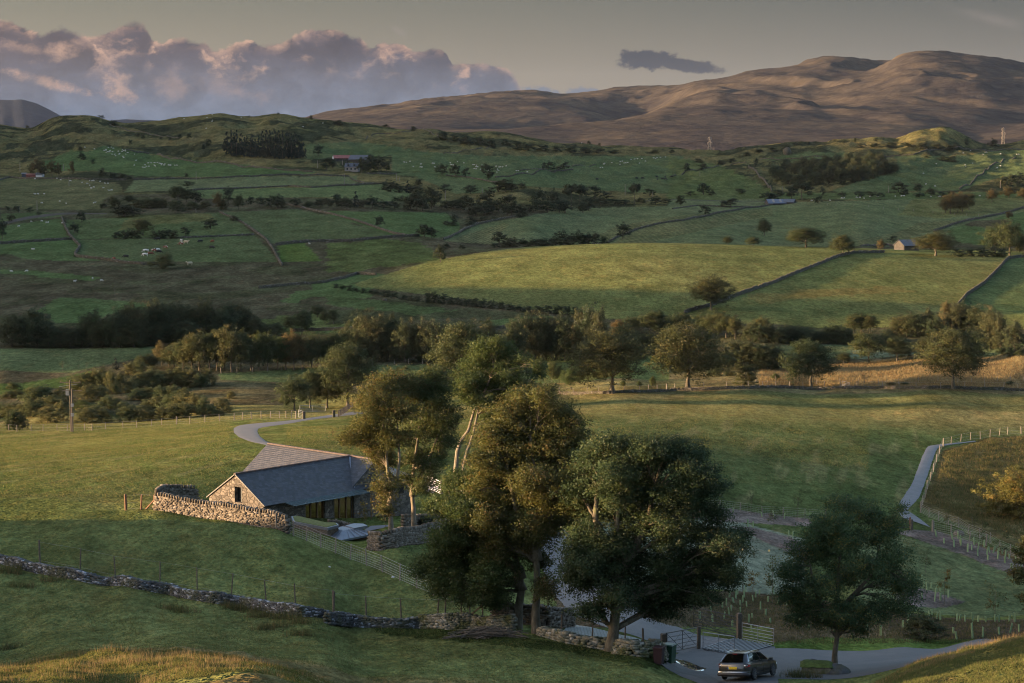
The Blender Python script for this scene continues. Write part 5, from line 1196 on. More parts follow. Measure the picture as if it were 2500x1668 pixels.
# around the barn
bw = [P3(384.6,1243,183), P3(430,1250,182), P3(520,1262,180), P3(600,1276,178), P3(700,1291,176)]
stone_wall(bw, 1.15, 0.55, 0.27, ST_WARM, 'sunlit coped dry stone wall in front of the barn gable', 9, 0.05, True)
stone_wall([P3(384.6,1243,183), P3(400,1240,186.5), P3(440,1241,188), P3(476,1244,188.5)], 1.45, 0.5, 0.27, ST_WARM, 'short return of the coped wall at its left corner', 10, 0.05, True)
gw = [P3(905,1352,176), P3(930,1362,174), P3(962,1362,174.5), P3(1000,1345,178), P3(1040,1325,182), P3(1085,1310,186), P3(1130,1302,188)]
stone_wall(gw, 1.15, 0.5, 0.29, ST_WARM, 'curved coped garden wall below the two slender sycamores', 11, 0.08, True)
stone_wall([P3(805,1292,187), P3(835,1290,188), P3(870,1293,187), P3(876,1297,186)], 0.8, 0.4, 0.25, ST_WARM, 'little coped wall behind the zinc porch roof', 12, 0.05, True)
stone_wall([P3(985,1290,190), P3(1020,1283,192), P3(1060,1278,194), P3(1100,1274,196)], 0.9, 0.4, 0.27, ST_WARM, 'short coped wall right of the barn behind the sycamore trunks', 13, 0.05, True)
# walls of the fields beyond: (crop, points, near, far, height, label)
FW = [
 (cI,[(-40,838),(200,836),(500,826),(800,826),(1100,828),(1400,826),(1700,826),(2000,832),(2200,836),(2420,838)],440,500,0.75,'long low wall with posts behind the right hand field'),
 (cH,[(1560,862),(1750,862),(1900,860),(2100,852),(2340,842)],430,500,0.7,'low wall left of the parkland trees'),
 (cF,[(60,1560),(240,1510),(420,1440),(640,1365),(820,1290),(960,1235),(1080,1185),(1200,1157),(1400,1152)],640,960,1.3,'stone wall climbing between the two lit fields'),
 (cF,[(1885,1530),(1960,1440),(2080,1360),(2180,1260),(2240,1195),(2330,1183),(2420,1183)],640,960,1.3,'stone wall curving down the right end of the lit hill'),
 (cF,[(1740,1010),(1860,965),(2000,930),(2160,900),(2346,850),(2460,820)],1000,1700,1.5,'long dark wall rising to the right edge'),
 (cF,[(1245,1110),(1340,1108),(1420,1100),(1500,1112)],950,1300,1.1,'short wall left of the field barn'),
 (cF,[(-560,1100),(-400,1050),(-260,995),(-100,955),(60,935),(260,890),(480,850),(650,830)],1000,1800,1.3,'dark field wall running to the blue roofed shed'),
 (cE,[(780,1065),(860,1030),(930,990),(1000,960),(1120,935),(1300,905)],960,1500,1.2,'wall beside the mown strip'),
 (cD,[(415,920),(430,960),(465,1030),(500,1070),(540,1110),(505,1160),(520,1180),(700,1200),(830,1222),(960,1245),(1060,1258)],880,1400,1.4,'pale winding wall round the cattle pasture'),
 (cD,[(-40,1095),(150,1082),(300,1074),(480,1062)],900,1400,1.3,'wall from the left edge to the winding wall'),
 (cD,[(1190,1055),(1350,1048),(1500,1042),(1700,1032)],900,1400,1.0,'low wall across the middle of the cattle pasture'),
 (cD,[(1480,882),(1560,915),(1640,955),(1720,1010),(1790,1060),(1840,1130),(1870,1190),(1900,1250)],880,1500,1.2,'tumbled wall running down beside the cattle pasture'),
 (cD,[(1860,1100),(1990,1088),(2100,1080),(2250,1078),(2346,1078)],880,1400,1.5,'thick wall below the green slope'),
 (cE,[(0,1080),(150,1075),(280,1062),(420,1050),(560,1042),(610,1040)],880,1400,1.5,'thick wall continuing to the round dark tree'),
 (cE,[(-300,820),(-100,868),(50,900),(200,940),(340,990),(450,1025),(530,1040)],900,1600,1.3,'straight wall sloping down to the round dark tree'),
 (cH,[(-460,150),(-250,128),(-40,115),(100,85),(200,55),(320,62)],700,1000,1.1,'wall winding over the moor to the lit hill'),
 (cH,[(-240,442),(-100,436),(60,432),(180,425)],560,760,1.0,'wall behind the trees left of centre'),
 (cH,[(1100,425),(1200,418),(1300,425)],560,760,1.0,'bit of wall seen between the centre belt trees'),
 (cD,[(850,460),(1000,485),(1200,520),(1400,545),(1600,565),(1850,592),(2100,610)],1300,2200,1.4,'long wall along the foot of the sheep hill'),
 (cD,[(-40,680),(60,645),(250,655),(450,655),(620,660),(850,662)],1250,2200,1.3,'wall in front of the copper clump'),
 (cD,[(900,660),(1200,655),(1500,650),(1760,635),(1950,628),(2200,632),(2346,640)],1250,2200,1.4,'dark wall between the two bright pastures'),
 (cD,[(1290,732),(1500,722),(1800,712),(1940,705),(2100,715),(2346,695)],1200,2200,1.2,'wall along the lower bright pasture'),
 (cE,[(0,705),(150,698),(300,688),(400,690)],1200,2200,1.2,'wall end under the farm knoll'),
 (cE,[(150,650),(250,685),(380,690),(440,685)],1200,2200,1.0,'farm track wall below the farmhouse'),
 (cE,[(270,620),(350,622),(460,624)],1250,2200,1.2,'garden wall right of the farmhouse trees'),
 (cE,[(800,632),(950,645),(1150,680)],1200,2200,1.0,'wall under the three hedgerow trees'),
 (cE,[(1130,645),(1250,632),(1400,615),(1500,605),(1650,592)],1200,2200,1.2,'wall under the pair of far round trees'),
 (cE,[(1300,598),(1450,588),(1650,570),(1800,560)],1200,2200,0.9,'faint wall high in the wide pasture'),
 (cF,[(-20,640),(60,605),(160,595),(250,580),(380,555),(470,545)],1250,2300,1.1,'wall rising to the top of the pale wall'),
 (cF,[(490,575),(530,600),(560,640),(590,660),(620,700),(645,740)],1250,2300,2.0,'pale stone wall winding down the far slope'),
 (cF,[(1910,725),(1990,690),(2050,630),(2120,570),(2190,550),(2290,510)],1250,2300,1.3,'dark wall climbing the far right pasture'),
 (cF,[(560,525),(700,528),(850,515),(1000,505)],1300,2300,1.1,'wall behind the far wood'),
 (cF,[(1380,492),(1600,492),(1800,462),(2000,458),(2160,465),(2346,458)],1300,2300,1.2,'wall under the rocky knoll'),
 (cE,[(260,385),(300,355),(380,350),(500,340),(560,335)],1500,2400,1.0,'broken wall on the moor slope'),
 (cE,[(640,318),(700,345),(760,370)],1500,2400,1.0,'stony line on the moor crest'),
 (cE,[(780,485),(900,470),(1000,455),(1100,440)],1400,2400,0.9,'ruined wall above the wide pasture'),
 (cD,[(740,290),(850,325),(1000,350),(1200,380)],1500,2400,1.0,'wall over the saddle beside the lit knoll'),
 (cF,[(-20,858),(150,835),(370,845),(500,845)],1100,1800,0.9,'dark ruin wall by the round hawthorn'),
]
for k_, (cr, pts, a_, b_, h_, lab) in enumerate(FW):
    P_ = gp(cr, pts, a_, b_); d_ = P_[0].y
    s_ = 0.34 if d_ < 560 else (0.6 if d_ < 1000 else 0.8)
    h_ = h_ * (0.85 if d_ < 1000 else 0.72)
    stone_wall(P_, h_, s_ * 0.85, s_, ST_FAR, lab, 20 + k_, 0.35, broken=0.2 if ('tumbled' in lab or 'broken' in lab or 'stony' in lab or 'ruined' in lab) else 0.0)
# ------------------------------------------------ roads and paths
def ribbon(name, left, right, mat, y0=0, y1=9e9, off=0.05, n=60, m=6, kind='structure'):
    L = [hit(x, y, y0, y1) for x, y in left]; Rr = [hit(x, y, y0, y1) for x, y in right]
    def res(P_, n):
        P_ = np.array([tuple(p) for p in P_]); d = np.r_[0, np.cumsum(np.linalg.norm(np.diff(P_[:, :2], axis=0), axis=1))]; u_ = np.linspace(0, d[-1], n)
        # smooth through the points
        out = np.stack([np.interp(u_, d, P_[:, i]) for i in range(2)], -1)
        ker = np.array([1, 2, 3, 2, 1]) / 9.0
        for _ in range(3):
            pad = np.pad(out, ((2, 2), (0, 0)), mode='edge'); sm_ = sum(ker[q] * pad[q:q + n] for q in range(5)); sm_[0] = out[0]; sm_[-1] = out[-1]; out = sm_
        return out
    A_, B_ = res(L, n), res(Rr, n); V = []
    for i in range(n):
        for j in range(m + 1):
            q = A_[i] * (1 - j / m) + B_[i] * (j / m)
            if j in (0, m): q = q + 0.10 * np.array([float(perlin(np.array(i * .9 + j), np.array(off * 90))), float(perlin(np.array(i * .9 + j + 50), np.array(off * 90)))]) * min(1, np.linalg.norm(A_[i] - B_[i]) / 2)
            edge = off if 0 < j < m else 0.012
            V.append((q[0], q[1], float(ground(q[0], q[1])) + edge))
    Fq = np.array([(i * (m + 1) + j, i * (m + 1) + j + 1, (i + 1) * (m + 1) + j + 1, (i + 1) * (m + 1) + j) for i in range(n - 1) for j in range(m)])
    o = obj(name, mesh_np(name, V, Fq, [mat], True)); tag(o, kind=kind); return o
def road_material(name, c, c2, sc=1.0, spec=0.4):
    m, t, out = newmat(name)
    ge = t.n('ShaderNodeNewGeometry'); pos = ge.outputs['Position']
    a = t.noise(pos, 0.5 * sc, 5, 0.65); b = t.noise(pos, 14 * sc, 3, 0.7); g = t.noise(pos, 2.5 * sc, 4, 0.6)
    col = t.mix(t.mr(a, 0.4, 0.62), c, c2); col = t.mix(t.mr(t.noise(pos, 0.25, 6, 0.75), 0.55, 0.68, 0, 0.55), col, (0.035, 0.032, 0.028)); col = t.mix(t.mr(t.noise(pos, 1.1, 5, 0.7), 0.60, 0.72, 0, 0.5), col, (0.06, 0.055, 0.04)); col = t.vmath('SCALE', col, scale=t.mr(b, 0.3, 0.7, 0.75, 1.25)); col = t.vmath('SCALE', col, scale=t.mr(g, 0.3, 0.7, 0.9, 1.1))
    pbr(t, out, col, 0.75, bump(t, b, 0.4, 0.02), 0, spec)
    return m
TAR = road_material('tarmac', (0.050, 0.051, 0.056), (0.070, 0.069, 0.072))
GRAV = road_material('gravel', (0.075, 0.080, 0.090), (0.10, 0.103, 0.112), 1.4)
TARD = road_material('wet_gravel', (0.03, 0.032, 0.036), (0.05, 0.052, 0.057), 2.0)
TARW = road_material('drive_surface', (0.070, 0.068, 0.072), (0.095, 0.09, 0.088))
TRK = road_material('track_dust', (0.055, 0.052, 0.046), (0.075, 0.07, 0.06), 1.0, 0.0)
ribbon('road', cC.many((440,1400),(620,1396),(780,1404),(1000,1406),(1200,1394),(1400,1372),(1600,1352),(1800,1335)), cC.many((440,1580),(620,1575),(800,1562),(1000,1552),(1200,1525),(1400,1480),(1600,1440),(1800,1400)), TAR, 126, 200, 0.05, 70, 8)
ribbon('yard', cK.many((290,735),(520,700),(760,690),(1000,620),(1200,590),(1450,640),(1560,655)), cK.many((330,900),(520,1010),(700,1080),(880,1150),(1100,1180),(1300,1180),(1600,1160)), TAR, 122, 170, 0.065, 50, 10)
ribbon('drive', [cK(760,700),cK(420,735),cK(200,640),cB(1560,1352),cB(1380,1290),cB(1215,1222),cB(1130,1130),cB(1085,1040),cB(1060,950),cB(1010,860)], [cK(1150,590),cK(720,505),cK(400,430),cK(0,320),cB(1560,1170),cB(1440,1060),cB(1340,960),cB(1260,880),cB(1210,830),cB(1150,780)], TARW, 126, 300, 0.08, 90, 10)
ribbon('road', cS.many((1056,1206),(960,1168),(870,1136),(780,1112),(716,1100),(660,1090),(610,1079),(584,1068),(571,1057),(570,1046),(585,1038),(620,1034),(690,1029),(745,1022),(800,1014),(860,1006)), cS.many((1075,1190),(980,1150),(890,1120),(800,1102),(740,1096),(690,1092),(652,1080),(634,1066),(628,1055),(630,1046),(650,1042),(690,1037),(745,1027),(800,1020),(860,1013),(900,1008))[:16], TARW, 195, 470, 0.06, 120, 6)
ribbon('path', cL.many((1262,560),(1262,540),(1330,430),(1390,340),(1430,230),(1470,120),(1515,30),(1560,22),(1640,15),(1780,2),(1900,-12)), cL.many((1345,572),(1352,556),(1440,470),(1490,350),(1530,230),(1560,140),(1590,60),(1620,30),(1700,22),(1800,8),(1920,-6)), GRAV, 220, 440, 0.05, 90, 5)
ribbon('path', cL.many((1262,556),(1290,610),(1330,640),(1385,655)), cL.many((1345,568),(1400,600),(1470,650),(1545,712)), GRAV, 220, 440, 0.055, 20, 4)
ribbon('track', cD.many((-60,965),(60,935),(200,905),(330,888),(440,880),(560,884),(720,886)), cD.many((-60,985),(80,950),(220,920),(360,902),(440,892),(560,892),(720,892)), TRK, 1000, 1500, 0.12, 60, 3)
ribbon('track', cF.many((-200,800),(100,795),(300,800),(560,806),(760,800)), cF.many((-200,804),(100,799),(300,804),(560,809),(760,804)), TRK, 1200, 1900, 0.12, 40, 2)
# ============================================================ the stone barn
def masonry(name, c1, c2, mortar, sc=2.2):
    m, t, out = newmat(name)
    tc = t.n('ShaderNodeTexCoord'); p = t.vmath('MULTIPLY', tc.outputs['Object'], (1, 1, 1.5))
    w_ = t.vmath('ADD', p, t.vmath('SCALE', t.noise(p, 3.0, 2, 0.5, 0, 1), scale=0.12))
    d = t.vor(w_, sc, 'DISTANCE_TO_EDGE'); cc_ = t.vor(w_, sc, 'F1', 1)
    c = t.mix(t.xyz(cc_)[0], c1, c2); c = t.vmath('SCALE', c, scale=t.mr(t.xyz(cc_)[1], 0, 1, 0.6, 1.35))
    c = t.vmath('SCALE', c, scale=t.mr(t.noise(p, 9.0, 4, 0.65), 0.3, 0.7, 0.8, 1.2))
    e = t.mr(d, 0.02, 0.07, 0, 1); c = t.mix(e, mortar, c)
    pbr(t, out, c, 0.95, bump(t, t.mr(d, 0.0, 0.12, 0, 1), 0.9, 0.06), 0, 0.15)
    return m
M_STONE = masonry('barn_masonry', (0.075, 0.066, 0.058), (0.145, 0.125, 0.105), (0.075, 0.066, 0.055))
def slate_material(name, c1, c2, stain):
    m, t, out = newmat(name)
    tc = t.n('ShaderNodeTexCoord'); br = t.n('ShaderNodeTexBrick'); t.link(tc.outputs['Object'], br.inputs['Vector'])
    t.put(br.inputs['Color1'], (0, 0, 0)); t.put(br.inputs['Color2'], (1, 1, 1)); t.put(br.inputs['Mortar'], (0.5, 0.5, 0.5))
    for k_, v_ in (('Scale', 1.0), ('Mortar Size', 0.012), ('Mortar Smooth', 0.1), ('Bias', -0.2), ('Brick Width', 0.34), ('Row Height', 0.24)): t.put(br.inputs[k_], v_)
    br.offset = 0.5
    row = t.math('FRACT', t.math('DIVIDE', t.xyz(tc.outputs['Object'])[1], 0.24))
    c = t.mix(br.outputs['Color'], c1, c2)
    c = t.mix(t.mr(t.noise(tc.outputs['Object'], 0.7, 5, 0.7), 0.5, 0.68, 0, 0.7), c, stain)
    c = t.vmath('SCALE', c, scale=t.mr(t.noise(tc.outputs['Object'], 6.0, 3, 0.6), 0.3, 0.7, 0.75, 1.25))
    c = t.mix(br.outputs['Fac'], c, (0.012, 0.012, 0.014))
    h = t.math('ADD', t.math('MULTIPLY', row, 0.7), t.math('MULTIPLY', t.math('SUBTRACT', 1.0, br.outputs['Fac']), 0.5))
    pbr(t, out, c, 0.55, bump(t, h, 0.8, 0.03), 0, 0.45)
    return m
M_SLATE = slate_material('blue_slate', (0.015, 0.017, 0.023), (0.046, 0.050, 0.062), (0.040, 0.036, 0.030))
M_SLATE2 = slate_material('lit_slate', (0.026, 0.027, 0.034), (0.054, 0.053, 0.062), (0.052, 0.044, 0.040))  # paler, warmer slate: grazing light on the rear wing put into the colour
M_LEAD = simple('lead', (0.16, 0.18, 0.22), 0.45, 0.3, 0.15, 3)
M_ZINC = simple('zinc', (0.15, 0.17, 0.21), 0.4, 0.6, 0.12, 2)
M_CREST = simple('ridge_tile', (0.075, 0.056, 0.052), 0.85, 0, 0.3, 3)
M_TIMB = simple('weathered_timber', (0.13, 0.10, 0.075), 0.85, 0, 0.35, 9)
M_OAK = simple('oak', (0.11, 0.065, 0.032), 0.7, 0, 0.25, 5)
M_SEDUM = simple('sedum', (0.085, 0.10, 0.03), 1.0, 0, 0.4, 5)
M_STEEL = simple('dark_steel', (0.05, 0.055, 0.06), 0.45, 0.6, 0.1)
M_DARK = simple('dark_room', (0.012, 0.011, 0.010), 0.9)
def glass_material(name, tint, base, gl=0.55, trans=0.0):
    m, t, out = newmat(name)
    g = t.n('ShaderNodeBsdfGlossy'); t.put(g.inputs['Color'], tint); t.put(g.inputs['Roughness'], 0.06)
    d = t.n('ShaderNodeBsdfDiffuse'); t.put(d.inputs['Color'], base)
    mx = t.n('ShaderNodeMixShader'); t.put(mx.inputs[0], gl); t.link(d.outputs[0], mx.inputs[1]); t.link(g.outputs[0], mx.inputs[2])
    last = mx
    if trans:
        tr = t.n('ShaderNodeBsdfTransparent'); t.put(tr.inputs['Color'], (0.75, 0.85, 0.85))
        m2 = t.n('ShaderNodeMixShader'); t.put(m2.inputs[0], trans); t.link(mx.outputs[0], m2.inputs[1]); t.link(tr.outputs[0], m2.inputs[2]); last = m2
    t.link(last.outputs[0], out.inputs['Surface'])
    return m
M_GLASS = glass_material('window_glass', (0.85, 0.62, 0.40), (0.085, 0.048, 0.018), 0.5)  # brown base and warm tint put a golden reflection into the colour
M_CANOPY = glass_material('canopy_glass', (0.55, 0.68, 0.72), (0.10, 0.13, 0.14), 0.3, 0.45)
def panel(name, org, xd, yd, w, h, th, mat, parent, x0=0.0, skew=None):
    """slab lying in the plane of xd (along) and yd (down the slope); own coordinates so that slates run true"""
    xd = Vector(xd).normalized(); yd = Vector(yd).normalized(); zd = xd.cross(yd)
    if zd.z < 0: zd = -zd
    mtx = Matrix((xd, yd, zd)).transposed().to_4x4(); mtx.translation = Vector(org)
    a, b = (0, 0) if skew is None else skew
    vs = [(x0 , 0, 0), (w, 0, 0), (w + b, h, 0), (x0 + a, h, 0)]
    V = [(x, y, 0) for x, y, _ in vs] + [(x, y, th) for x, y, _ in vs]
    me = mesh_np(name, V, [(3, 2, 1, 0), (4, 5, 6, 7), (0, 1, 5, 4), (1, 2, 6, 5), (2, 3, 7, 6), (3, 0, 4, 7)], [mat])
    o = obj(name, me, parent); o.matrix_parent_inverse = Matrix.Identity(4)
    o.matrix_basis = (parent.matrix_basis.inverted() @ mtx) if parent else mtx
    return o
def prism_uv(mb, org, ud, nd, poly, th):
    """extrude a polygon given in (u, z) along nd by th"""
    ud = Vector(ud); nd = Vector(nd); org = Vector(org); k = len(poly)
    vs = [org + ud * u_ + Vector((0, 0, z_)) for u_, z_ in poly]; vs += [v_ + nd * th for v_ in vs]
    fs = [tuple(range(k))[::-1], tuple(range(k, 2 * k))] + [(i, (i + 1) % k, k + (i + 1) % k, k + i) for i in range(k)]
    mb.add(vs, fs)
md = Vector((0.652, 0.754, 0)).normalized(); nd = Vector((-md.y, md.x, 0)); bd = Vector((0.725, -0.689, 0)).normalized()
A0 = Vector((-23.6, 193.15, 0)); EZ, RZ, GZ0 = CZ - 32.5, CZ - 30.27, CZ - 35.6
J0 = A0 + md * 13.8
barn = empty('stone_barn', (A0.x, A0.y, GZ0), 0, 'L shaped stone barn with dark blue slate roof and big glazed front', 'barn')
bpy.context.view_layer.update()
def rel(v): return Vector(v) - Vector(barn.location)
def bmb(mb, name, mat, parent=barn, smooth=False):
    vs = [tuple(Vector(v) - Vector(barn.location)) for v in mb.v]
    return obj(name, mesh_np(name, vs, mb.f, [mat] if not isinstance(mat, list) else mat, smooth), parent)
# gable with its window opening, then long walls
mb = MB(); g0 = A0.copy(); hw = 3.4
zt = lambda u_: RZ - 0.06 - abs(u_) * (RZ - EZ) / 3.45
wl, wr, wb_, wt = -0.15, 0.80, RZ - 2.35, RZ - 1.02
u = lambda a: a
prism_uv(mb, g0, nd, md, [(-hw, GZ0), (-wr, GZ0), (-wr, zt(wr)), (-hw, zt(hw))], 0.5)
prism_uv(mb, g0, nd, md, [(-wl, GZ0), (hw, GZ0), (hw, zt(hw)), (0, zt(0)), (-wl, zt(wl))] if wl > 0 else [(-wl, GZ0), (hw, GZ0), (hw, zt(hw)), (-wl, zt(wl))], 0.5)
prism_uv(mb, g0, nd, md, [(-wr, GZ0), (-wl, GZ0), (-wl, wb_), (-wr, wb_)], 0.5)
prism_uv(mb, g0, nd, md, [(-wr, wt), (-wl, wt), (-wl, zt(wl)), (0, zt(0)), (-wr, zt(wr))], 0.5)
bmb(mb, 'gable_wall', M_STONE)
mb = MB(); prism_uv(mb, g0 + md * 0.38, nd, md, [(-wr, wb_), (-wl, wb_), (-wl, wt), (-wr, wt)], 0.05); wf_ = bmb(mb, 'window', M_DARK)
mb = MB()
for a_, b_ in ((-wr, -wr + .07), (-wl - .07, -wl), (-wr / 2 - wl / 2 - .03, -wr / 2 - wl / 2 + .03)): prism_uv(mb, g0 + md * 0.33, nd, md, [(a_, wb_), (b_, wb_), (b_, wt), (a_, wt)], 0.045)
bmb(mb, 'window_frame', M_STEEL, wf_)
fr = A0 - nd * 3.4          # front (camera right) long wall line
def fwall(mb, l0, l1, z0, z1, th=0.5, inset=0.0): prism_uv(mb, fr + nd * inset + md * l0, md, nd, [(0, z0), (l1 - l0, z0), (l1 - l0, z1), (0, z1)], th)
mb = MB(); fwall(mb, 0.5, 4.95, GZ0, EZ - .02); fwall(mb, 7.3, 8.42, GZ0, EZ - .02); fwall(mb, 10.9, 11.6, GZ0, EZ - .02)
bk = A0 + nd * 3.4; prism_uv(mb, bk - nd * 0.5 + md * 0.5, md, nd, [(0, GZ0), (13.0, GZ0), (13.0, EZ - .02), (0, EZ - .02)], 0.5)
bmb(mb, 'wall', M_STONE)
for l0, l1, n_ in ((4.95, 7.3, 3), (8.42, 10.9, 3)):
    mb = MB(); fwall(mb, l0, l1, GZ0, EZ - .25, 0.04, 0.25); gz_ = bmb(mb, 'window', M_GLASS)
    mb = MB(); fwall(mb, l0, l1, EZ - .25, EZ - .02, 0.2, 0.15)
    for q in range(n_ + 1):
        x_ = l0 + (l1 - l0) * q / n_; fwall(mb, max(l0, x_ - .05), min(l1, x_ + .05), GZ0, EZ - .25, 0.1, 0.17)
    bmb(mb, 'window_frame', M_OAK, gz_)
# B wing walls
B1 = Vector((-22.7, 211.3, 0)); Bl = (J0 - B1).length + 3.3; B2 = B1 + bd * Bl; mb2 = Vector((-bd.y, bd.x, 0)); mb2 = mb2 if mb2.dot(md) > 0 else -mb2
mb = MB()
prism_uv(mb, B1 - mb2 * 2.9, bd, mb2, [(0, GZ0), (Bl, GZ0), (Bl, EZ - .02), (0, EZ - .02)], 0.5)
zb = lambda u_: RZ - 0.06 - abs(u_) * (RZ - EZ) / 3.0
prism_uv(mb, B2 - bd * 0.5, mb2, bd, [(-2.9, GZ0), (4.7, GZ0), (4.7, zb(4.7)), (0, zb(0)), (-2.9, zb(2.9))], 0.5)
prism_uv(mb, B1, mb2, bd, [(-2.9, GZ0), (4.7, GZ0), (4.7, zb(4.7)), (0, zb(0)), (-2.9, zb(2.9))], 0.5)
bmb(mb, 'wall', M_STONE)
mb = MB(); prism_uv(mb, B2 + bd * 0.01, mb2, bd, [(2.6, EZ - 1.1), (3.5, EZ - 1.1), (3.5, EZ - .5), (2.6, EZ - .5)], 0.03); bmb(mb, 'window', M_DARK)
# roofs
sl_m = math.hypot(3.65, (RZ - EZ) * 3.65 / 3.45)
dn = lambda side, k: (Vector(side) * 1.0 + Vector((0, 0, -(RZ - EZ) / k))).normalized()
rf = panel('roof', A0 - md * 0.12 + Vector((0, 0, RZ)), md, dn(-nd, 3.45), 14.2, sl_m, 0.09, M_SLATE, barn)
panel('roof', A0 - md * 0.12 + Vector((0, 0, RZ)), md, dn(nd, 3.45), 14.2, sl_m, 0.09, M_SLATE, barn)
sl_b = math.hypot(3.2, (RZ - EZ) * 3.2 / 3.0); sl_b2 = math.hypot(4.9, (RZ - EZ) * 4.9 / 3.0)
panel('roof', B1 - bd * 0.1 + Vector((0, 0, RZ + 0.01)), bd, dn(-mb2, 3.0), Bl - 2.6, sl_b, 0.09, M_SLATE2, barn)
panel('roof', B1 + bd * (Bl - 2.69) + Vector((0, 0, RZ + 0.012)), bd, dn(-mb2, 3.0), 2.85, sl_b, 0.09, M_SLATE, barn)
panel('roof', B1 - bd * 0.1 + Vector((0, 0, RZ + 0.01)), bd, dn(mb2, 3.0), Bl + 0.2, sl_b2, 0.09, M_SLATE2, barn)
rz3 = RZ + 0.11
mb = MB(); n_ = 30
for k_ in range(n_): a_ = A0 - md * .12 + md * (14.0 * k_ / n_) + Vector((0, 0, rz3)); mb.beam(a_, a_ + md * (14.0 / n_ - .03), 0.24, 0.12 + .01 * (k_ % 2))
n_ = 34
for k_ in range(n_): a_ = B1 - bd * .1 + bd * ((Bl + .2) * k_ / n_) + Vector((0, 0, rz3 + .015)); mb.beam(a_, a_ + bd * ((Bl + .2) / n_ - .03), 0.24, 0.12 + .01 * (k_ % 2))
bmb(mb, 'ridge_tiles', M_CREST)
vb_ = fr + md * 11.0
mb = MB(); mb.beam(Vector((J0.x, J0.y, RZ + .15)), Vector((vb_.x - 0.1, vb_.y - 0.1, EZ + 0.10)) , 0.22, 0.05); bmb(mb, 'valley_flashing', M_LEAD)
# glass canopy along the eaves
mb = MB(); o1 = fr - nd * 0.15 + md * 2.2; o2 = fr - nd * 1.45 + md * 2.2; L_ = 9.4
mb.add([o1 + Vector((0, 0, EZ - .04)), o1 + md * L_ + Vector((0, 0, EZ - .04)), o2 + md * L_ + Vector((0, 0, EZ - .22)), o2 + Vector((0, 0, EZ - .22)),
        o1 + Vector((0, 0, EZ - .02)), o1 + md * L_ + Vector((0, 0, EZ - .02)), o2 + md * L_ + Vector((0, 0, EZ - .20)), o2 + Vector((0, 0, EZ - .20))], [(3, 2, 1, 0), (4, 5, 6, 7), (0, 1, 5, 4), (1, 2, 6, 5), (2, 3, 7, 6), (3, 0, 4, 7)])
cn = bmb(mb, 'glass_canopy', M_CANOPY)
for k_ in range(8):
    mb = MB(); a_ = fr - nd * 0.1 + md * (2.4 + k_ * 1.28); mb.beam(a_ + Vector((0, 0, EZ - .10)), a_ - nd * 1.5 + Vector((0, 0, EZ - .27)), 0.05, 0.10); bmb(mb, 'bracket', M_STEEL, cn)
mb = MB(); q = fr - nd * 1.3 + md * 11.7; mb.box((q.x, q.y, (GZ0 + EZ) / 2 - .1), (.1, .1, EZ - GZ0 - .2)); bmb(mb, 'post', M_OAK)
# low planted-roof shed and zinc porch in front
def PZ(px, py, z):
    a_, t_ = ray(px, py); Y = z / float(t_); return Vector((float(a_) * Y, Y, CZ + z))
shed = empty('timber_shed', PZ(760, 1290, -35.0), 0, 'low timber shed with grass roof between the barn and the fence', 'shed')
def pmesh(name, top, drop, mat, par, zoff=0.0):
    k = len(top); o_ = Vector(par.location); vs = [v + Vector((0, 0, zoff)) - o_ for v in top]; vs += [v - Vector((0, 0, drop)) for v in vs]
    return obj(name, mesh_np(name, vs, [tuple(range(k)), tuple(range(k, 2 * k))[::-1]] + [(i, k + i, k + (i + 1) % k, (i + 1) % k) for i in range(k)], [mat]), par)
rt = [PZ(711, 1261, -33.0), PZ(716, 1273, -33.0), PZ(800, 1289, -33.0), PZ(827, 1282, -33.0), PZ(822, 1277, -33.0), PZ(795, 1276, -33.0), PZ(760, 1268, -33.0), PZ(722, 1259, -33.0)]
rt = rt[::-1]
cen_ = sum((v for v in rt), Vector()) / len(rt)
pmesh('fascia', rt, 0.22, M_ZINC, shed)
pmesh('grass_roof', [cen_ + (v - cen_) * 0.93 for v in rt], 0.1, M_SEDUM, shed, 0.03)
pmesh('timber_wall', [cen_ + (v - cen_) * 0.96 for v in rt], 2.4, M_TIMB, shed, -0.2)
mb = MB()
for a_, b_ in zip(rt, rt[1:] + rt[:1]):
    n_ = max(2, int((a_ - b_).length / 0.16))
    for q in range(n_): c_ = cen_ + (a_.lerp(b_, q / n_) - cen_) * 0.965; mb.box((c_.x - shed.location.x, c_.y - shed.location.y, CZ - 34.3 - shed.location.z), (.05, .05, 2.1))
mb.build('batten', M_TIMB, shed)
porch = empty('porch', PZ(840, 1330, -35.2), 0, 'zinc roofed oak porch beside the grass roofed shed', 'porch')
zr = -33.85
pr = [PZ(772, 1304, zr), PZ(826, 1320, zr), PZ(908, 1304, zr), PZ(882, 1292, zr), PZ(826, 1290, zr)]
pc = sum(pr, Vector()) / 5
apx = [pc + (v - pc) * 0.35 + Vector((0, 0, 0.42)) for v in pr]
o_ = Vector(porch.location); vs = [v - o_ for v in pr] + [v - o_ for v in apx]
obj('zinc_roof', mesh_np('zinc_roof', vs, [(i, (i + 1) % 5, 5 + (i + 1) % 5, 5 + i) for i in range(5)] + [(5, 6, 7, 8, 9)], [M_ZINC]), porch)
pmesh('fascia', pr, 0.16, M_ZINC, porch, -0.005)
mb = MB()
for i in range(5):
    a_, b_ = pr[i], pr[(i + 1) % 5]; c_, d_ = apx[i], apx[(i + 1) % 5]
    for q in range(0, 6): u_ = q / 6; mb.beam(a_.lerp(b_, u_) - o_ + Vector((0, 0, .03)), c_.lerp(d_, u_) - o_ + Vector((0, 0, .03)), 0.035, 0.04)
mb.build('standing_seam', M_LEAD, porch)
up = [pc + (v - pc) * 0.40 + Vector((0.9, 0.9, 0.50)) for v in pr]
pmesh('rooflight', up, 0.22, M_ZINC, porch)
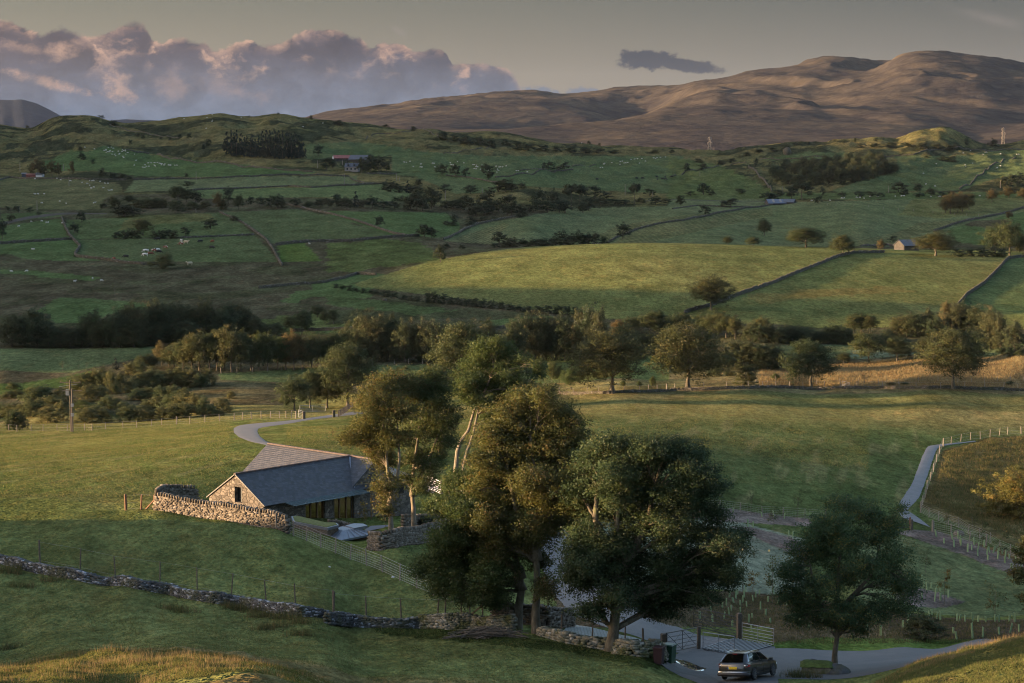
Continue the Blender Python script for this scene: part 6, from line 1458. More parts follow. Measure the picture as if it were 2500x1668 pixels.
for v in pr:
    c_ = pc + (v - pc) * 0.86; mb = MB(); mb.box((c_.x - o_.x, c_.y - o_.y, CZ + zr - 0.95 - o_.z), (.14, .14, 1.7)); mb.build('post', M_OAK, porch)
mb = MB(); mb.box(tuple(pc - o_ - Vector((0, 0, 1.1))), (3.0, 2.4, 1.8), 0.5); mb.build('timber_wall', M_OAK, porch)
# paved strip and lawn inside the garden
M_PAVE = simple('paving', (0.10, 0.105, 0.12), 0.8, 0, 0.15, 4)
pv_ = mesh_np('paving', [tuple(v) for v in [PZ(880, 1300, -34.45), PZ(940, 1288, -34.45), PZ(960, 1281, -34.45), PZ(905, 1284, -34.45)]], [(0, 1, 2, 3)], [M_PAVE]); pvo = obj('path', pv_); tag(pvo, kind='structure')

# ------------------------------------------------ far buildings
M_RENDER = simple('pale_render', (0.20, 0.18, 0.165), 0.9, 0, 0.12, 0.6)
M_RED = simple('rusty_red_sheet', (0.17, 0.055, 0.045), 0.7, 0, 0.35, 0.8)
M_FSLATE = simple('far_slate', (0.060, 0.064, 0.078), 0.6, 0, 0.2, 0.8)
M_BLUE = simple('blue_sheet', (0.060, 0.075, 0.115), 0.5, 0.2, 0.15, 0.5)
M_FSTONE = simple('far_masonry', (0.040, 0.037, 0.034), 0.9, 0, 0.35, 1.2)  # kept dark: shade on the field barn put into the colour
M_WHITE = simple('white_paint', (0.40, 0.40, 0.42), 0.7, 0, 0.05)
M_PGL = simple('dull_glass', (0.03, 0.035, 0.04), 0.15, 0, 0.1, 3, 0.6)
def gabled(name, label, cat, cr, x0, x1, ybase, wallh, roofh, depth, rz, wall, roof, y0, y1, extra=None, group=None):
    """house seen at crop pixels x0..x1 along its length, standing on the ground at ybase"""
    p = hit(*cr((x0 + x1) / 2, ybase), y0, y1); k = p.y / F
    L = (x1 - x0) / cr.k * k / max(0.3, math.cos(rz)); h = wallh / cr.k * k; r = roofh / cr.k * k
    e = empty(name, p, rz, label, cat, group)
    mb = MB(); hl, hd = L / 2, depth / 2
    mb.add([(-hl, -hd, -.6), (hl, -hd, -.6), (hl, hd, -.6), (-hl, hd, -.6), (-hl, -hd, h), (hl, -hd, h), (hl, hd, h), (-hl, hd, h), (-hl, 0, h + r), (hl, 0, h + r)],
           [(0, 1, 5, 4), (2, 3, 7, 6), (1, 2, 6, 9, 5), (3, 0, 4, 8, 7), (3, 2, 1, 0)])
    mb.build('wall', wall, e)
    for s_ in (-1, 1):
        mb = MB(); a = Vector((-hl - .3, 0, h + r + .12)); b = Vector((hl + .3, 0, h + r + .12)); ov = 1.12
        c = Vector((hl + .3, s_ * hd * ov, h + r + .12 - r * ov)); d = Vector((-hl - .3, s_ * hd * ov, h + r + .12 - r * ov)); up = Vector((0, 0, .12))
        mb.add([a, b, c, d, a + up, b + up, c + up, d + up], [(0, 1, 2, 3), (7, 6, 5, 4), (0, 4, 5, 1), (1, 5, 6, 2), (2, 6, 7, 3), (3, 7, 4, 0)]); mb.build('roof', roof, e)
    if extra: extra(e, hl, hd, h, r)
    return e
def farmhouse_bits(e, hl, hd, h, r):
    for x in (-hl + .5, hl - .9): mb = MB(); mb.box((x, 0, h + r + .7), (.8, .8, 1.8)); mb.build('chimney', M_FSTONE, e)
    for x in (-hl * .45, hl * .45):
        mb = MB(); mb.box((x, -hd * .72, h + r * .45), (1.5, 1.6, 1.5)); mb.add([(x - .9, -hd * .72 - .9, h + r * .45 + .7), (x + .9, -hd * .72 - .9, h + r * .45 + .7), (x, -hd * .72 - .9, h + r * .45 + 1.6), (x - .9, 0, h + r * .45 + .7), (x + .9, 0, h + r * .45 + .7), (x, 0, h + r * .45 + 1.6)], [(0, 1, 2), (0, 2, 5, 3), (1, 4, 5, 2)]); d_ = mb.build('dormer', M_FSLATE, e)
        mb = MB(); mb.box((x, -hd * .72 - .82, h + r * .45), (.9, .06, 1.0)); mb.build('pane', M_PGL, d_)
    for x in (-hl * .6, 0, hl * .6): mb = MB(); mb.box((x, -hd - .02, h * .5), (1.0, .08, 1.3)); mb.build('window' if x else 'door', M_PGL, e)
gabled('farmhouse', 'pale farmhouse with slate roof and two dormers on the far farm', 'house', cE, 122, 210, 600, 28, 22, 7.5, R(-8), M_RENDER, M_FSLATE, 1250, 2300, farmhouse_bits)
gabled('farm_barn', 'farm barn with rust red roof and white gable end', 'barn', cE, 40, 150, 528, 14, 18, 9, R(12), M_FSTONE, M_RED, 1250, 2300, lambda e, hl, hd, h, r: MB().add([(-hl - .35, -hd, h * .4), (-hl - .35, hd, h * .4), (-hl - .35, hd, h), (-hl - .35, 0, h + r), (-hl - .35, -hd, h), (-hl - .3, -hd, h * .4), (-hl - .3, hd, h * .4), (-hl - .3, hd, h), (-hl - .3, 0, h + r), (-hl - .3, -hd, h)], [(0, 1, 2, 3, 4), (9, 8, 7, 6, 5), (0, 5, 6, 1), (1, 6, 7, 2), (2, 7, 8, 3), (3, 8, 9, 4), (4, 9, 5, 0)]).build('gable_cladding', M_WHITE, e))
gabled('farm_barn', 'grey slate farm barn behind the farmhouse trees', 'barn', cE, 155, 272, 548, 26, 26, 10, R(-14), M_FSTONE, M_FSLATE, 1250, 2300)
gabled('field_barn', 'small slate roofed stone barn beyond the lit hill', 'barn', cF, 1500, 1608, 1135, 34, 34, 7.5, R(24), M_FSTONE, M_FSLATE, 940, 1200, lambda e, hl, hd, h, r: MB().box((hl + .03, 0, h * .5), (.1, hd * 1.3, h)).build('doorway', M_DARK, e))
def shed_lights(e, hl, hd, h, r):
    for x in (-hl * .35, hl * .45):
        s_ = MB(); n_ = Vector((0, -r, hd)).normalized() * .26; p_ = Vector((x, -hd * .5, h + r * .5 + .12)) + n_; dv = Vector((0, -hd, -r)).normalized() * hd * .42
        s_.add([p_ - dv + Vector((-.7, 0, 0)), p_ - dv + Vector((.7, 0, 0)), p_ + dv + Vector((.7, 0, 0)), p_ + dv + Vector((-.7, 0, 0)), p_ - dv + Vector((-.7, 0, -.06)), p_ - dv + Vector((.7, 0, -.06)), p_ + dv + Vector((.7, 0, -.06)), p_ + dv + Vector((-.7, 0, -.06))], [(3, 2, 1, 0), (4, 5, 6, 7), (0, 1, 5, 4), (1, 2, 6, 5), (2, 3, 7, 6), (3, 0, 4, 7)]); s_.build('rooflight', M_RENDER, e)
gabled('farm_shed', 'long low shed with blue sheet roof at the end of the field wall', 'shed', cF, 612, 730, 826, 10, 24, 11, R(6), M_FSTONE, M_BLUE, 1200, 1800, shed_lights)
gabled('farm_shed', 'small grey shed joined to the blue roofed shed', 'shed', cF, 725, 800, 820, 10, 18, 8, R(-20), M_FSTONE, M_FSLATE, 1200, 1800)
gabled('farm_shed', 'grey shed among the copper coloured larches', 'shed', cD, 148, 176, 640, 20, 6, 6, R(10), M_FSLATE, M_FSLATE, 1250, 2300)
gabled('farm_shed', 'brown shed under the copper coloured larches', 'shed', cD, 180, 240, 640, 14, 6, 6, R(5), M_RED, M_RED, 1250, 2300)
gabled('cottage', 'white cottage glimpsed under the copper coloured larches', 'house', cD, 250, 292, 640, 16, 10, 6, R(-5), M_WHITE, M_FSLATE, 1250, 2300)
# ============================================================ fences, gates, poles
M_POST = simple('weathered_post', (0.15, 0.13, 0.11), 0.9, 0, 0.3, 8)
M_POSTD = simple('dark_post', (0.075, 0.062, 0.05), 0.9, 0, 0.3, 8)
M_POSTR = simple('creosoted_post', (0.12, 0.065, 0.04), 0.9, 0, 0.3, 8)
M_WIRE = simple('wire', (0.30, 0.28, 0.26), 0.5, 0.5, 0.05)
M_GALV = simple('galvanised', (0.19, 0.205, 0.23), 0.45, 0.5, 0.1)
M_BLACK = simple('black_paint', (0.02, 0.02, 0.022), 0.5, 0, 0.1)
def post_mesh(h, w, mat, key, pointed=True):
    k = ('post', round(h, 2), round(w, 3), mat.name, key)
    if k in MATS: return MATS[k]
    mb = MB(); r = random.Random(key)
    l1, l2 = r.uniform(-.05, .05), r.uniform(-.05, .05)
    mb.tube([(0, 0, -0.3), (l1 * .5, l2 * .5, h * .5), (l1, l2, h * .96), (l1, l2, h)], [w / 2, w / 2 * .96, w / 2 * .9, w / 2 * (.5 if pointed else .9)], 7)
    me = mesh_np('post', mb.v, mb.f, [mat]); MATS[k] = me; return me
def fence(label, cr, pts, y0, y1, h=1.2, w=0.10, mat=None, wires=6, wirer=0.006, spacing=None, netting=False, dy=0.0, group=None, name='wire_fence', braces=()):
    """pts: post feet in crop pixels (or every spacing metres along them)"""
    mat = mat or M_POST
    P_ = [hit(*cr(x, y), y0, y1) for x, y in pts]
    if dy: 
        for p in P_: p.y += dy; p.z = float(ground(p.x, p.y))
    if spacing:
        P_ = [q for q, _ in polyline_pts(P_, spacing)]
        for p in P_: p.z = float(ground(p.x, p.y))
    o0 = P_[0].copy(); e = empty(name, o0, 0, label, 'fence', group)
    for i, p in enumerate(P_[:100]):
        hh = h * (1.08 if i % 7 == 0 else 1.0)
        o = obj('post', post_mesh(hh, w * (1.5 if i in (0, len(P_) - 1) else 1.0), mat, i % 4), e, p - o0); o.rotation_euler = (prng.uniform(-.06, .06), prng.uniform(-.06, .06), prng.uniform(0, 6))
    if wires:
        mb = MB()
        for k in range(wires):
            z = h * (0.97 - 0.88 * (k / max(1, wires - 1)) ** 0.9)
            mb.tube([p - o0 + Vector((0, 0, z)) for p in P_], wirer, 3, cap=False)
        if netting:
            for a, b in zip(P_, P_[1:]):
                n = max(1, int((a - b).length / 0.32))
                for q in range(n):
                    c = a.lerp(b, (q + .5) / n) - o0; mb.tube([c + Vector((0, 0, .08)), c + Vector((0, 0, h * .80))], wirer * .6, 3, cap=False)
        mb.build('wire', M_WIRE, e)
    for (i, sx, L) in braces:
        a = P_[i] - o0; d = (P_[(i + sx) % len(P_)] - P_[i]).normalized(); mb = MB(); mb.beam(a + Vector((0, 0, h * .75)), a + d * L + Vector((0, 0, .05)), .09, .09); mb.build('brace', mat, e)
    return e
fence('wire netting fence running down from the coped wall past the shed', cJ, [(727,868),(812,892),(880,930),(1002,977),(1130,1037),(1265,1088),(1400,1147),(1550,1202),(1695,1260),(1853,1337),(2005,1405),(2160,1470),(2320,1530)], 140, 195, 1.22, 0.10, M_POST, 7, 0.009, None, True, braces=((0, 1, 1.3),))
fence('grey leaning posts standing behind the near tumbledown wall', cA, [(183,975),(385,1012),(562,1052),(785,1078),(972,1112),(1143,1140),(1318,1178),(1464,1205),(1657,1228)], 120, 170, 1.45, 0.09, M_POSTD, 2, 0.004, dy=1.0)
fence('grey posts behind the mossy wall stretch', cB, [(22,1240),(187,1258),(363,1268),(543,1272),(582,1272),(664,1275),(710,1276),(770,1280),(895,1292)], 120, 170, 1.45, 0.10, M_POSTD, 2, 0.004, dy=1.0, braces=((7, -1, 1.6),))
fence('dark posts beside the grid paving and low wall', cB, [(1168,1350),(1320,1378),(1485,1400),(1577,1412)], 120, 165, 1.35, 0.09, M_POSTD, 0, dy=0.8)
fence('two posts left of the coped wall corner', cA, [(628,706),(702,702),(775,705)], 170, 210, 1.25, 0.16, M_POSTR, 3, 0.006, braces=((2, -1, 1.1),))
fence('left part of the fence along the crest of the lit field', cG, [(-20,1112),(60,1110),(115,1115),(210,1112),(290,1110),(385,1108),(455,1110),(570,1108),(620,1108),(712,1098),(830,1090),(920,1088),(1020,1078),(1090,1072),(1190,1066)], 380, 470, 1.15, 0.12, M_POST, 3, 0.008, 3.2)
fence('right part of the crest fence leading to the field gate', cG, [(1190,1066),(1280,1062),(1380,1052),(1480,1046),(1578,1038),(1634,1034),(1695,1030),(1760,1027),(1822,1025),(1885,1025),(1928,1024),(1965,1022),(1995,1026)], 380, 470, 1.3, 0.14, M_POST, 4, 0.008)
fence('fence across the grey meadow in front of the sunlit belt', cG, [(1490,722),(1700,715),(1900,703),(2160,690)], 500, 640, 1.2, 0.11, M_POST, 0, spacing=4.5)
fence('posts along the belt behind the big sycamores', cH, [(300,662),(450,660),(640,658)], 520, 640, 1.2, 0.11, M_POST, 0, spacing=4)
fence('row of posts in front of the parkland trees', cI, [(-60,838),(190,822),(490,820),(675,820),(858,822),(1000,815),(1220,815),(1390,820),(1620,824),(1785,826),(1946,820),(2210,826),(2400,826)], 430, 500, 1.35, 0.16, M_POST, 2, 0.008, 4.2)
fence('posts behind the low wall left of the parkland trees', cH, [(1560,860),(1750,856),(1900,855),(2100,845),(2340,832)], 430, 500, 1.3, 0.14, M_POST, 2, 0.008, 3.4)
fence('line of stakes in the dry grass bank', cI, [(540,775),(800,778),(1100,792),(1500,795),(1900,790),(2340,780)], 445, 560, 1.2, 0.11, M_POST, 0, spacing=4.5)
fence('fence following the gravel path up to the corner post', cL, [(1458,580),(1475,520),(1495,460),(1515,390),(1540,320),(1565,245),(1590,165),(1615,95),(1645,25)], 230, 420, 1.25, 0.12, M_POST, 5, 0.008)
fence('fence from the corner post along the top of the rushy pasture', cI, [(1803,1215),(1855,1200),(1920,1182),(1985,1170),(2052,1165),(2117,1150),(2180,1140),(2235,1135),(2328,1130)], 280, 480, 1.3, 0.13, M_POST, 3, 0.008)
fence('netting fence below the rushy pasture by the tree guards', cM, [(335,515),(485,598),(652,660),(822,730),(998,775),(1172,890),(1365,960),(1542,1060),(1720,1180),(1900,1260),(2080,1330)], 190, 330, 1.25, 0.11, M_POST, 7, 0.008, None, True)
fence('netting fence from the black gate down to the bark bed', cM, [(555,850),(870,915),(1185,1030),(1480,1090)], 190, 330, 1.35, 0.14, M_POST, 6, 0.008, None, True)
fence('netting fence along the foot of the green field', cC, [(-60,715),(60,708),(215,705),(323,718),(432,735),(535,740),(643,748),(745,755)], 220, 330, 1.2, 0.11, M_POST, 6, 0.008, None, True)
fence('stakes along the golden pasture on the far right', cF, [(1020,832),(1200,838),(1400,856),(1600,872),(1800,890),(2040,905)], 1100, 1700, 1.3, 0.22, M_POST, 0, spacing=9)
def gate(label, cr, a, b, y0, y1, h, nb, mat, brace='none', post=True, name='field_gate', r=0.028, lift=0.12, pw=0.16, pm=None):
    A_, B_ = hit(*cr(*a), y0, y1), hit(*cr(*b), y0, y1); e = empty(name, A_, 0, label, 'gate'); d = B_ - A_; L = d.length; u = d.normalized()
    mb = MB()
    for s_ in (0, L): mb.tube([u * s_ + Vector((0, 0, lift)), u * s_ + Vector((0, 0, h))], r, 6)
    mb.tube([Vector((0, 0, h)), u * L + Vector((0, 0, h))], r * 1.2, 6); mb.tube([Vector((0, 0, lift)), u * L + Vector((0, 0, lift))], r, 6)
    mb.build('frame', mat, e)
    for k in range(1, nb - 1):
        z = lift + (h - lift) * (k / (nb - 1)) ** 1.15; mb = MB(); mb.tube([Vector((0, 0, z)), u * L + Vector((0, 0, z))], r * .75, 5); mb.build('bar', mat, e)
    if brace != 'none':
        mb = MB(); mb.tube([u * L * .5 + Vector((0, 0, lift)), u * L * .5 + Vector((0, 0, h))], r * .75, 5)
        if brace == 'x':
            for q0, q1 in ((0, .5), (.5, 1)): mb.tube([u * L * q0 + Vector((0, 0, lift)), u * L * q1 + Vector((0, 0, h))], r * .6, 5); mb.tube([u * L * q0 + Vector((0, 0, h)), u * L * q1 + Vector((0, 0, lift))], r * .6, 5)
        mb.build('brace', mat, e)
    return e
def gatepost(label, cr, p, y0, y1, h, w, mat, name='gatepost'):
    q = hit(*cr(*p), y0, y1); e = empty(name, q, 0.3, label, 'post'); mb = MB(); mb.box((0, 0, h / 2 - .15), (w, w, h + .3)); mb.build('shaft', mat, e); mb = MB(); mb.box((0, 0, h + .02), (w * .94, w * .94, .05), 0, .7); mb.build('cap', mat, e); return e
gate('black gate standing open on the left of the cattle grid', cK, (312,748), (672,670), 130, 170, 1.35, 6, M_BLACK, 'x')
gate('black gate open along the planting above the cattle grid', cK, (628,440), (1120,556), 135, 185, 1.45, 7, M_BLACK, 'x')
gate('silver gate hurdle on the left side of the cattle grid', cK, (735,690), (1095,745), 128, 170, 1.15, 6, M_GALV, 'm', name='hurdle')
gate('silver gate hurdle on the far side of the cattle grid', cK, (1183,575), (1545,650), 130, 175, 1.15, 6, M_GALV, 'm', name='hurdle')
gatepost('black timber gatepost between the black gate and silver hurdle', cK, (686,692), 130, 170, 1.5, .18, M_POSTD)
gatepost('stout grey gatepost with pale top by the far hurdle', cK, (1150,570), 130, 180, 1.75, .30, M_POSTD)
gatepost('short dark gatepost at the end of the mossy wall', cK, (285,690), 128, 170, 1.0, .34, M_POSTD)
gate('pale gate at the turn of the lane behind the barn', cJ, (2110,500), (2222,552), 195, 260, 1.3, 7, M_WHITE, 'm', name='field_gate')
gatepost('grey gatepost beside the pale gate behind the barn', cJ, (2235,545), 195, 260, 1.45, .2, M_POST)
gate('black garden gate below the gravel path', cM, (-60,790), (140,790), 200, 330, 1.2, 6, M_BLACK, 'x')
gatepost('tall sunlit post of the black garden gate', cM, (155,785), 200, 330, 1.3, .14, M_POSTR)
gatepost('dark square post of the black garden gate', cM, (183,810), 200, 330, 1.2, .24, M_POSTD)
gatepost('square pale post at the top of the bark bed', cM, (553,850), 200, 330, 1.3, .24, M_POST)
gate('silver field gate in the gateway at the end of the drive', cN, (560,300), (1220,270), 395, 480, 1.3, 6, M_GALV, 'm')
gate('small side gate with sunlit bars left of the gateway', cN, (520,430), (640,468), 385, 460, 1.4, 6, M_GALV)
gatepost('sunlit stone gatepost left of the gateway', cN, (665,468), 385, 460, 1.3, .42, ST_WARM)
gatepost('grey stone gatepost right of the gateway', cN, (1445,418), 385, 460, 1.2, .42, ST_FAR)
gate('white hurdle leaning at the wall between the parkland trees', cI, (1120,815), (1168,825), 440, 500, 1.3, 5, M_WHITE, name='hurdle')
def rails(label, cr, pts, y0, y1):
    P_ = [hit(*cr(*p), y0, y1) for p in pts]; e = empty('rail_fence', P_[0], 0, label, 'fence'); Q = [q for q, _ in polyline_pts(P_, 1.8)]
    for q in Q: q.z = float(ground(q.x, q.y))
    for i, q in enumerate(Q): obj('post', post_mesh(1.2, .13, M_POSTD, i % 4, False), e, q - P_[0])
    for z in (.4, .75, 1.12):
        mb = MB()
        for a, b in zip(Q, Q[1:]): mb.beam(a - P_[0] + Vector((0, -.07, z)), b - P_[0] + Vector((0, -.07, z)), .04, .12)
        mb.build('rail', M_POSTD, e)
rails('brown wooden railings climbing right of the gateway', cN, [(1560,410),(1700,330),(1860,200),(1940,160)], 390, 470)
# cattle grid
cgp = [hit(*cK(*p), 128, 175) for p in ((720,690),(1110,575),(1520,655),(1120,765))]
e = empty('cattle_grid', cgp[0], 0, 'silver barred cattle grid set in the lane between the hurdles', 'cattle grid')
mb = MB(); 
for k in range(13):
    a_ = cgp[0].lerp(cgp[3], k / 12); b_ = cgp[1].lerp(cgp[2], k / 12); n_ = 12
    mb.tube([Vector((q.x, q.y, float(ground(q.x, q.y)) + .12)) - cgp[0] for q in [a_.lerp(b_, j / n_) for j in range(n_ + 1)]], 0.032, 5)
mb.build('bar', M_GALV, e)
V = []; n_ = 14
for i in range(n_ + 1):
    for j in range(n_ + 1):
        q = cgp[0].lerp(cgp[3], i / n_).lerp(cgp[1].lerp(cgp[2], i / n_), j / n_); V.append(Vector((q.x, q.y, float(ground(q.x, q.y)) + .085)) - cgp[0])
obj('pit_shade', mesh_np('pit_shade', V, np.array([(i * (n_ + 1) + j, i * (n_ + 1) + j + 1, (i + 1) * (n_ + 1) + j + 1, (i + 1) * (n_ + 1) + j) for i in range(n_) for j in range(n_)]), [M_BLACK]), e)  # flat black sheet under the bars stands for the shade below them
# poles and pylons
def pole(label, cr, b, top, y0, y1, r=0.13, arm=0, light=False, mat=None):
    p = hit(*cr(*b), y0, y1); h = (b[1] - top) / cr.k * p.y / F; e = empty('utility_pole', p, 0, label, 'pole')
    mb = MB(); mb.tube([(0, 0, -.3), (0, 0, h)], [r, r * .75], 7); mb.build('shaft', mat or M_POST, e)
    if arm: mb = MB(); mb.beam((-arm, 0, h * .95), (arm, 0, h * .95), .1, .12); mb.build('crossarm', mat or M_POST, e)
    return e, h
e, h_ = pole('near pole of the pair of timber poles left of the lit field', cG, (478,1115), 762, 380, 470, 0.15, 1.8, mat=M_POSTD)
for x_ in (-1.6, -.5, .6, 1.7): mb = MB(); mb.tube([(x_, 0, h_ * .955), (x_, 0, h_ * .985)], .05, 6); mb.build('insulator', M_POSTD, e)
mb = MB(); mb.beam((-1.9, 0, h_ * .87), (1.2, 0, h_ * .92), .06, .06); mb.build('brace', M_GALV, e)
mb = MB(); mb.box((-.45, -.1, h_ * .76), (.55, .45, .95)); mb.build('transformer', M_GALV, e)
e, h_ = pole('second pole of the pair of timber poles left of the lit field', cG, (490,1118), 820, 380, 470, 0.15, 1.7, mat=M_POSTD)
for z_ in (.62, .40): mb = MB(); mb.box((.05, -.2, h_ * z_), (.45, .35, .5)); mb.build('switch_box', M_GALV, e)
for i_, (cr, b, tp, lab) in enumerate([(cD,(465,705),640,'pale pole at the copper larch in front of the pasture'),(cD,(135,605),545,'pole left of the copper larches'),(cD,(428,600),555,'thin pole right of the copper larches'),(cD,(1322,665),604,'pole by the long wall above the bright pasture'),(cD,(2140,580),530,'pole left of the farm'),(cD,(250,865),800,'thin pole in the pale pasture on the left'),(cD,(130,880),835,'small pole by the left field corner'),(cD,(1320,880),850,'short pole on the valley road'),
        (cE,(113,690),618,'pole below the far farmhouse'),(cE,(100,560),525,'mast pole beside the farm barns'),(cE,(464,668),618,'left pole of two near the farm knoll'),(cE,(483,670),645,'right pole of two near the farm knoll'),(cE,(793,795),730,'pole among the trees of mid valley'),(cE,(1042,755),715,'pole behind the spreading tree'),(cE,(2004,765),690,'pole left of the tall far pine'),(cE,(2190,775),740,'pole right of the tall far pine'),
        (cF,(718,755),700,'pale pole beside the big roadside pine'),(cF,(1434,745),700,'pole on the far right road'),(cF,(2186,715),665,'pole in the far right gorse'),(cF,(162,635),605,'short pole on the far slope')]):
    pole(lab, cr, b, tp, 900, 2400, 0.2)
M_PYL = simple('pylon_steel', (0.20, 0.175, 0.15), 0.6, 0.2, 0.05)
for (b, tp, lab) in (((228,478),373,'lattice pylon left of centre before the brown hills'), ((2205,405),311,'lattice pylon at the far right before the brown hills')):
    px, py = cF(*b); p = P3(px, py, 2480); h = (b[1] - tp) / 2.76 * 2480 / F; e = empty('pylon', p, 0, lab, 'pylon'); ws = h * .095
    W = lambda z_: ws * (1 - .62 * z_ / h)
    mb = MB()
    for sx in (-1, 1):
        for sy in (-1, 1): mb.tube([(sx * W(0), sy * W(0), -8), (sx * W(h * .6), sy * W(h * .6), h * .6), (sx * W(h) * .6, sy * W(h) * .6, h)], .30, 4)
    mb.build('leg', M_PYL, e); mb = MB()
    for k in range(9):
        z0, z1 = h * k / 9, h * (k + 1) / 9; w0, w1 = W(z0), W(z1)
        for sy in (-1, 1): mb.tube([(-w0, sy * w0, z0), (w1, sy * w1, z1)], .2, 3); mb.tube([(w0, sy * w0, z0), (-w1, sy * w1, z1)], .2, 3)
    mb.build('bracing', M_PYL, e)
    for z_, l_ in ((.97, .11), (.68, .14), (.38, .12)):
        mb = MB(); mb.tube([(-h * l_, 0, h * z_ - .6), (0, 0, h * z_ + .6), (h * l_, 0, h * z_ - .6)], .38, 4)
        for s_ in (-1, 1): mb.tube([(s_ * h * l_, 0, h * z_ - .6), (s_ * h * l_, 0, h * (z_ - .17))], .26, 4)
        mb.build('crossarm', M_PYL, e)

# ============================================================ car and bins
def car_paint():
    m, t, out = newmat('car_paint'); b = t.n('ShaderNodeBsdfPrincipled'); t.put(b.inputs['Base Color'], (0.010, 0.010, 0.011)); t.put(b.inputs['Metallic'], 0.2); t.put(b.inputs['Roughness'], 0.35)
    t.put(b.inputs['Coat Weight'], 0.7); t.put(b.inputs['Coat Roughness'], 0.05); t.link(b.outputs[0], out.inputs['Surface']); return m
M_CAR = car_paint(); M_CHROME = simple('chrome', (0.75, 0.76, 0.78), 0.18, 1.0, 0.02); M_TYRE = simple('tyre', (0.015, 0.015, 0.016), 0.8)
M_CGL = glass_material('car_glass', (0.62, 0.72, 0.78), (0.006, 0.007, 0.008), 0.30); M_RGL = glass_material('rear_glass', (0.5, 0.55, 0.6), (0.002, 0.002, 0.002), 0.08)
M_LAMP = simple('tail_lamp', (0.30, 0.012, 0.015), 0.2, 0, 0.1, 6, 0.8); M_LCLR = simple('lamp_clear', (0.75, 0.72, 0.74), 0.15, 0, 0.1, 6, 0.8); M_RIM = simple('alloy', (0.20, 0.205, 0.22), 0.35, 0.8, 0.05)
M_PLATE = simple('plate_yellow', (0.62, 0.42, 0.02), 0.5); M_PBLUE = simple('plate_blue', (0.03, 0.12, 0.42), 0.5); M_INK = simple('ink', (0.01, 0.01, 0.01), 0.6)
cpos = hit(*cK(1075, 1072), 124, 150); 
car = empty('parked_car', cpos, 0, 'dark grey estate car with silver roof rails parked on the yard', 'car')
hd_ = Vector((0.47, 0.883, 0)); sd_ = Vector((-hd_.y, hd_.x, 0)); gz = lambda v_: float(ground(v_.x, v_.y)) + 0.075
f_ = cpos + hd_ * 3.83; r_ = cpos + hd_ * 0.98; fw = (f_ - r_).normalized() * 2.85; fw.z = gz(f_) - gz(r_); fw.normalize()
lf = sd_ * 1.6; lf.z = gz(r_ + sd_ * .8) - gz(r_ - sd_ * .8); lf.normalize(); upv = fw.cross(lf).normalized(); lf = upv.cross(fw)
mt_ = Matrix((fw, lf, upv)).transposed().to_4x4(); mt_.translation = Vector((r_.x, r_.y, gz(r_))) - fw * 0.98; car.matrix_basis = mt_
# x forward from the rear bumper, y to the left, z up
def body_ring(x, w, z0, zs, zb, wt, zt_, n=0):
    """half section from sill to deck; mirrored"""
    pts = [(w * .86, z0), (w * .97, z0 + .10), (w, zs), (w * .985, (zs + zb) / 2 + .05), (w * .955, zb - .03), (wt, zb + .02), (wt * .6, zt_), (0, zt_ + .012)]
    return [(x, y, z) for y, z in pts] + [(x, -y, z) for y, z in pts[-2::-1]]
ST = [(0.02,.70,.42,.55,.92,.60,.93),(0.10,.84,.28,.55,1.00,.76,1.03),(0.35,.905,.22,.56,1.02,.82,1.04),(0.75,.925,.20,.56,1.02,.84,1.03),(1.1,.93,.20,.56,1.01,.84,1.02),(2.0,.93,.18,.56,.98,.84,.99),(3.0,.93,.18,.56,.95,.84,.97),(3.5,.925,.20,.56,.94,.83,.99),(3.9,.92,.20,.56,.92,.78,.96),(4.35,.90,.22,.56,.86,.72,.89),(4.65,.84,.24,.54,.76,.64,.80),(4.82,.72,.28,.52,.66,.50,.68),(4.87,.62,.34,.50,.58,.42,.60)]
mb = MB(); rings = [body_ring(*s_) for s_ in ST]; k_ = len(rings[0]); mb.v = [p for r_ in rings for p in r_]
mb.f = [(i * k_ + j, (i + 1) * k_ + j, (i + 1) * k_ + j + 1, i * k_ + j + 1) for i in range(len(rings) - 1) for j in range(k_ - 1)] + [(i * k_ + k_ - 1, (i + 1) * k_ + k_ - 1, (i + 1) * k_, i * k_) for i in range(len(rings) - 1)] + [tuple(range(k_)), tuple(range((len(rings) - 1) * k_, len(rings) * k_))[::-1]]
body = mb.build('body', M_CAR, car, True)
CB = [(.10, 1.0, .80), (.30, 1.12, .79)]    # cabin: belt line to roof
def cab(x, side=1):   # returns belt (y, z) and roof (y, z) at x along the glasshouse
    return
belt = [(0.14, .70, 1.02), (0.40, .82, 1.03), (1.2, .845, 1.02), (2.2, .845, 1.00), (3.1, .835, .97), (3.60, .74, .98)]
roof = [(0.62, .50, 1.455), (0.80, .60, 1.475), (1.3, .635, 1.50), (1.9, .635, 1.505), (2.5, .61, 1.475), (2.85, .50, 1.42)]
mb = MB()
for (bx, by_, bz), (rx_, ry_, rz_) in zip(belt, roof):
    mid = [(bx * .55 + rx_ * .45, by_ * .56 + ry_ * .44 + .02, bz * .55 + rz_ * .45)]
    half = [(bx, by_, bz)] + mid + [(rx_, ry_, rz_ - .02), (rx_, ry_ * .86, rz_ + .012), (rx_, ry_ * .45, rz_ + .035), (rx_, 0, rz_ + .042)]
    mb.v += half + [(x, -y, z) for x, y, z in half[-2::-1]]
k_ = 11; mb.f = [(i * k_ + j, i * k_ + j + 1, (i + 1) * k_ + j + 1, (i + 1) * k_ + j) for i in range(5) for j in range(k_ - 1)] + [tuple(range(k_))[::-1], tuple(range(5 * k_, 6 * k_))]
mb.build('cabin', M_CAR, car, True)
def lerp3(a, b, u_): return tuple(a[i] + (b[i] - a[i]) * u_ for i in range(3))
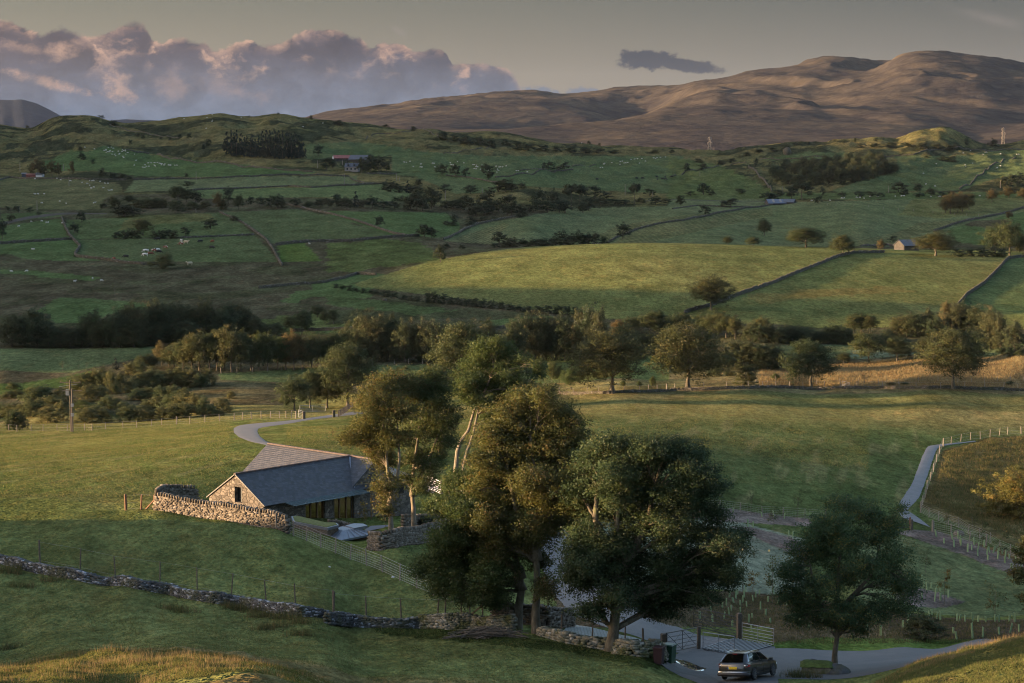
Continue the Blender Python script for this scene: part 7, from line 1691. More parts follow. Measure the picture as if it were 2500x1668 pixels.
def side_pt(x_u, v_, s_, off=.012):
    i = min(4, int(x_u)); f_ = x_u - i; b_ = lerp3(belt[i], belt[i + 1], f_); r_ = lerp3(roof[i], roof[i + 1], f_); p = lerp3(b_, r_, v_)
    bul = .02 * math.sin(min(1, v_) * math.pi)
    return (p[0], s_ * (p[1] + off + bul), p[2])
for s_ in (-1, 1):
    for nm, u0, u1 in (('quarter_window', .9, 1.75), ('rear_side_window', 1.85, 2.85), ('front_side_window', 2.98, 4.55)):
        mb = MB(); n_ = 6
        for i in range(n_ + 1):
            for j in range(4): mb.v.append(side_pt(u0 + (u1 - u0) * i / n_, .06 + (.86 - (.35 * max(0, (u0 + (u1 - u0) * i / n_) - 3.9) if nm.startswith('front') else 0) - .0) * j / 3 * 1.0, s_))
        mb.f = [(i * 4 + j, (i + 1) * 4 + j, (i + 1) * 4 + j + 1, i * 4 + j + 1) for i in range(n_) for j in range(3)]
        mb.build(nm, M_CGL, car, True)
    mb = MB(); mb.tube([side_pt(.75 + 3.9 * i / 12, .03, s_, .02) for i in range(13)], .014, 5); mb.tube([side_pt(.75 + 3.3 * i / 12, .93, s_, .02) for i in range(13)], .012, 5); mb.tube([side_pt(.75, .03 + .9 * i / 3, s_, .02) for i in range(4)], .014, 5); mb.build('window_trim', M_CHROME, car)
    mb = MB(); mb.tube([(.72, s_ * .60, 1.49), (.9, s_ * .61, 1.545), (1.5, s_ * .625, 1.57), (2.2, s_ * .615, 1.56), (2.62, s_ * .585, 1.50)], .024, 6); mb.build('roof_rail', M_CHROME, car)
    mb = MB(); mb.tube([(1.25, s_ * .945, .36), (3.5, s_ * .945, .36)], .016, 5); mb.build('sill_trim', M_CHROME, car)
    for x_ in (1.75, 2.75): mb = MB(); mb.tube([(x_, s_ * .95, .83), (x_ + .2, s_ * .95, .84)], .018, 5); mb.build('door_handle', M_CHROME, car)
    for x_ in (1.30, 2.30, 3.38): mb = MB(); mb.tube([(x_, s_ * .931, .30), (x_, s_ * .934, .60), (x_, s_ * .90, .95)], .006, 4); mb.build('door_gap', M_INK, car)
    mb = MB(); mb.box((3.30, s_ * 1.0, 1.0), (.16, .20, .13)); mb.tube([(3.3, s_ * .85, .96), (3.3, s_ * .96, .98)], .03, 5); mb.build('mirror', M_CAR, car)
    # tail lamps
    mb = MB(); mb.add([(.06, s_ * .46, .90), (.055, s_ * .46, .80), (.10, s_ * .80, .76), (.34, s_ * .925, .80), (.34, s_ * .918, .87), (.12, s_ * .83, .95), (.045, s_ * .46, .90), (.035, s_ * .46, .80), (.06, s_ * .82, .76), (.34, s_ * .945, .80), (.34, s_ * .94, .87), (.07, s_ * .85, .95)], [(0, 1, 2, 3, 4, 5), (11, 10, 9, 8, 7, 6), (0, 6, 7, 1), (1, 7, 8, 2), (2, 8, 9, 3), (3, 9, 10, 4), (4, 10, 11, 5), (5, 11, 6, 0)]); tl = mb.build('tail_lamp', M_LAMP, car)
    mb = MB(); mb.box((.045, s_ * .66, .855), (.03, .22, .05)); mb.build('reversing_lens', M_LCLR, tl)
    mb = MB(); mb.add([(4.52, s_ * .85, .72), (4.75, s_ * .70, .66), (4.72, s_ * .70, .58), (4.50, s_ * .865, .62), (4.54, s_ * .87, .73), (4.78, s_ * .72, .67), (4.75, s_ * .72, .57), (4.52, s_ * .885, .61)], [(3, 2, 1, 0), (4, 5, 6, 7), (0, 1, 5, 4), (1, 2, 6, 5), (2, 3, 7, 6), (3, 0, 4, 7)]); mb.build('headlight', M_LCLR, car)
    for x_ in (.98, 3.83):
        mb = MB()
        for i in range(25):      # dark wheel arch
            an = math.pi * i / 24; mb.v.append((x_ + math.cos(an) * .40, s_ * .936, .33 + math.sin(an) * .40)); mb.v.append((x_ + math.cos(an) * .36, s_ * .90, .33 + math.sin(an) * .36))
        mb.f = [(2 * i, 2 * i + 2, 2 * i + 3, 2 * i + 1) for i in range(24)]; c0 = len(mb.v); mb.v.append((x_, s_ * .932, .2)); mb.f += [(c0, 2 * i, 2 * i + 2) for i in range(24)]; mb.build('wheel_arch', M_INK, car)
        mb = MB()
        prof = [(.20, .80), (.30, .80), (.335, .83), (.335, .93), (.31, .952), (.235, .955), (.225, .93)]
        for i in range(28):
            an = 2 * math.pi * i / 28
            for r_, y_ in prof: mb.v.append((x_ + math.cos(an) * r_, s_ * y_, .335 + math.sin(an) * r_))
        q = len(prof); mb.f = [(i * q + j, ((i + 1) % 28) * q + j, ((i + 1) % 28) * q + j + 1, i * q + j + 1) for i in range(28) for j in range(q - 1)]
        ty = mb.build('tyre', M_TYRE, None, True); whl = empty('wheel', (0, 0, 0)); whl.parent = car; ty.parent = whl
        mb = MB()
        for i in range(10):
            an = 2 * math.pi * i / 10; mb.beam((x_ + math.cos(an) * .04, s_ * .945, .335 + math.sin(an) * .04), (x_ + math.cos(an) * .235, s_ * .948, .335 + math.sin(an) * .235), .03, .035)
        for i in range(28):
            a0, a1 = 2 * math.pi * i / 28, 2 * math.pi * (i + 1) / 28; mb.beam((x_ + math.cos(a0) * .23, s_ * .95, .335 + math.sin(a0) * .23), (x_ + math.cos(a1) * .23, s_ * .95, .335 + math.sin(a1) * .23), .02, .03)
        mb.tube([(x_, s_ * .90, .335), (x_, s_ * .955, .335)], .05, 8); mb.build('rim', M_RIM, whl)
mb = MB(); e0 = [(.125, .60, 1.06), (.125, -.60, 1.06), (.56, -.47, 1.43), (.56, .47, 1.43)]; mb.add([(x - .03, y, z + .01) for x, y, z in e0] + [(x + .05, y, z) for x, y, z in e0], [(3, 2, 1, 0), (4, 5, 6, 7), (0, 1, 5, 4), (1, 2, 6, 5), (2, 3, 7, 6), (3, 0, 4, 7)]); mb.build('rear_window', M_RGL, car)
mb = MB(); mb.beam((.57, -.52, 1.475), (.57, .52, 1.475), .16, .03); sp_ = mb.build('spoiler', M_CAR, car); mb = MB(); mb.box((.50, 0, 1.462), (.03, .30, .02)); mb.build('brake_light', M_LAMP, sp_)
mb = MB(); e0 = [(3.52, .66, 1.0), (3.52, -.66, 1.0), (2.92, -.47, 1.41), (2.92, .47, 1.41)]; mb.add([(x + .05, y, z + .015) for x, y, z in e0] + [(x - .02, y, z) for x, y, z in e0], [(0, 1, 2, 3), (7, 6, 5, 4), (0, 4, 5, 1), (1, 5, 6, 2), (2, 6, 7, 3), (3, 7, 4, 0)]); mb.build('windscreen', M_CGL, car)
mb = MB(); mb.tube([(.30, .93, .50), (.07, .86, .50), (-.015, .60, .50), (-.02, 0, .50), (-.015, -.60, .50), (.07, -.86, .50), (.30, -.93, .50)], .016, 5); mb.build('bumper_trim', M_CHROME, car)
mb = MB(); mb.tube([(.30, .90, .36), (.08, .84, .36), (0.0, .60, .38), (-.01, 0, .38), (0, -.60, .38), (.08, -.84, .36), (.30, -.90, .36)], [.10] * 7, 8); mb.build('bumper', M_BLACK, car, True)
mb = MB(); mb.box((.015, 0, .72), (.02, .53, .125)); pl = mb.build('number_plate', M_PLATE, car)
mb = MB(); mb.box((.003, .245, .72), (.006, .04, .122)); mb.build('plate_band', M_PBLUE, pl)
tc_ = bpy.data.curves.new('lettering', 'FONT'); tc_.body = 'WX16 ZGX'; tc_.size = .105; tc_.align_x = 'CENTER'; tc_.align_y = 'CENTER'; tc_.extrude = .001; tc_.materials.append(M_INK)
tt_ = bpy.data.objects.new('lettering', tc_); COL.objects.link(tt_); bpy.context.view_layer.update(); tm_ = bpy.data.meshes.new_from_object(tt_.evaluated_get(bpy.context.evaluated_depsgraph_get())); bpy.data.objects.remove(tt_)
to_ = obj('lettering', tm_, pl); to_.matrix_basis = Matrix(((0, 0, -1, -.002), (-1, 0, 0, -.02), (0, 1, 0, .72), (0, 0, 0, 1)))
def bin_(label, cr, b, y0, y1, h, w, mat, rz):
    p = hit(*cr(*b), y0, y1); e = empty('wheelie_bin', p, rz, label, 'bin')
    mb = MB(); mb.box((0, 0, h * .47), (w * .82, w * .82, h * .88)); 
    mb.v = [(x * (1 + .22 * z / h), y * (1 + .22 * z / h), z + .05) for x, y, z in mb.v]; mb.build('body', mat, e)
    mb = MB(); mb.box((0, 0, h * .95), (w * 1.1, w * 1.14, .06)); mb.box((0, 0, h * .985), (w * 1.02, w * 1.05, .05), 0, .8); ld = mb.build('lid', mat, e)
    mb = MB(); mb.tube([(-w * .45, w * .62, h * .93), (w * .45, w * .62, h * .93)], .025, 6); mb.build('handle', mat, ld)
    for s_ in (-1, 1): mb = MB(); mb.tube([(s_ * w * .36 - .03, w * .42, .1), (s_ * w * .36 + .03, w * .42, .1)], .1, 12); mb.build('wheel', M_TYRE, e)
    return e
M_BGRN = simple('green_plastic', (0.02, 0.055, 0.032), 0.4, 0, 0.1); M_BBLK = simple('maroon_plastic', (0.022, 0.012, 0.015), 0.4, 0, 0.1)
bin_('larger green wheelie bin nearer the black gate', cK, (345,850), 125, 160, 1.2, .68, M_BGRN, -.5)
bin_('smaller dark maroon wheelie bin beside the stone wall end', cK, (228,862), 125, 160, 1.07, .54, M_BBLK, -.4)
# puddle and muddy corner by the bins
mw, tw_, ow = newmat('puddle_water'); gl = tw_.n('ShaderNodeBsdfGlossy'); tw_.put(gl.inputs['Color'], (0.9, 0.95, 1.0)); tw_.put(gl.inputs['Roughness'], 0.03)
dm = tw_.n('ShaderNodeBsdfDiffuse'); tw_.put(dm.inputs['Color'], (0.035, 0.034, 0.032)); gp_ = tw_.n('ShaderNodeNewGeometry'); mm = tw_.n('ShaderNodeMixShader')
tw_.put(mm.inputs[0], tw_.mr(tw_.noise(gp_.outputs['Position'], 2.6, 5, 0.7), 0.44, 0.50)); tw_.link(dm.outputs[0], mm.inputs[1]); tw_.link(gl.outputs[0], mm.inputs[2]); tw_.link(mm.outputs[0], ow.inputs['Surface'])
po = ribbon('puddle', cK.many((395,800),(520,803),(640,850),(720,880),(780,915)), cK.many((400,822),(480,880),(560,930),(640,955),(740,940)), mw, 118, 160, 0.10, 24, 5)
po['kind'] = 'thing'; tag(po, 'bright broken puddle on the yard between the bins and the car', 'puddle')
ribbon('gravel', cK.many((240,860),(420,800),(620,870),(820,960),(1000,1072)), cK.many((300,900),(420,960),(560,1000),(700,1060),(800,1090)), TARD, 118, 160, 0.075, 24, 4)
mg, tg, og = newmat('grid_paving'); geo_ = tg.n('ShaderNodeNewGeometry'); rp = tg.vmath('MULTIPLY', geo_.outputs['Position'], (1, 1, 0))
bk_ = tg.n('ShaderNodeTexBrick'); tg.link(_sock(rp), bk_.inputs['Vector']); bk_.offset = .5
for k_, v_ in (('Scale', 1.0), ('Mortar Size', .07), ('Brick Width', .40), ('Row Height', .28)): tg.put(bk_.inputs[k_], v_)
tg.put(bk_.inputs['Color1'], (.045, .065, .02)); tg.put(bk_.inputs['Color2'], (.06, .08, .025)); tg.put(bk_.inputs['Mortar'], (.22, .22, .22)); pbr(tg, og, bk_.outputs['Color'], .9)
ribbon('paving', cB.many((1172,1312),(1250,1332),(1350,1352),(1470,1366),(1560,1362)), cB.many((1205,1268),(1290,1285),(1380,1306),(1480,1332),(1566,1352)), mg, 125, 170, 0.05, 30, 4)
# brush pile, boulders
p = hit(*cB(790,1335), 120, 150); e = empty('brush_pile', p, 0, 'heap of cut brushwood under the mossy wall', 'brush pile'); mb = MB(); r_ = random.Random(4)
for k in range(150):
    a = r_.gauss(0, .5); x = max(-1.9, min(1.9, r_.gauss(0, 1.0))); y = max(-.9, min(.9, r_.gauss(0, .45))); z = max(0.02, .45 * math.exp(-x * x / 2.4) * r_.random()); L = r_.uniform(.9, 1.5); mb.tube([(x - math.cos(a) * L / 2, y - math.sin(a) * L / 2, z), (x, y, z + r_.uniform(.02, .15)), (x + math.cos(a) * L / 2, y + math.sin(a) * L / 2, z + r_.uniform(-.02, .1))], r_.uniform(.012, .03), 4)
mb.build('brushwood', M_POSTD, e)
def boulder(label, cr, b, y0, y1, w, h, mat, seed, name='boulder'):
    p = hit(*cr(*b), y0, y1); rng = np.random.default_rng(seed); V = []; F_ = []
    for i in range(9):
        th_ = math.pi * i / 8
        for j in range(12):
            ph = 2 * math.pi * j / 12; d = (math.sin(th_) * math.cos(ph), math.sin(th_) * math.sin(ph), math.cos(th_)); k = 1 + .22 * float(perlin(np.array(d[0] * 1.7 + seed), np.array(d[1] * 1.7 + d[2]), seed)) + rng.normal() * .03
            V.append((d[0] * w / 2 * k, d[1] * w / 2 * k, h * .3 + d[2] * h * .7 * k))
    for i in range(8):
        for j in range(12): F_.append((i * 12 + j, (i + 1) * 12 + j, (i + 1) * 12 + (j + 1) % 12, i * 12 + (j + 1) % 12))
    me = mesh_np(name, V, np.array(F_), [mat]); color_attr(me, np.full((len(V), 3), .5)); o = obj(name, me, None, p); tag(o, label, 'rock'); return o
boulder('grey boulder in the grass beside the tree guards', cM, (1005,905), 200, 330, 1.3, .6, ST_WARM, 3)
boulder('pale boulder at the foot of the ash tree', cK, (2270,975), 120, 150, 1.5, .6, ST_GREY, 4)
boulder('mossy boulder on the turf left of the ash trunk', cK, (2000,870), 120, 150, .7, .4, ST_GREY, 5)
boulder('flat stone slab leaning on the curved garden wall', cJ, (1655,1010), 160, 195, 1.0, .6, ST_GREY, 6)
boulder('small white stone in the grass below the netting fence', cJ, (1790,1310), 140, 180, .22, .14, M_WHITE, 7)
boulder('small white stone in the middle of the near field', cJ, (1212,1215), 150, 190, .16, .10, M_WHITE, 8)
boulder('white stones on the path verge of the moor', cH, (383,232), 620, 850, 1.5, .7, ST_FAR, 9)
boulder('big pale boulder among the gorse on the far slope', cF, (750,487), 1500, 2300, 7, 6, ST_FAR, 10)
# turf topped bank by the ash
p = hit(*cK(2035, 965), 118, 150); e = empty('turf_bank', p, R(-8), 'squared turf topped bank left of the ash trunk', 'bank')
mb = MB(); mb.box((0, 0, .1), (1.7, 1.3, 1.0)); mbo = mb.build('stone_side', ST_MOSS, e); color_attr(mbo.data, np.full((8, 3), .4))
xs_ = np.linspace(-.95, .95, 36); ys_ = np.linspace(-.75, .75, 12); V = [(x, y, .55 + .20 * (1 - (abs(y) / .75) ** 4) * (1 - (abs(x) / .95) ** 6) + .05 * float(perlin(np.array(x * 3), np.array(y * 3)))) for x in xs_ for y in ys_]
M_TURF = simple('turf', (0.060, 0.080, 0.024), 1.0, 0, 0.4, 5, 0.1, 0.8)
obj('turf', mesh_np('turf', V, np.array([(i * 12 + j, (i + 1) * 12 + j, (i + 1) * 12 + j + 1, i * 12 + j + 1) for i in range(35) for j in range(11)]), [M_TURF], True), e)

# ============================================================ tree guards and saplings
M_TUBE = simple('guard_tube', (0.17, 0.235, 0.12), 0.5, 0, 0.12, 4)
mb = MB(); 
for i in range(10):
    a = 2 * math.pi * i / 10; c_, s_ = math.cos(a), math.sin(a)
    mb.v += [(c_ * .055, s_ * .055, -.05), (c_ * .055, s_ * .055, .62), (c_ * .045, s_ * .045, .62), (c_ * .045, s_ * .045, .1)]
mb.f = [(i * 4 + j, ((i + 1) % 10) * 4 + j, ((i + 1) % 10) * 4 + j + 1, i * 4 + j + 1) for i in range(10) for j in range(3)]
k0 = len(mb.v); mb.box((.075, 0, .3), (.03, .03, .72))
GUARD = mesh_np('tree_guard', mb.v, mb.f, [M_TUBE])
def guards(cr, pts, y0, y1, label, group, sc=1.0):
    for x, y in pts:
        p = hit(*cr(x, y), y0, y1); o = obj('tree_guard', GUARD, None, p, (prng.gauss(0, .09), prng.gauss(0, .09), prng.uniform(0, 6))); s_ = sc * prng.uniform(.62, 1.08); o.scale = (sc * 1.0, sc * 1.0, s_); tag(o, label, 'tree guard', group)
guards(cM, [(620,930),(740,1045),(898,980),(927,1112),(993,968),(1028,1040),(1040,1085),(1155,1192),(1228,1165),(1272,1078),(1343,1132),(1336,1265),(1447,1110),(1495,1240),(1510,1335),(1545,1210),(1606,1215),(1680,1205),(1680,1320),(1765,1235),(1800,1390),(1812,1285),(1885,1318),(1995,1360),(1915,1480),(2085,1530),(1635,1160)], 190, 330, 'pale green tree guard on the bark bed below the rushy pasture', 'tree guards on the long bark bed', 1.35)
guards(cC, [(285,718),(430,738),(488,740),(540,748),(360,788),(385,792),(562,833),(583,838),(215,700),(735,750),(120,705)], 170, 330, 'pale green tree guard at the foot of the green field', 'tree guards under the green field', 1.3)
guards(cL, [(1470,1160),(1487,1198),(1510,1230),(1545,1210),(1583,1262),(1590,1235),(1622,1240),(1574,1325),(1622,1315),(1690,1292),(1470,1310),(1405,1170)], 160, 280, 'pale green tree guard on the small bark island', 'tree guards on the bark island', 1.2)
guards(cC, [(1100,1225),(1115,1210),(1140,1215),(1165,1230),(1262,1240),(1275,1230),(1300,1248),(1320,1255),(1400,1258),(1412,1260),(1440,1262),(1480,1262),(1505,1262),(1545,1264),(1590,1262),(1610,1262),(1660,1262),(1690,1264),(1130,1290),(1155,1270),(1280,1300),(1383,1320),(1400,1350),(1480,1345),(1475,1310),(1530,1340),(1610,1325),(1665,1318),(1710,1312),(1020,1330),(950,1300),(880,1340)], 150, 260, 'pale green tree guard on the dark bank above the lane', 'tree guards on the bank above the lane', 1.15)
guards(cK, [(60,55),(550,180),(500,110),(545,195),(600,235),(700,335),(825,262),(835,345),(845,372),(955,212),(1002,180),(975,335),(1035,300),(1060,245),(1068,425),(1090,150),(1112,105),(1165,182),(1165,262),(1187,150),(1237,200),(1230,25),(1262,375),(1298,330),(1310,135),(1295,475),(1340,90),(1380,60),(1395,232),(1450,295),(1480,140),(1505,385),(1545,45),(1595,160),(1640,120),(1690,175),(1700,60),(1760,100),(1850,390),(1950,450),(1130,60),(1040,90),(1210,90)], 135, 250, 'pale green tree guard in the brown planting above the gates', 'tree guards above the gates', 1.0)
for kd, cr, b, tp, w_, y0, y1, lab in [('sapling',cM,(785,765),400,180,180,330,'first slender sapling from the left in the row above the bark bed'),('sapling',cM,(1235,810),505,170,180,330,'second slender sapling from the left in the row above the bark bed'),('sapling',cM,(1400,1120),630,190,180,330,'third slender sapling from the left in the row above the bark bed'),
        ('sapling',cM,(1750,1290),800,230,180,330,'fourth slender sapling from the left in the row above the bark bed'),('sapling',cM,(430,1570),1130,170,160,300,'reddish sapling on the grassed parking beside the ash'),('yellowsapling',cL,(1655,1350),1040,110,160,280,'small bright yellow sapling on the bark island'),
        ('sapling',cL,(2075,1490),1190,130,150,280,'young leafy sapling alone on the right hand grass'),('bare',cC,(375,728),598,50,200,330,'leaning bare sapling against the foot of the green field'),('bare',cC,(607,745),600,60,200,330,'taller bare sapling against the foot of the green field'),
        ('sapling',cC,(488,808),665,55,180,330,'russet sapling on the upper bark strip'),('yellowsapling',cC,(385,1130),1010,80,150,260,'yellowing young birch left of the ash'),('sapling',cC,(480,1170),940,90,150,260,'thin grey sapling between the dark sycamore and the ash'),('sapling',cC,(335,1110),960,90,150,260,'thin green sapling just right of the dark sycamore'),
        ('greenbush',cC,(1230,1355),1215,230,140,260,'loose green shrub on the bank above the lane'),('yellowsapling',cJ,(1535,850),605,120,160,220,'young tree lit up in front of the glazed barn'),('greenbush',cB,(500,795),730,110,160,230,'dark shrub beside the barn end wall'),('sapling',cB,(290,790),690,80,160,230,'leafy young growth beside the left slender sycamore')]:
    px, py = cr(*b); p = hit(px, py, y0, y1); k = p.y / F; place_tree(kd, p, (b[1] - tp) / cr.k * k, w_ / cr.k * k * (1.6 if 'sapling' in kd else 1), lab)

# ============================================================ sheep and cattle
def animal_mesh(name, mats, L, H_, W_, graze=True, horn=False):
    """one continuous body: barrel, neck, head and four jointed legs grown from connected rings"""
    mb = MB(); mi = []
    def part(pts, rad, n=8, m=0):
        f0 = len(mb.f); mb.tube(pts, rad, n); mi.extend([m] * (len(mb.f) - f0))
    zb = H_ * .66; r = W_ / 2
    part([(-L * .50, 0, zb + r * .1), (-L * .46, 0, zb), (-L * .25, 0, zb), (0, 0, zb - r * .05), (L * .25, 0, zb - r * .1), (L * .42, 0, zb), (L * .47, 0, zb + r * .1)], [r * .35, r * .85, r, r * 1.06, r * 1.05, r * .7, r * .3], 10)
    hz_ = H_ * (.28 if graze else .95)
    part([(L * .36, 0, zb + r * .2), (L * .52, 0, (zb + hz_) / 2 + r * .3), (L * .62, 0, hz_ + r * .25)], [r * .62, r * .42, r * .34], 8)
    part([(L * .58, 0, hz_ + r * .35), (L * .68, 0, hz_ + r * .05), (L * .76, 0, hz_ - r * .28)], [r * .36, r * .34, r * .20], 8, 1)
    for s_ in (-1, 1):
        part([(L * .60, s_ * r * .3, hz_ + r * .35), (L * .57, s_ * r * .7, hz_ + r * .38)], [r * .12, r * .05], 5, 1)
        part([(L * .32, s_ * r * .55, zb - r * .3), (L * .33, s_ * r * .55, H_ * .30), (L * .32, s_ * r * .55, H_ * .04), (L * .34, s_ * r * .55, 0)], [r * .34, r * .17, r * .12, r * .16], 6, 1)
        part([(-L * .36, s_ * r * .55, zb - r * .2), (-L * .30, s_ * r * .55, H_ * .42), (-L * .41, s_ * r * .55, H_ * .26), (-L * .38, s_ * r * .55, 0)], [r * .46, r * .24, r * .14, r * .16], 6, 1)
    part([(-L * .49, 0, zb + r * .4), (-L * .54, 0, zb - r * .2), (-L * .53, 0, zb - r * .9)], [r * .12, r * .09, r * .07], 5)
    return mesh_np(name, mb.v, mb.f, mats, True, mi)
M_WOOL = simple('wool', (0.36, 0.35, 0.33), 1.0, 0, 0.12, 6); M_FACE = simple('sheep_face', (0.45, 0.42, 0.38), 0.9, 0, 0.1)
SHEEP = [animal_mesh('sheep', [M_WOOL, M_FACE], 1.15, .85, .56, True), animal_mesh('sheep', [M_WOOL, M_FACE], 1.15, .85, .56, False)]
def cow_mat(name, c1, c2):
    m, t, out = newmat(name); tc = t.n('ShaderNodeTexCoord'); pbr(t, out, t.mix(t.mr(t.noise(tc.outputs['Object'], 1.3, 1, .4), .49, .51), c1, c2), .8); return m
CW = {'black': (0.015, 0.014, 0.014), 'red': (0.12, 0.04, 0.02), 'white': (0.5, 0.48, 0.45), 'cream': (0.36, 0.30, 0.21)}
COW = {k: animal_mesh('cow', [cow_mat('hide_' + k, *v), cow_mat('face_' + k, v[0], v[0])], 2.3, 1.45, .85, g) for k, v, g in (('black', (CW['black'],) * 2, True), ('red', (CW['red'],) * 2, True), ('piebald', (CW['white'], CW['black']), True), ('cream', (CW['cream'],) * 2, False), ('redwhite', (CW['red'], CW['white']), True))}
def flock(cr, pts, y0, y1, label, group):
    for x, y in pts:
        p = hit(*cr(x, y), y0, y1); o = obj('sheep', SHEEP[prng.random() < .3], None, p, (0, 0, prng.choice((0, math.pi)) + prng.gauss(0, .6))); k = prng.uniform(.9, 1.12) * 0.9; o.scale = (k, k, k); tag(o, label, 'sheep', group)
cQ = CR(0, 220, 5.595)
flock(cQ, [(1157,790),(1290,812),(1480,793),(1520,787),(1547,803),(1448,815),(1422,833),(1447,830),(1503,833),(1450,858),(1470,850),(1482,852),(1500,852),(1536,849),(1530,884),(1565,886),(1580,905),(1617,843),(1635,876),(1624,884),(1664,847),(1671,820),(1688,835),(1712,826),(1713,842),(1745,862),(1719,882),(1681,912),(1690,932),(1838,884)], 1300, 2300, 'white sheep in the upper part of the green pasture under the knoll', 'flock in the upper green pasture')
flock(cQ, [(1857,968),(1835,1033),(1950,1063),(1975,1065),(1981,1028),(1997,1052),(2025,1004),(2034,1052),(2064,1002),(2110,1000),(2108,1036),(2120,1046),(2150,998),(2180,1008),(2196,1014),(2210,1014),(2206,1030),(2238,1033),(2252,1017),(2305,1030),(2330,1030)], 1300, 2300, 'white sheep in the lower line across the green pasture', 'flock in the lower green pasture')
flock(cD, [(1138,565),(1150,567),(1178,566),(1192,565)], 1300, 2300, 'white sheep at the right end of the lower line', 'sheep at the end of the line')
flock(cQ, [(478,1220),(780,1216),(828,1234),(960,1248),(1122,1270),(1192,1287),(1225,1246),(1258,1248),(1281,1246),(1227,1308),(1245,1348),(1281,1334),(1367,1257),(1412,1343),(1431,1280),(1474,1282),(1487,1379),(1524,1376),(475,1428),(516,1427),(605,1427),(816,1528),(570,1550),(904,1556),(1276,1550),(1300,1545)], 1150, 2200, 'white sheep in the pale pasture below the copper larches', 'flock in the pale pasture')
flock(cD, [(127,977),(210,946),(281,942),(312,952),(325,952),(420,955),(216,1132),(228,1133),(2085,1095)], 880, 1500, 'white sheep in the small walled fields on the left', 'sheep in the small walled fields')
flock(cD, [(75,1282),(180,1280),(624,1330),(683,1344),(504,1350)], 700, 1200, 'white sheep on the green strip in the moor', 'sheep on the moor strip')
flock(cD, [(1430,225),(1432,262),(1428,270),(1395,245),(1390,316),(1240,252),(1625,245),(2042,306),(2175,282)], 1500, 2600, 'white sheep high on the ridge under the skyline', 'sheep on the ridge')
flock(cE, [(516,545),(530,546),(555,540),(577,574),(628,558),(625,577),(635,578),(708,553),(718,553),(722,577),(826,549),(832,563),(845,565),(875,542),(918,550),(978,562),(988,562),(1003,566),(1000,574),(1010,577),(1040,565),(1030,592),(1082,600),(1135,572),(1142,592),(1155,577),(1165,577),(1178,577),(1202,571),(1150,600),(1140,612),(1272,603),(1285,603),(1345,610),(987,588),(1000,590)], 1200, 2300, 'white sheep scattered round the round trees of the wide pasture', 'flock in the wide pasture')
flock(cE, [(1838,581),(1852,580),(1860,558),(1866,553),(1915,548),(1970,558),(1972,541),(1985,538),(1998,551),(2010,550),(2022,548),(2045,526),(2068,524),(2088,522),(2101,551),(2117,520),(2141,537),(2197,516),(2210,520),(2219,513),(2242,513),(2276,510),(1712,415)], 1200, 2300, 'white sheep strung out along the upper right of the wide pasture', 'flock strung out in the wide pasture')
flock(cF, [(1668,620),(1755,556),(1950,563),(1953,574),(2000,552),(2165,583),(2188,570),(1684,693),(1746,706),(2188,489),(2297,492),(2310,492),(2085,478),(1985,468),(1937,483),(2093,478),(2072,492)], 1200, 2300, 'white sheep on the green slope right of the far wood', 'sheep on the far right slope')
flock(cF, [(916,804),(1038,802),(1118,787),(1135,786),(1218,783),(1240,783),(1268,788),(1310,776),(1358,775),(1478,774),(1520,773),(1537,772),(1718,776),(1775,777),(1785,777),(1800,777),(2048,771)], 1100, 2000, 'white sheep along the top of the field below the far road', 'sheep below the far road')
flock(cH, [(385,935)], 400, 520, 'pale sheep standing under the sycamore by the rails', None)
def herd(cr, pts, y0, y1, group):
    for x, y, k, lab in pts:
        p = hit(*cr(x, y), y0, y1); o = obj('cow', COW[k], None, p, (0, 0, prng.choice((0, math.pi)) + prng.gauss(0, .6))); tag(o, lab, 'cow', group)
herd(cD, [(1222,1080,'piebald','black and white cow highest in the cattle pasture'),(1254,1090,'cream','cream cow beside the highest piebald cow'),(1220,1102,'redwhite','brown cow just below the highest piebald cow'),(1350,1084,'black','black cow in the middle of the cattle pasture, upper row'),(1432,1085,'red','dark red cow at the upper right of the cattle pasture'),(1428,1126,'black','black calf below the dark red cow'),(1115,1126,'redwhite','red and white cow in the centre of the cattle pasture'),
          (983,1148,'piebald','upper of two piebald cows left of the rest'),(978,1175,'piebald','lower of two piebald cows left of the rest'),(1038,1148,'redwhite','brown calf beside the piebald pair'),(1058,1142,'piebald','piebald cow in the middle cluster'),(1072,1155,'black','dark calf in the middle cluster'),(1015,1168,'red','small red calf under the middle cluster'),(848,1188,'black','black cow on the left of the cattle pasture'),(768,1203,'red','red cow lying near the winding wall'),(1278,1245,'cream','cream cow right of the spreading willow'),(1063,1070,'black','dark calf at the top wall of the cattle pasture')], 880, 1400, 'cattle in the walled pasture')
herd(cE, [(1815,662,'black','lone black cow left of the black herd'),(2082,655,'black','first black cow from the left of the far herd'),(2122,655,'black','second black cow from the left of the far herd'),(2218,645,'black','upper black cow in the middle of the far herd'),(2222,663,'black','lower black cow in the middle of the far herd'),(2255,658,'black','black cow left of the dense bunch'),(2275,648,'black','top black cow of the dense bunch'),(2277,662,'black','bottom black cow of the dense bunch'),(2317,644,'black','black cow at the right end of the far herd')], 1100, 2200, 'black cattle in the wide pasture')
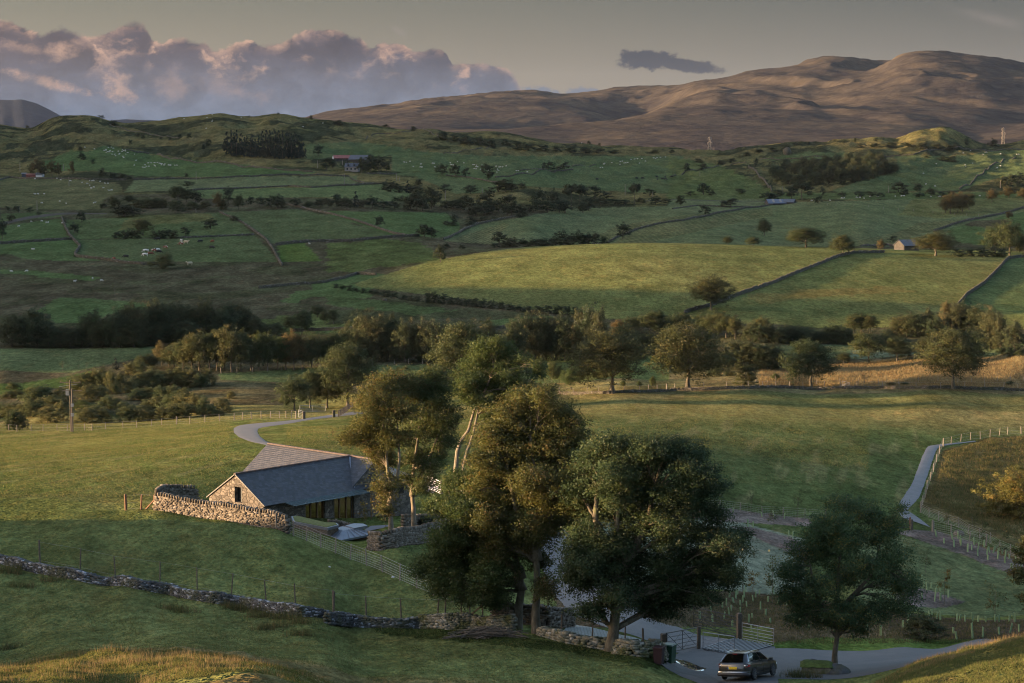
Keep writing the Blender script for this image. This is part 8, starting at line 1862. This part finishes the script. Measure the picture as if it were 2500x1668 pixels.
# ============================================================ grass blades, rushes, stalks
def grass_material(name, c1, c2, c3):
    m, t, out = newmat(name); at = t.n('ShaderNodeAttribute'); at.attribute_name = 'Col'; v = t.xyz(at.outputs['Vector'])
    c = t.mix(v[0], c1, c2); c = t.mix(t.mr(v[1], .7, .9), c, c3)
    d = t.n('ShaderNodeBsdfDiffuse'); t.put(d.inputs['Color'], c); tr = t.n('ShaderNodeBsdfTranslucent'); t.put(tr.inputs['Color'], c)
    mx = t.n('ShaderNodeMixShader'); t.put(mx.inputs[0], .35); t.link(d.outputs[0], mx.inputs[1]); t.link(tr.outputs[0], mx.inputs[2]); t.link(mx.outputs[0], out.inputs['Surface']); return m
G_KNOLL = grass_material('knoll_grass', (0.066, 0.084, 0.024), (0.110, 0.105, 0.034), (0.15, 0.115, 0.048))
G_FIELD = grass_material('field_grass', (0.060, 0.080, 0.026), (0.095, 0.100, 0.036), (0.13, 0.11, 0.05))
G_LIT = grass_material('sward', (0.078, 0.100, 0.028), (0.130, 0.120, 0.042), (0.18, 0.145, 0.065))
G_RUSH = grass_material('rushes', (0.045, 0.056, 0.022), (0.085, 0.080, 0.036), (0.14, 0.10, 0.05))
G_STRAW = grass_material('straw', (0.15, 0.115, 0.055), (0.22, 0.165, 0.085), (0.13, 0.075, 0.035))
def blades(name, xy, hgt, wid, mat, seed, lean=0.35, per=3, spread=0.10):
    rng = np.random.default_rng(seed); n = len(xy); xy = np.repeat(xy, per, 0); hg = np.repeat(hgt, per) * rng.uniform(.55, 1.15, n * per)
    xy = xy + rng.normal(size=xy.shape) * spread; N = len(xy); z = ground(xy[:, 0], xy[:, 1]) - .02
    an = rng.uniform(0, 2 * math.pi, N); w_ = wid * rng.uniform(.6, 1.4, N); ln = rng.normal(size=(N, 2)) * lean * hg[:, None]
    b = np.stack([xy[:, 0], xy[:, 1], z], -1); sx = np.stack([np.cos(an) * w_ / 2, np.sin(an) * w_ / 2, 0 * an], -1)
    tip = b + np.stack([ln[:, 0], ln[:, 1], hg], -1)
    V = np.stack([b - sx, b + sx, tip], 1).reshape(-1, 3); Fq = np.arange(3 * N, dtype=np.int32).reshape(-1, 3)
    org = V.mean(0); me = mesh_np(name, V - org, Fq, [mat]); c = np.repeat(np.stack([np.repeat(rng.uniform(0, 1, n), per), np.repeat(rng.uniform(0, 1, n), per), rng.uniform(0, 1, N)], -1), 3, 0); color_attr(me, c)
    o = obj(name, me, None, org); tag(o, kind='stuff'); return o
def scatter(rng, n, y0, y1, a0=-.235, a1=.235, p=1.0):
    u_ = rng.uniform(0, 1, n); Y = (y0 ** 2 + (y1 ** 2 - y0 ** 2) * u_) ** .5; a = rng.uniform(a0, a1, n); return np.stack([a * Y, Y], -1)
rg = np.random.default_rng(9)
def keep(P_, fn): return P_[fn(P_)]
def pxof(P_): 
    z = ground(P_[:, 0], P_[:, 1]) - CZ; return proj(P_[:, 0] / P_[:, 1], z / P_[:, 1])
P1 = scatter(rg, 60000, 66, 92, -.24, -.06); P1b = scatter(rg, 60000, 70, 108, .12, .24)
for PP, mt_, sd_s in ((P1, G_KNOLL, 1), (P1b, G_FIELD, 11)):  # right knoll gets darker grass: its shade put into the colour
    nn = fbm(PP[:, 0] / 1.3, PP[:, 1] / 1.3, 3, 5); blades('grass', PP, 0.07 + 0.13 * np.clip(nn + .3, 0, 1), 0.024, mt_, sd_s)
PS = np.concatenate([scatter(rg, 3200, 78, 92, -.24, -.05), scatter(rg, 1500, 66, 80, -.24, -.1), scatter(rg, 2600, 97, 104, .13, .24)]); ns = fbm(PS[:, 0] / 3, PS[:, 1] / 3, 3, 15)
PS = PS[ns > 0.02]; blades('grass', PS, np.full(len(PS), .34), 0.014, G_STRAW, 2, .28, 3, .15)
P2_ = scatter(rg, 70000, 106, 182, -.235, .235); px_, py_ = pxof(P2_)
onroad = (px_ > 1560) | ((px_ > 1180) & (py_ < 1560) & (P2_[:, 1] > 134)) | ((px_ > 690) & (P2_[:, 1] > 172)); P2_ = P2_[~onroad]
n2_ = fbm(P2_[:, 0] / 2.5, P2_[:, 1] / 5, 3, 25)
blades('grass', P2_, .07 + .09 * np.clip(n2_ + .4, 0, 1.2), .035, G_FIELD, 3, .5, 2, .15)
# lit pasture beyond the barn and the right hand field
P3_ = scatter(rg, 260000, 196, 440, -.235, .20); px_, py_ = pxof(P3_)
bad = ((px_ > 560) & (px_ < 1130) & (P3_[:, 1] < 246)) | ((px_ > 560) & (px_ < 700) & (py_ < 1105)) | ((px_ > 1130) & (py_ > 1180)) | (px_ > 2120) | ((px_ > 560) & (py_ < 1042) & (px_ < 900)); P3_ = P3_[~bad]
n3_ = fbm(P3_[:, 0] / 5, P3_[:, 1] / 12, 3, 26)
blades('grass', P3_, .10 + .12 * np.clip(n3_ + .35, 0, 1.2), .07, G_LIT, 4, .5, 1, .2)
# rushy pasture on the right
P4 = scatter(rg, 60000, 240, 420, .12, .236); px_, py_ = pxof(P4); inr = inpoly(px_, py_, cC.many((1345,415),(1560,355),(2200,310),(2200,1090),(1735,870),(1560,790),(1400,740),(1250,660),(1300,560))); P4 = P4[inr]
n4 = fbm(P4[:, 0] / 3, P4[:, 1] / 5, 3, 27); blades('grass', P4, .25 + .45 * np.clip(n4 + .2, 0, 1), .07, G_RUSH, 5, .3, 3, .2)
# dry bank beyond the wall and the strip behind the left fence
P5 = scatter(rg, 70000, 442, 560, .02, .236); px_, py_ = pxof(P5); inr = inpoly(px_, py_, cI.many((560,810),(560,700),(1060,665),(1700,625),(2500,605),(2500,830))); P5 = P5[inr]; blades('grass', P5, np.full(len(P5), .45), .10, G_STRAW, 6, .3, 2, .3)
# rush clumps by the near wall
cl_ = [cA(*q) for q in [(60,1020),(90,1000),(30,1010),(260,1060),(850,1200),(900,1215),(1150,1190),(1180,1205),(1230,1200),(1260,1215),(1290,1240),(1330,1235),(1400,1245),(1450,1250),(1500,1270),(1380,1290),(1320,1300),(40,1400),(120,1090),(1500,1330)]] + [cK(1850,990), cK(1900,1010), cK(1800,1010)]
pts_ = []
for q in cl_:
    p = hit(q[0], q[1], 100, 170); pts_.append(np.array([p.x, p.y])[None] + rg.normal(size=(60, 2)) * np.array([.45, .30]))
pts_ = np.concatenate(pts_); blades('grass', pts_, np.full(len(pts_), .55), .02, G_RUSH, 7, .22, 4, .08)
# verge by the lane and dry weeds in the planting
P6 = scatter(rg, 60000, 134, 260, .05, .236); px_, py_ = pxof(P6); inr = inpoly(px_, py_, cC.many((-600,1130),(0,1110),(480,1130),(1100,1225),(1500,1262),(2200,1245),(2200,1345),(1500,1365),(780,1375),(490,1375),(480,1290),(120,1290),(-100,1280))); P6 = P6[inr]
blades('weeds', P6, np.full(len(P6), .22), .035, G_RUSH, 8, .4, 3, .15)
# ============================================================ evening air
hz = MB(); 
hb_ = hz.box((0, 6950, 100), (9000, 14000, 460))
mh, th, oh = newmat('haze')
pv = th.n('ShaderNodeVolumePrincipled'); th.put(pv.inputs['Color'], (0.62, 0.74, 1.0)); th.put(pv.inputs['Density'], 4.5e-6); th.put(pv.inputs['Anisotropy'], 0.0)
th.link(pv.outputs[0], oh.inputs['Volume'])
ho = hz.build('haze', mh); tag(ho, kind='stuff')
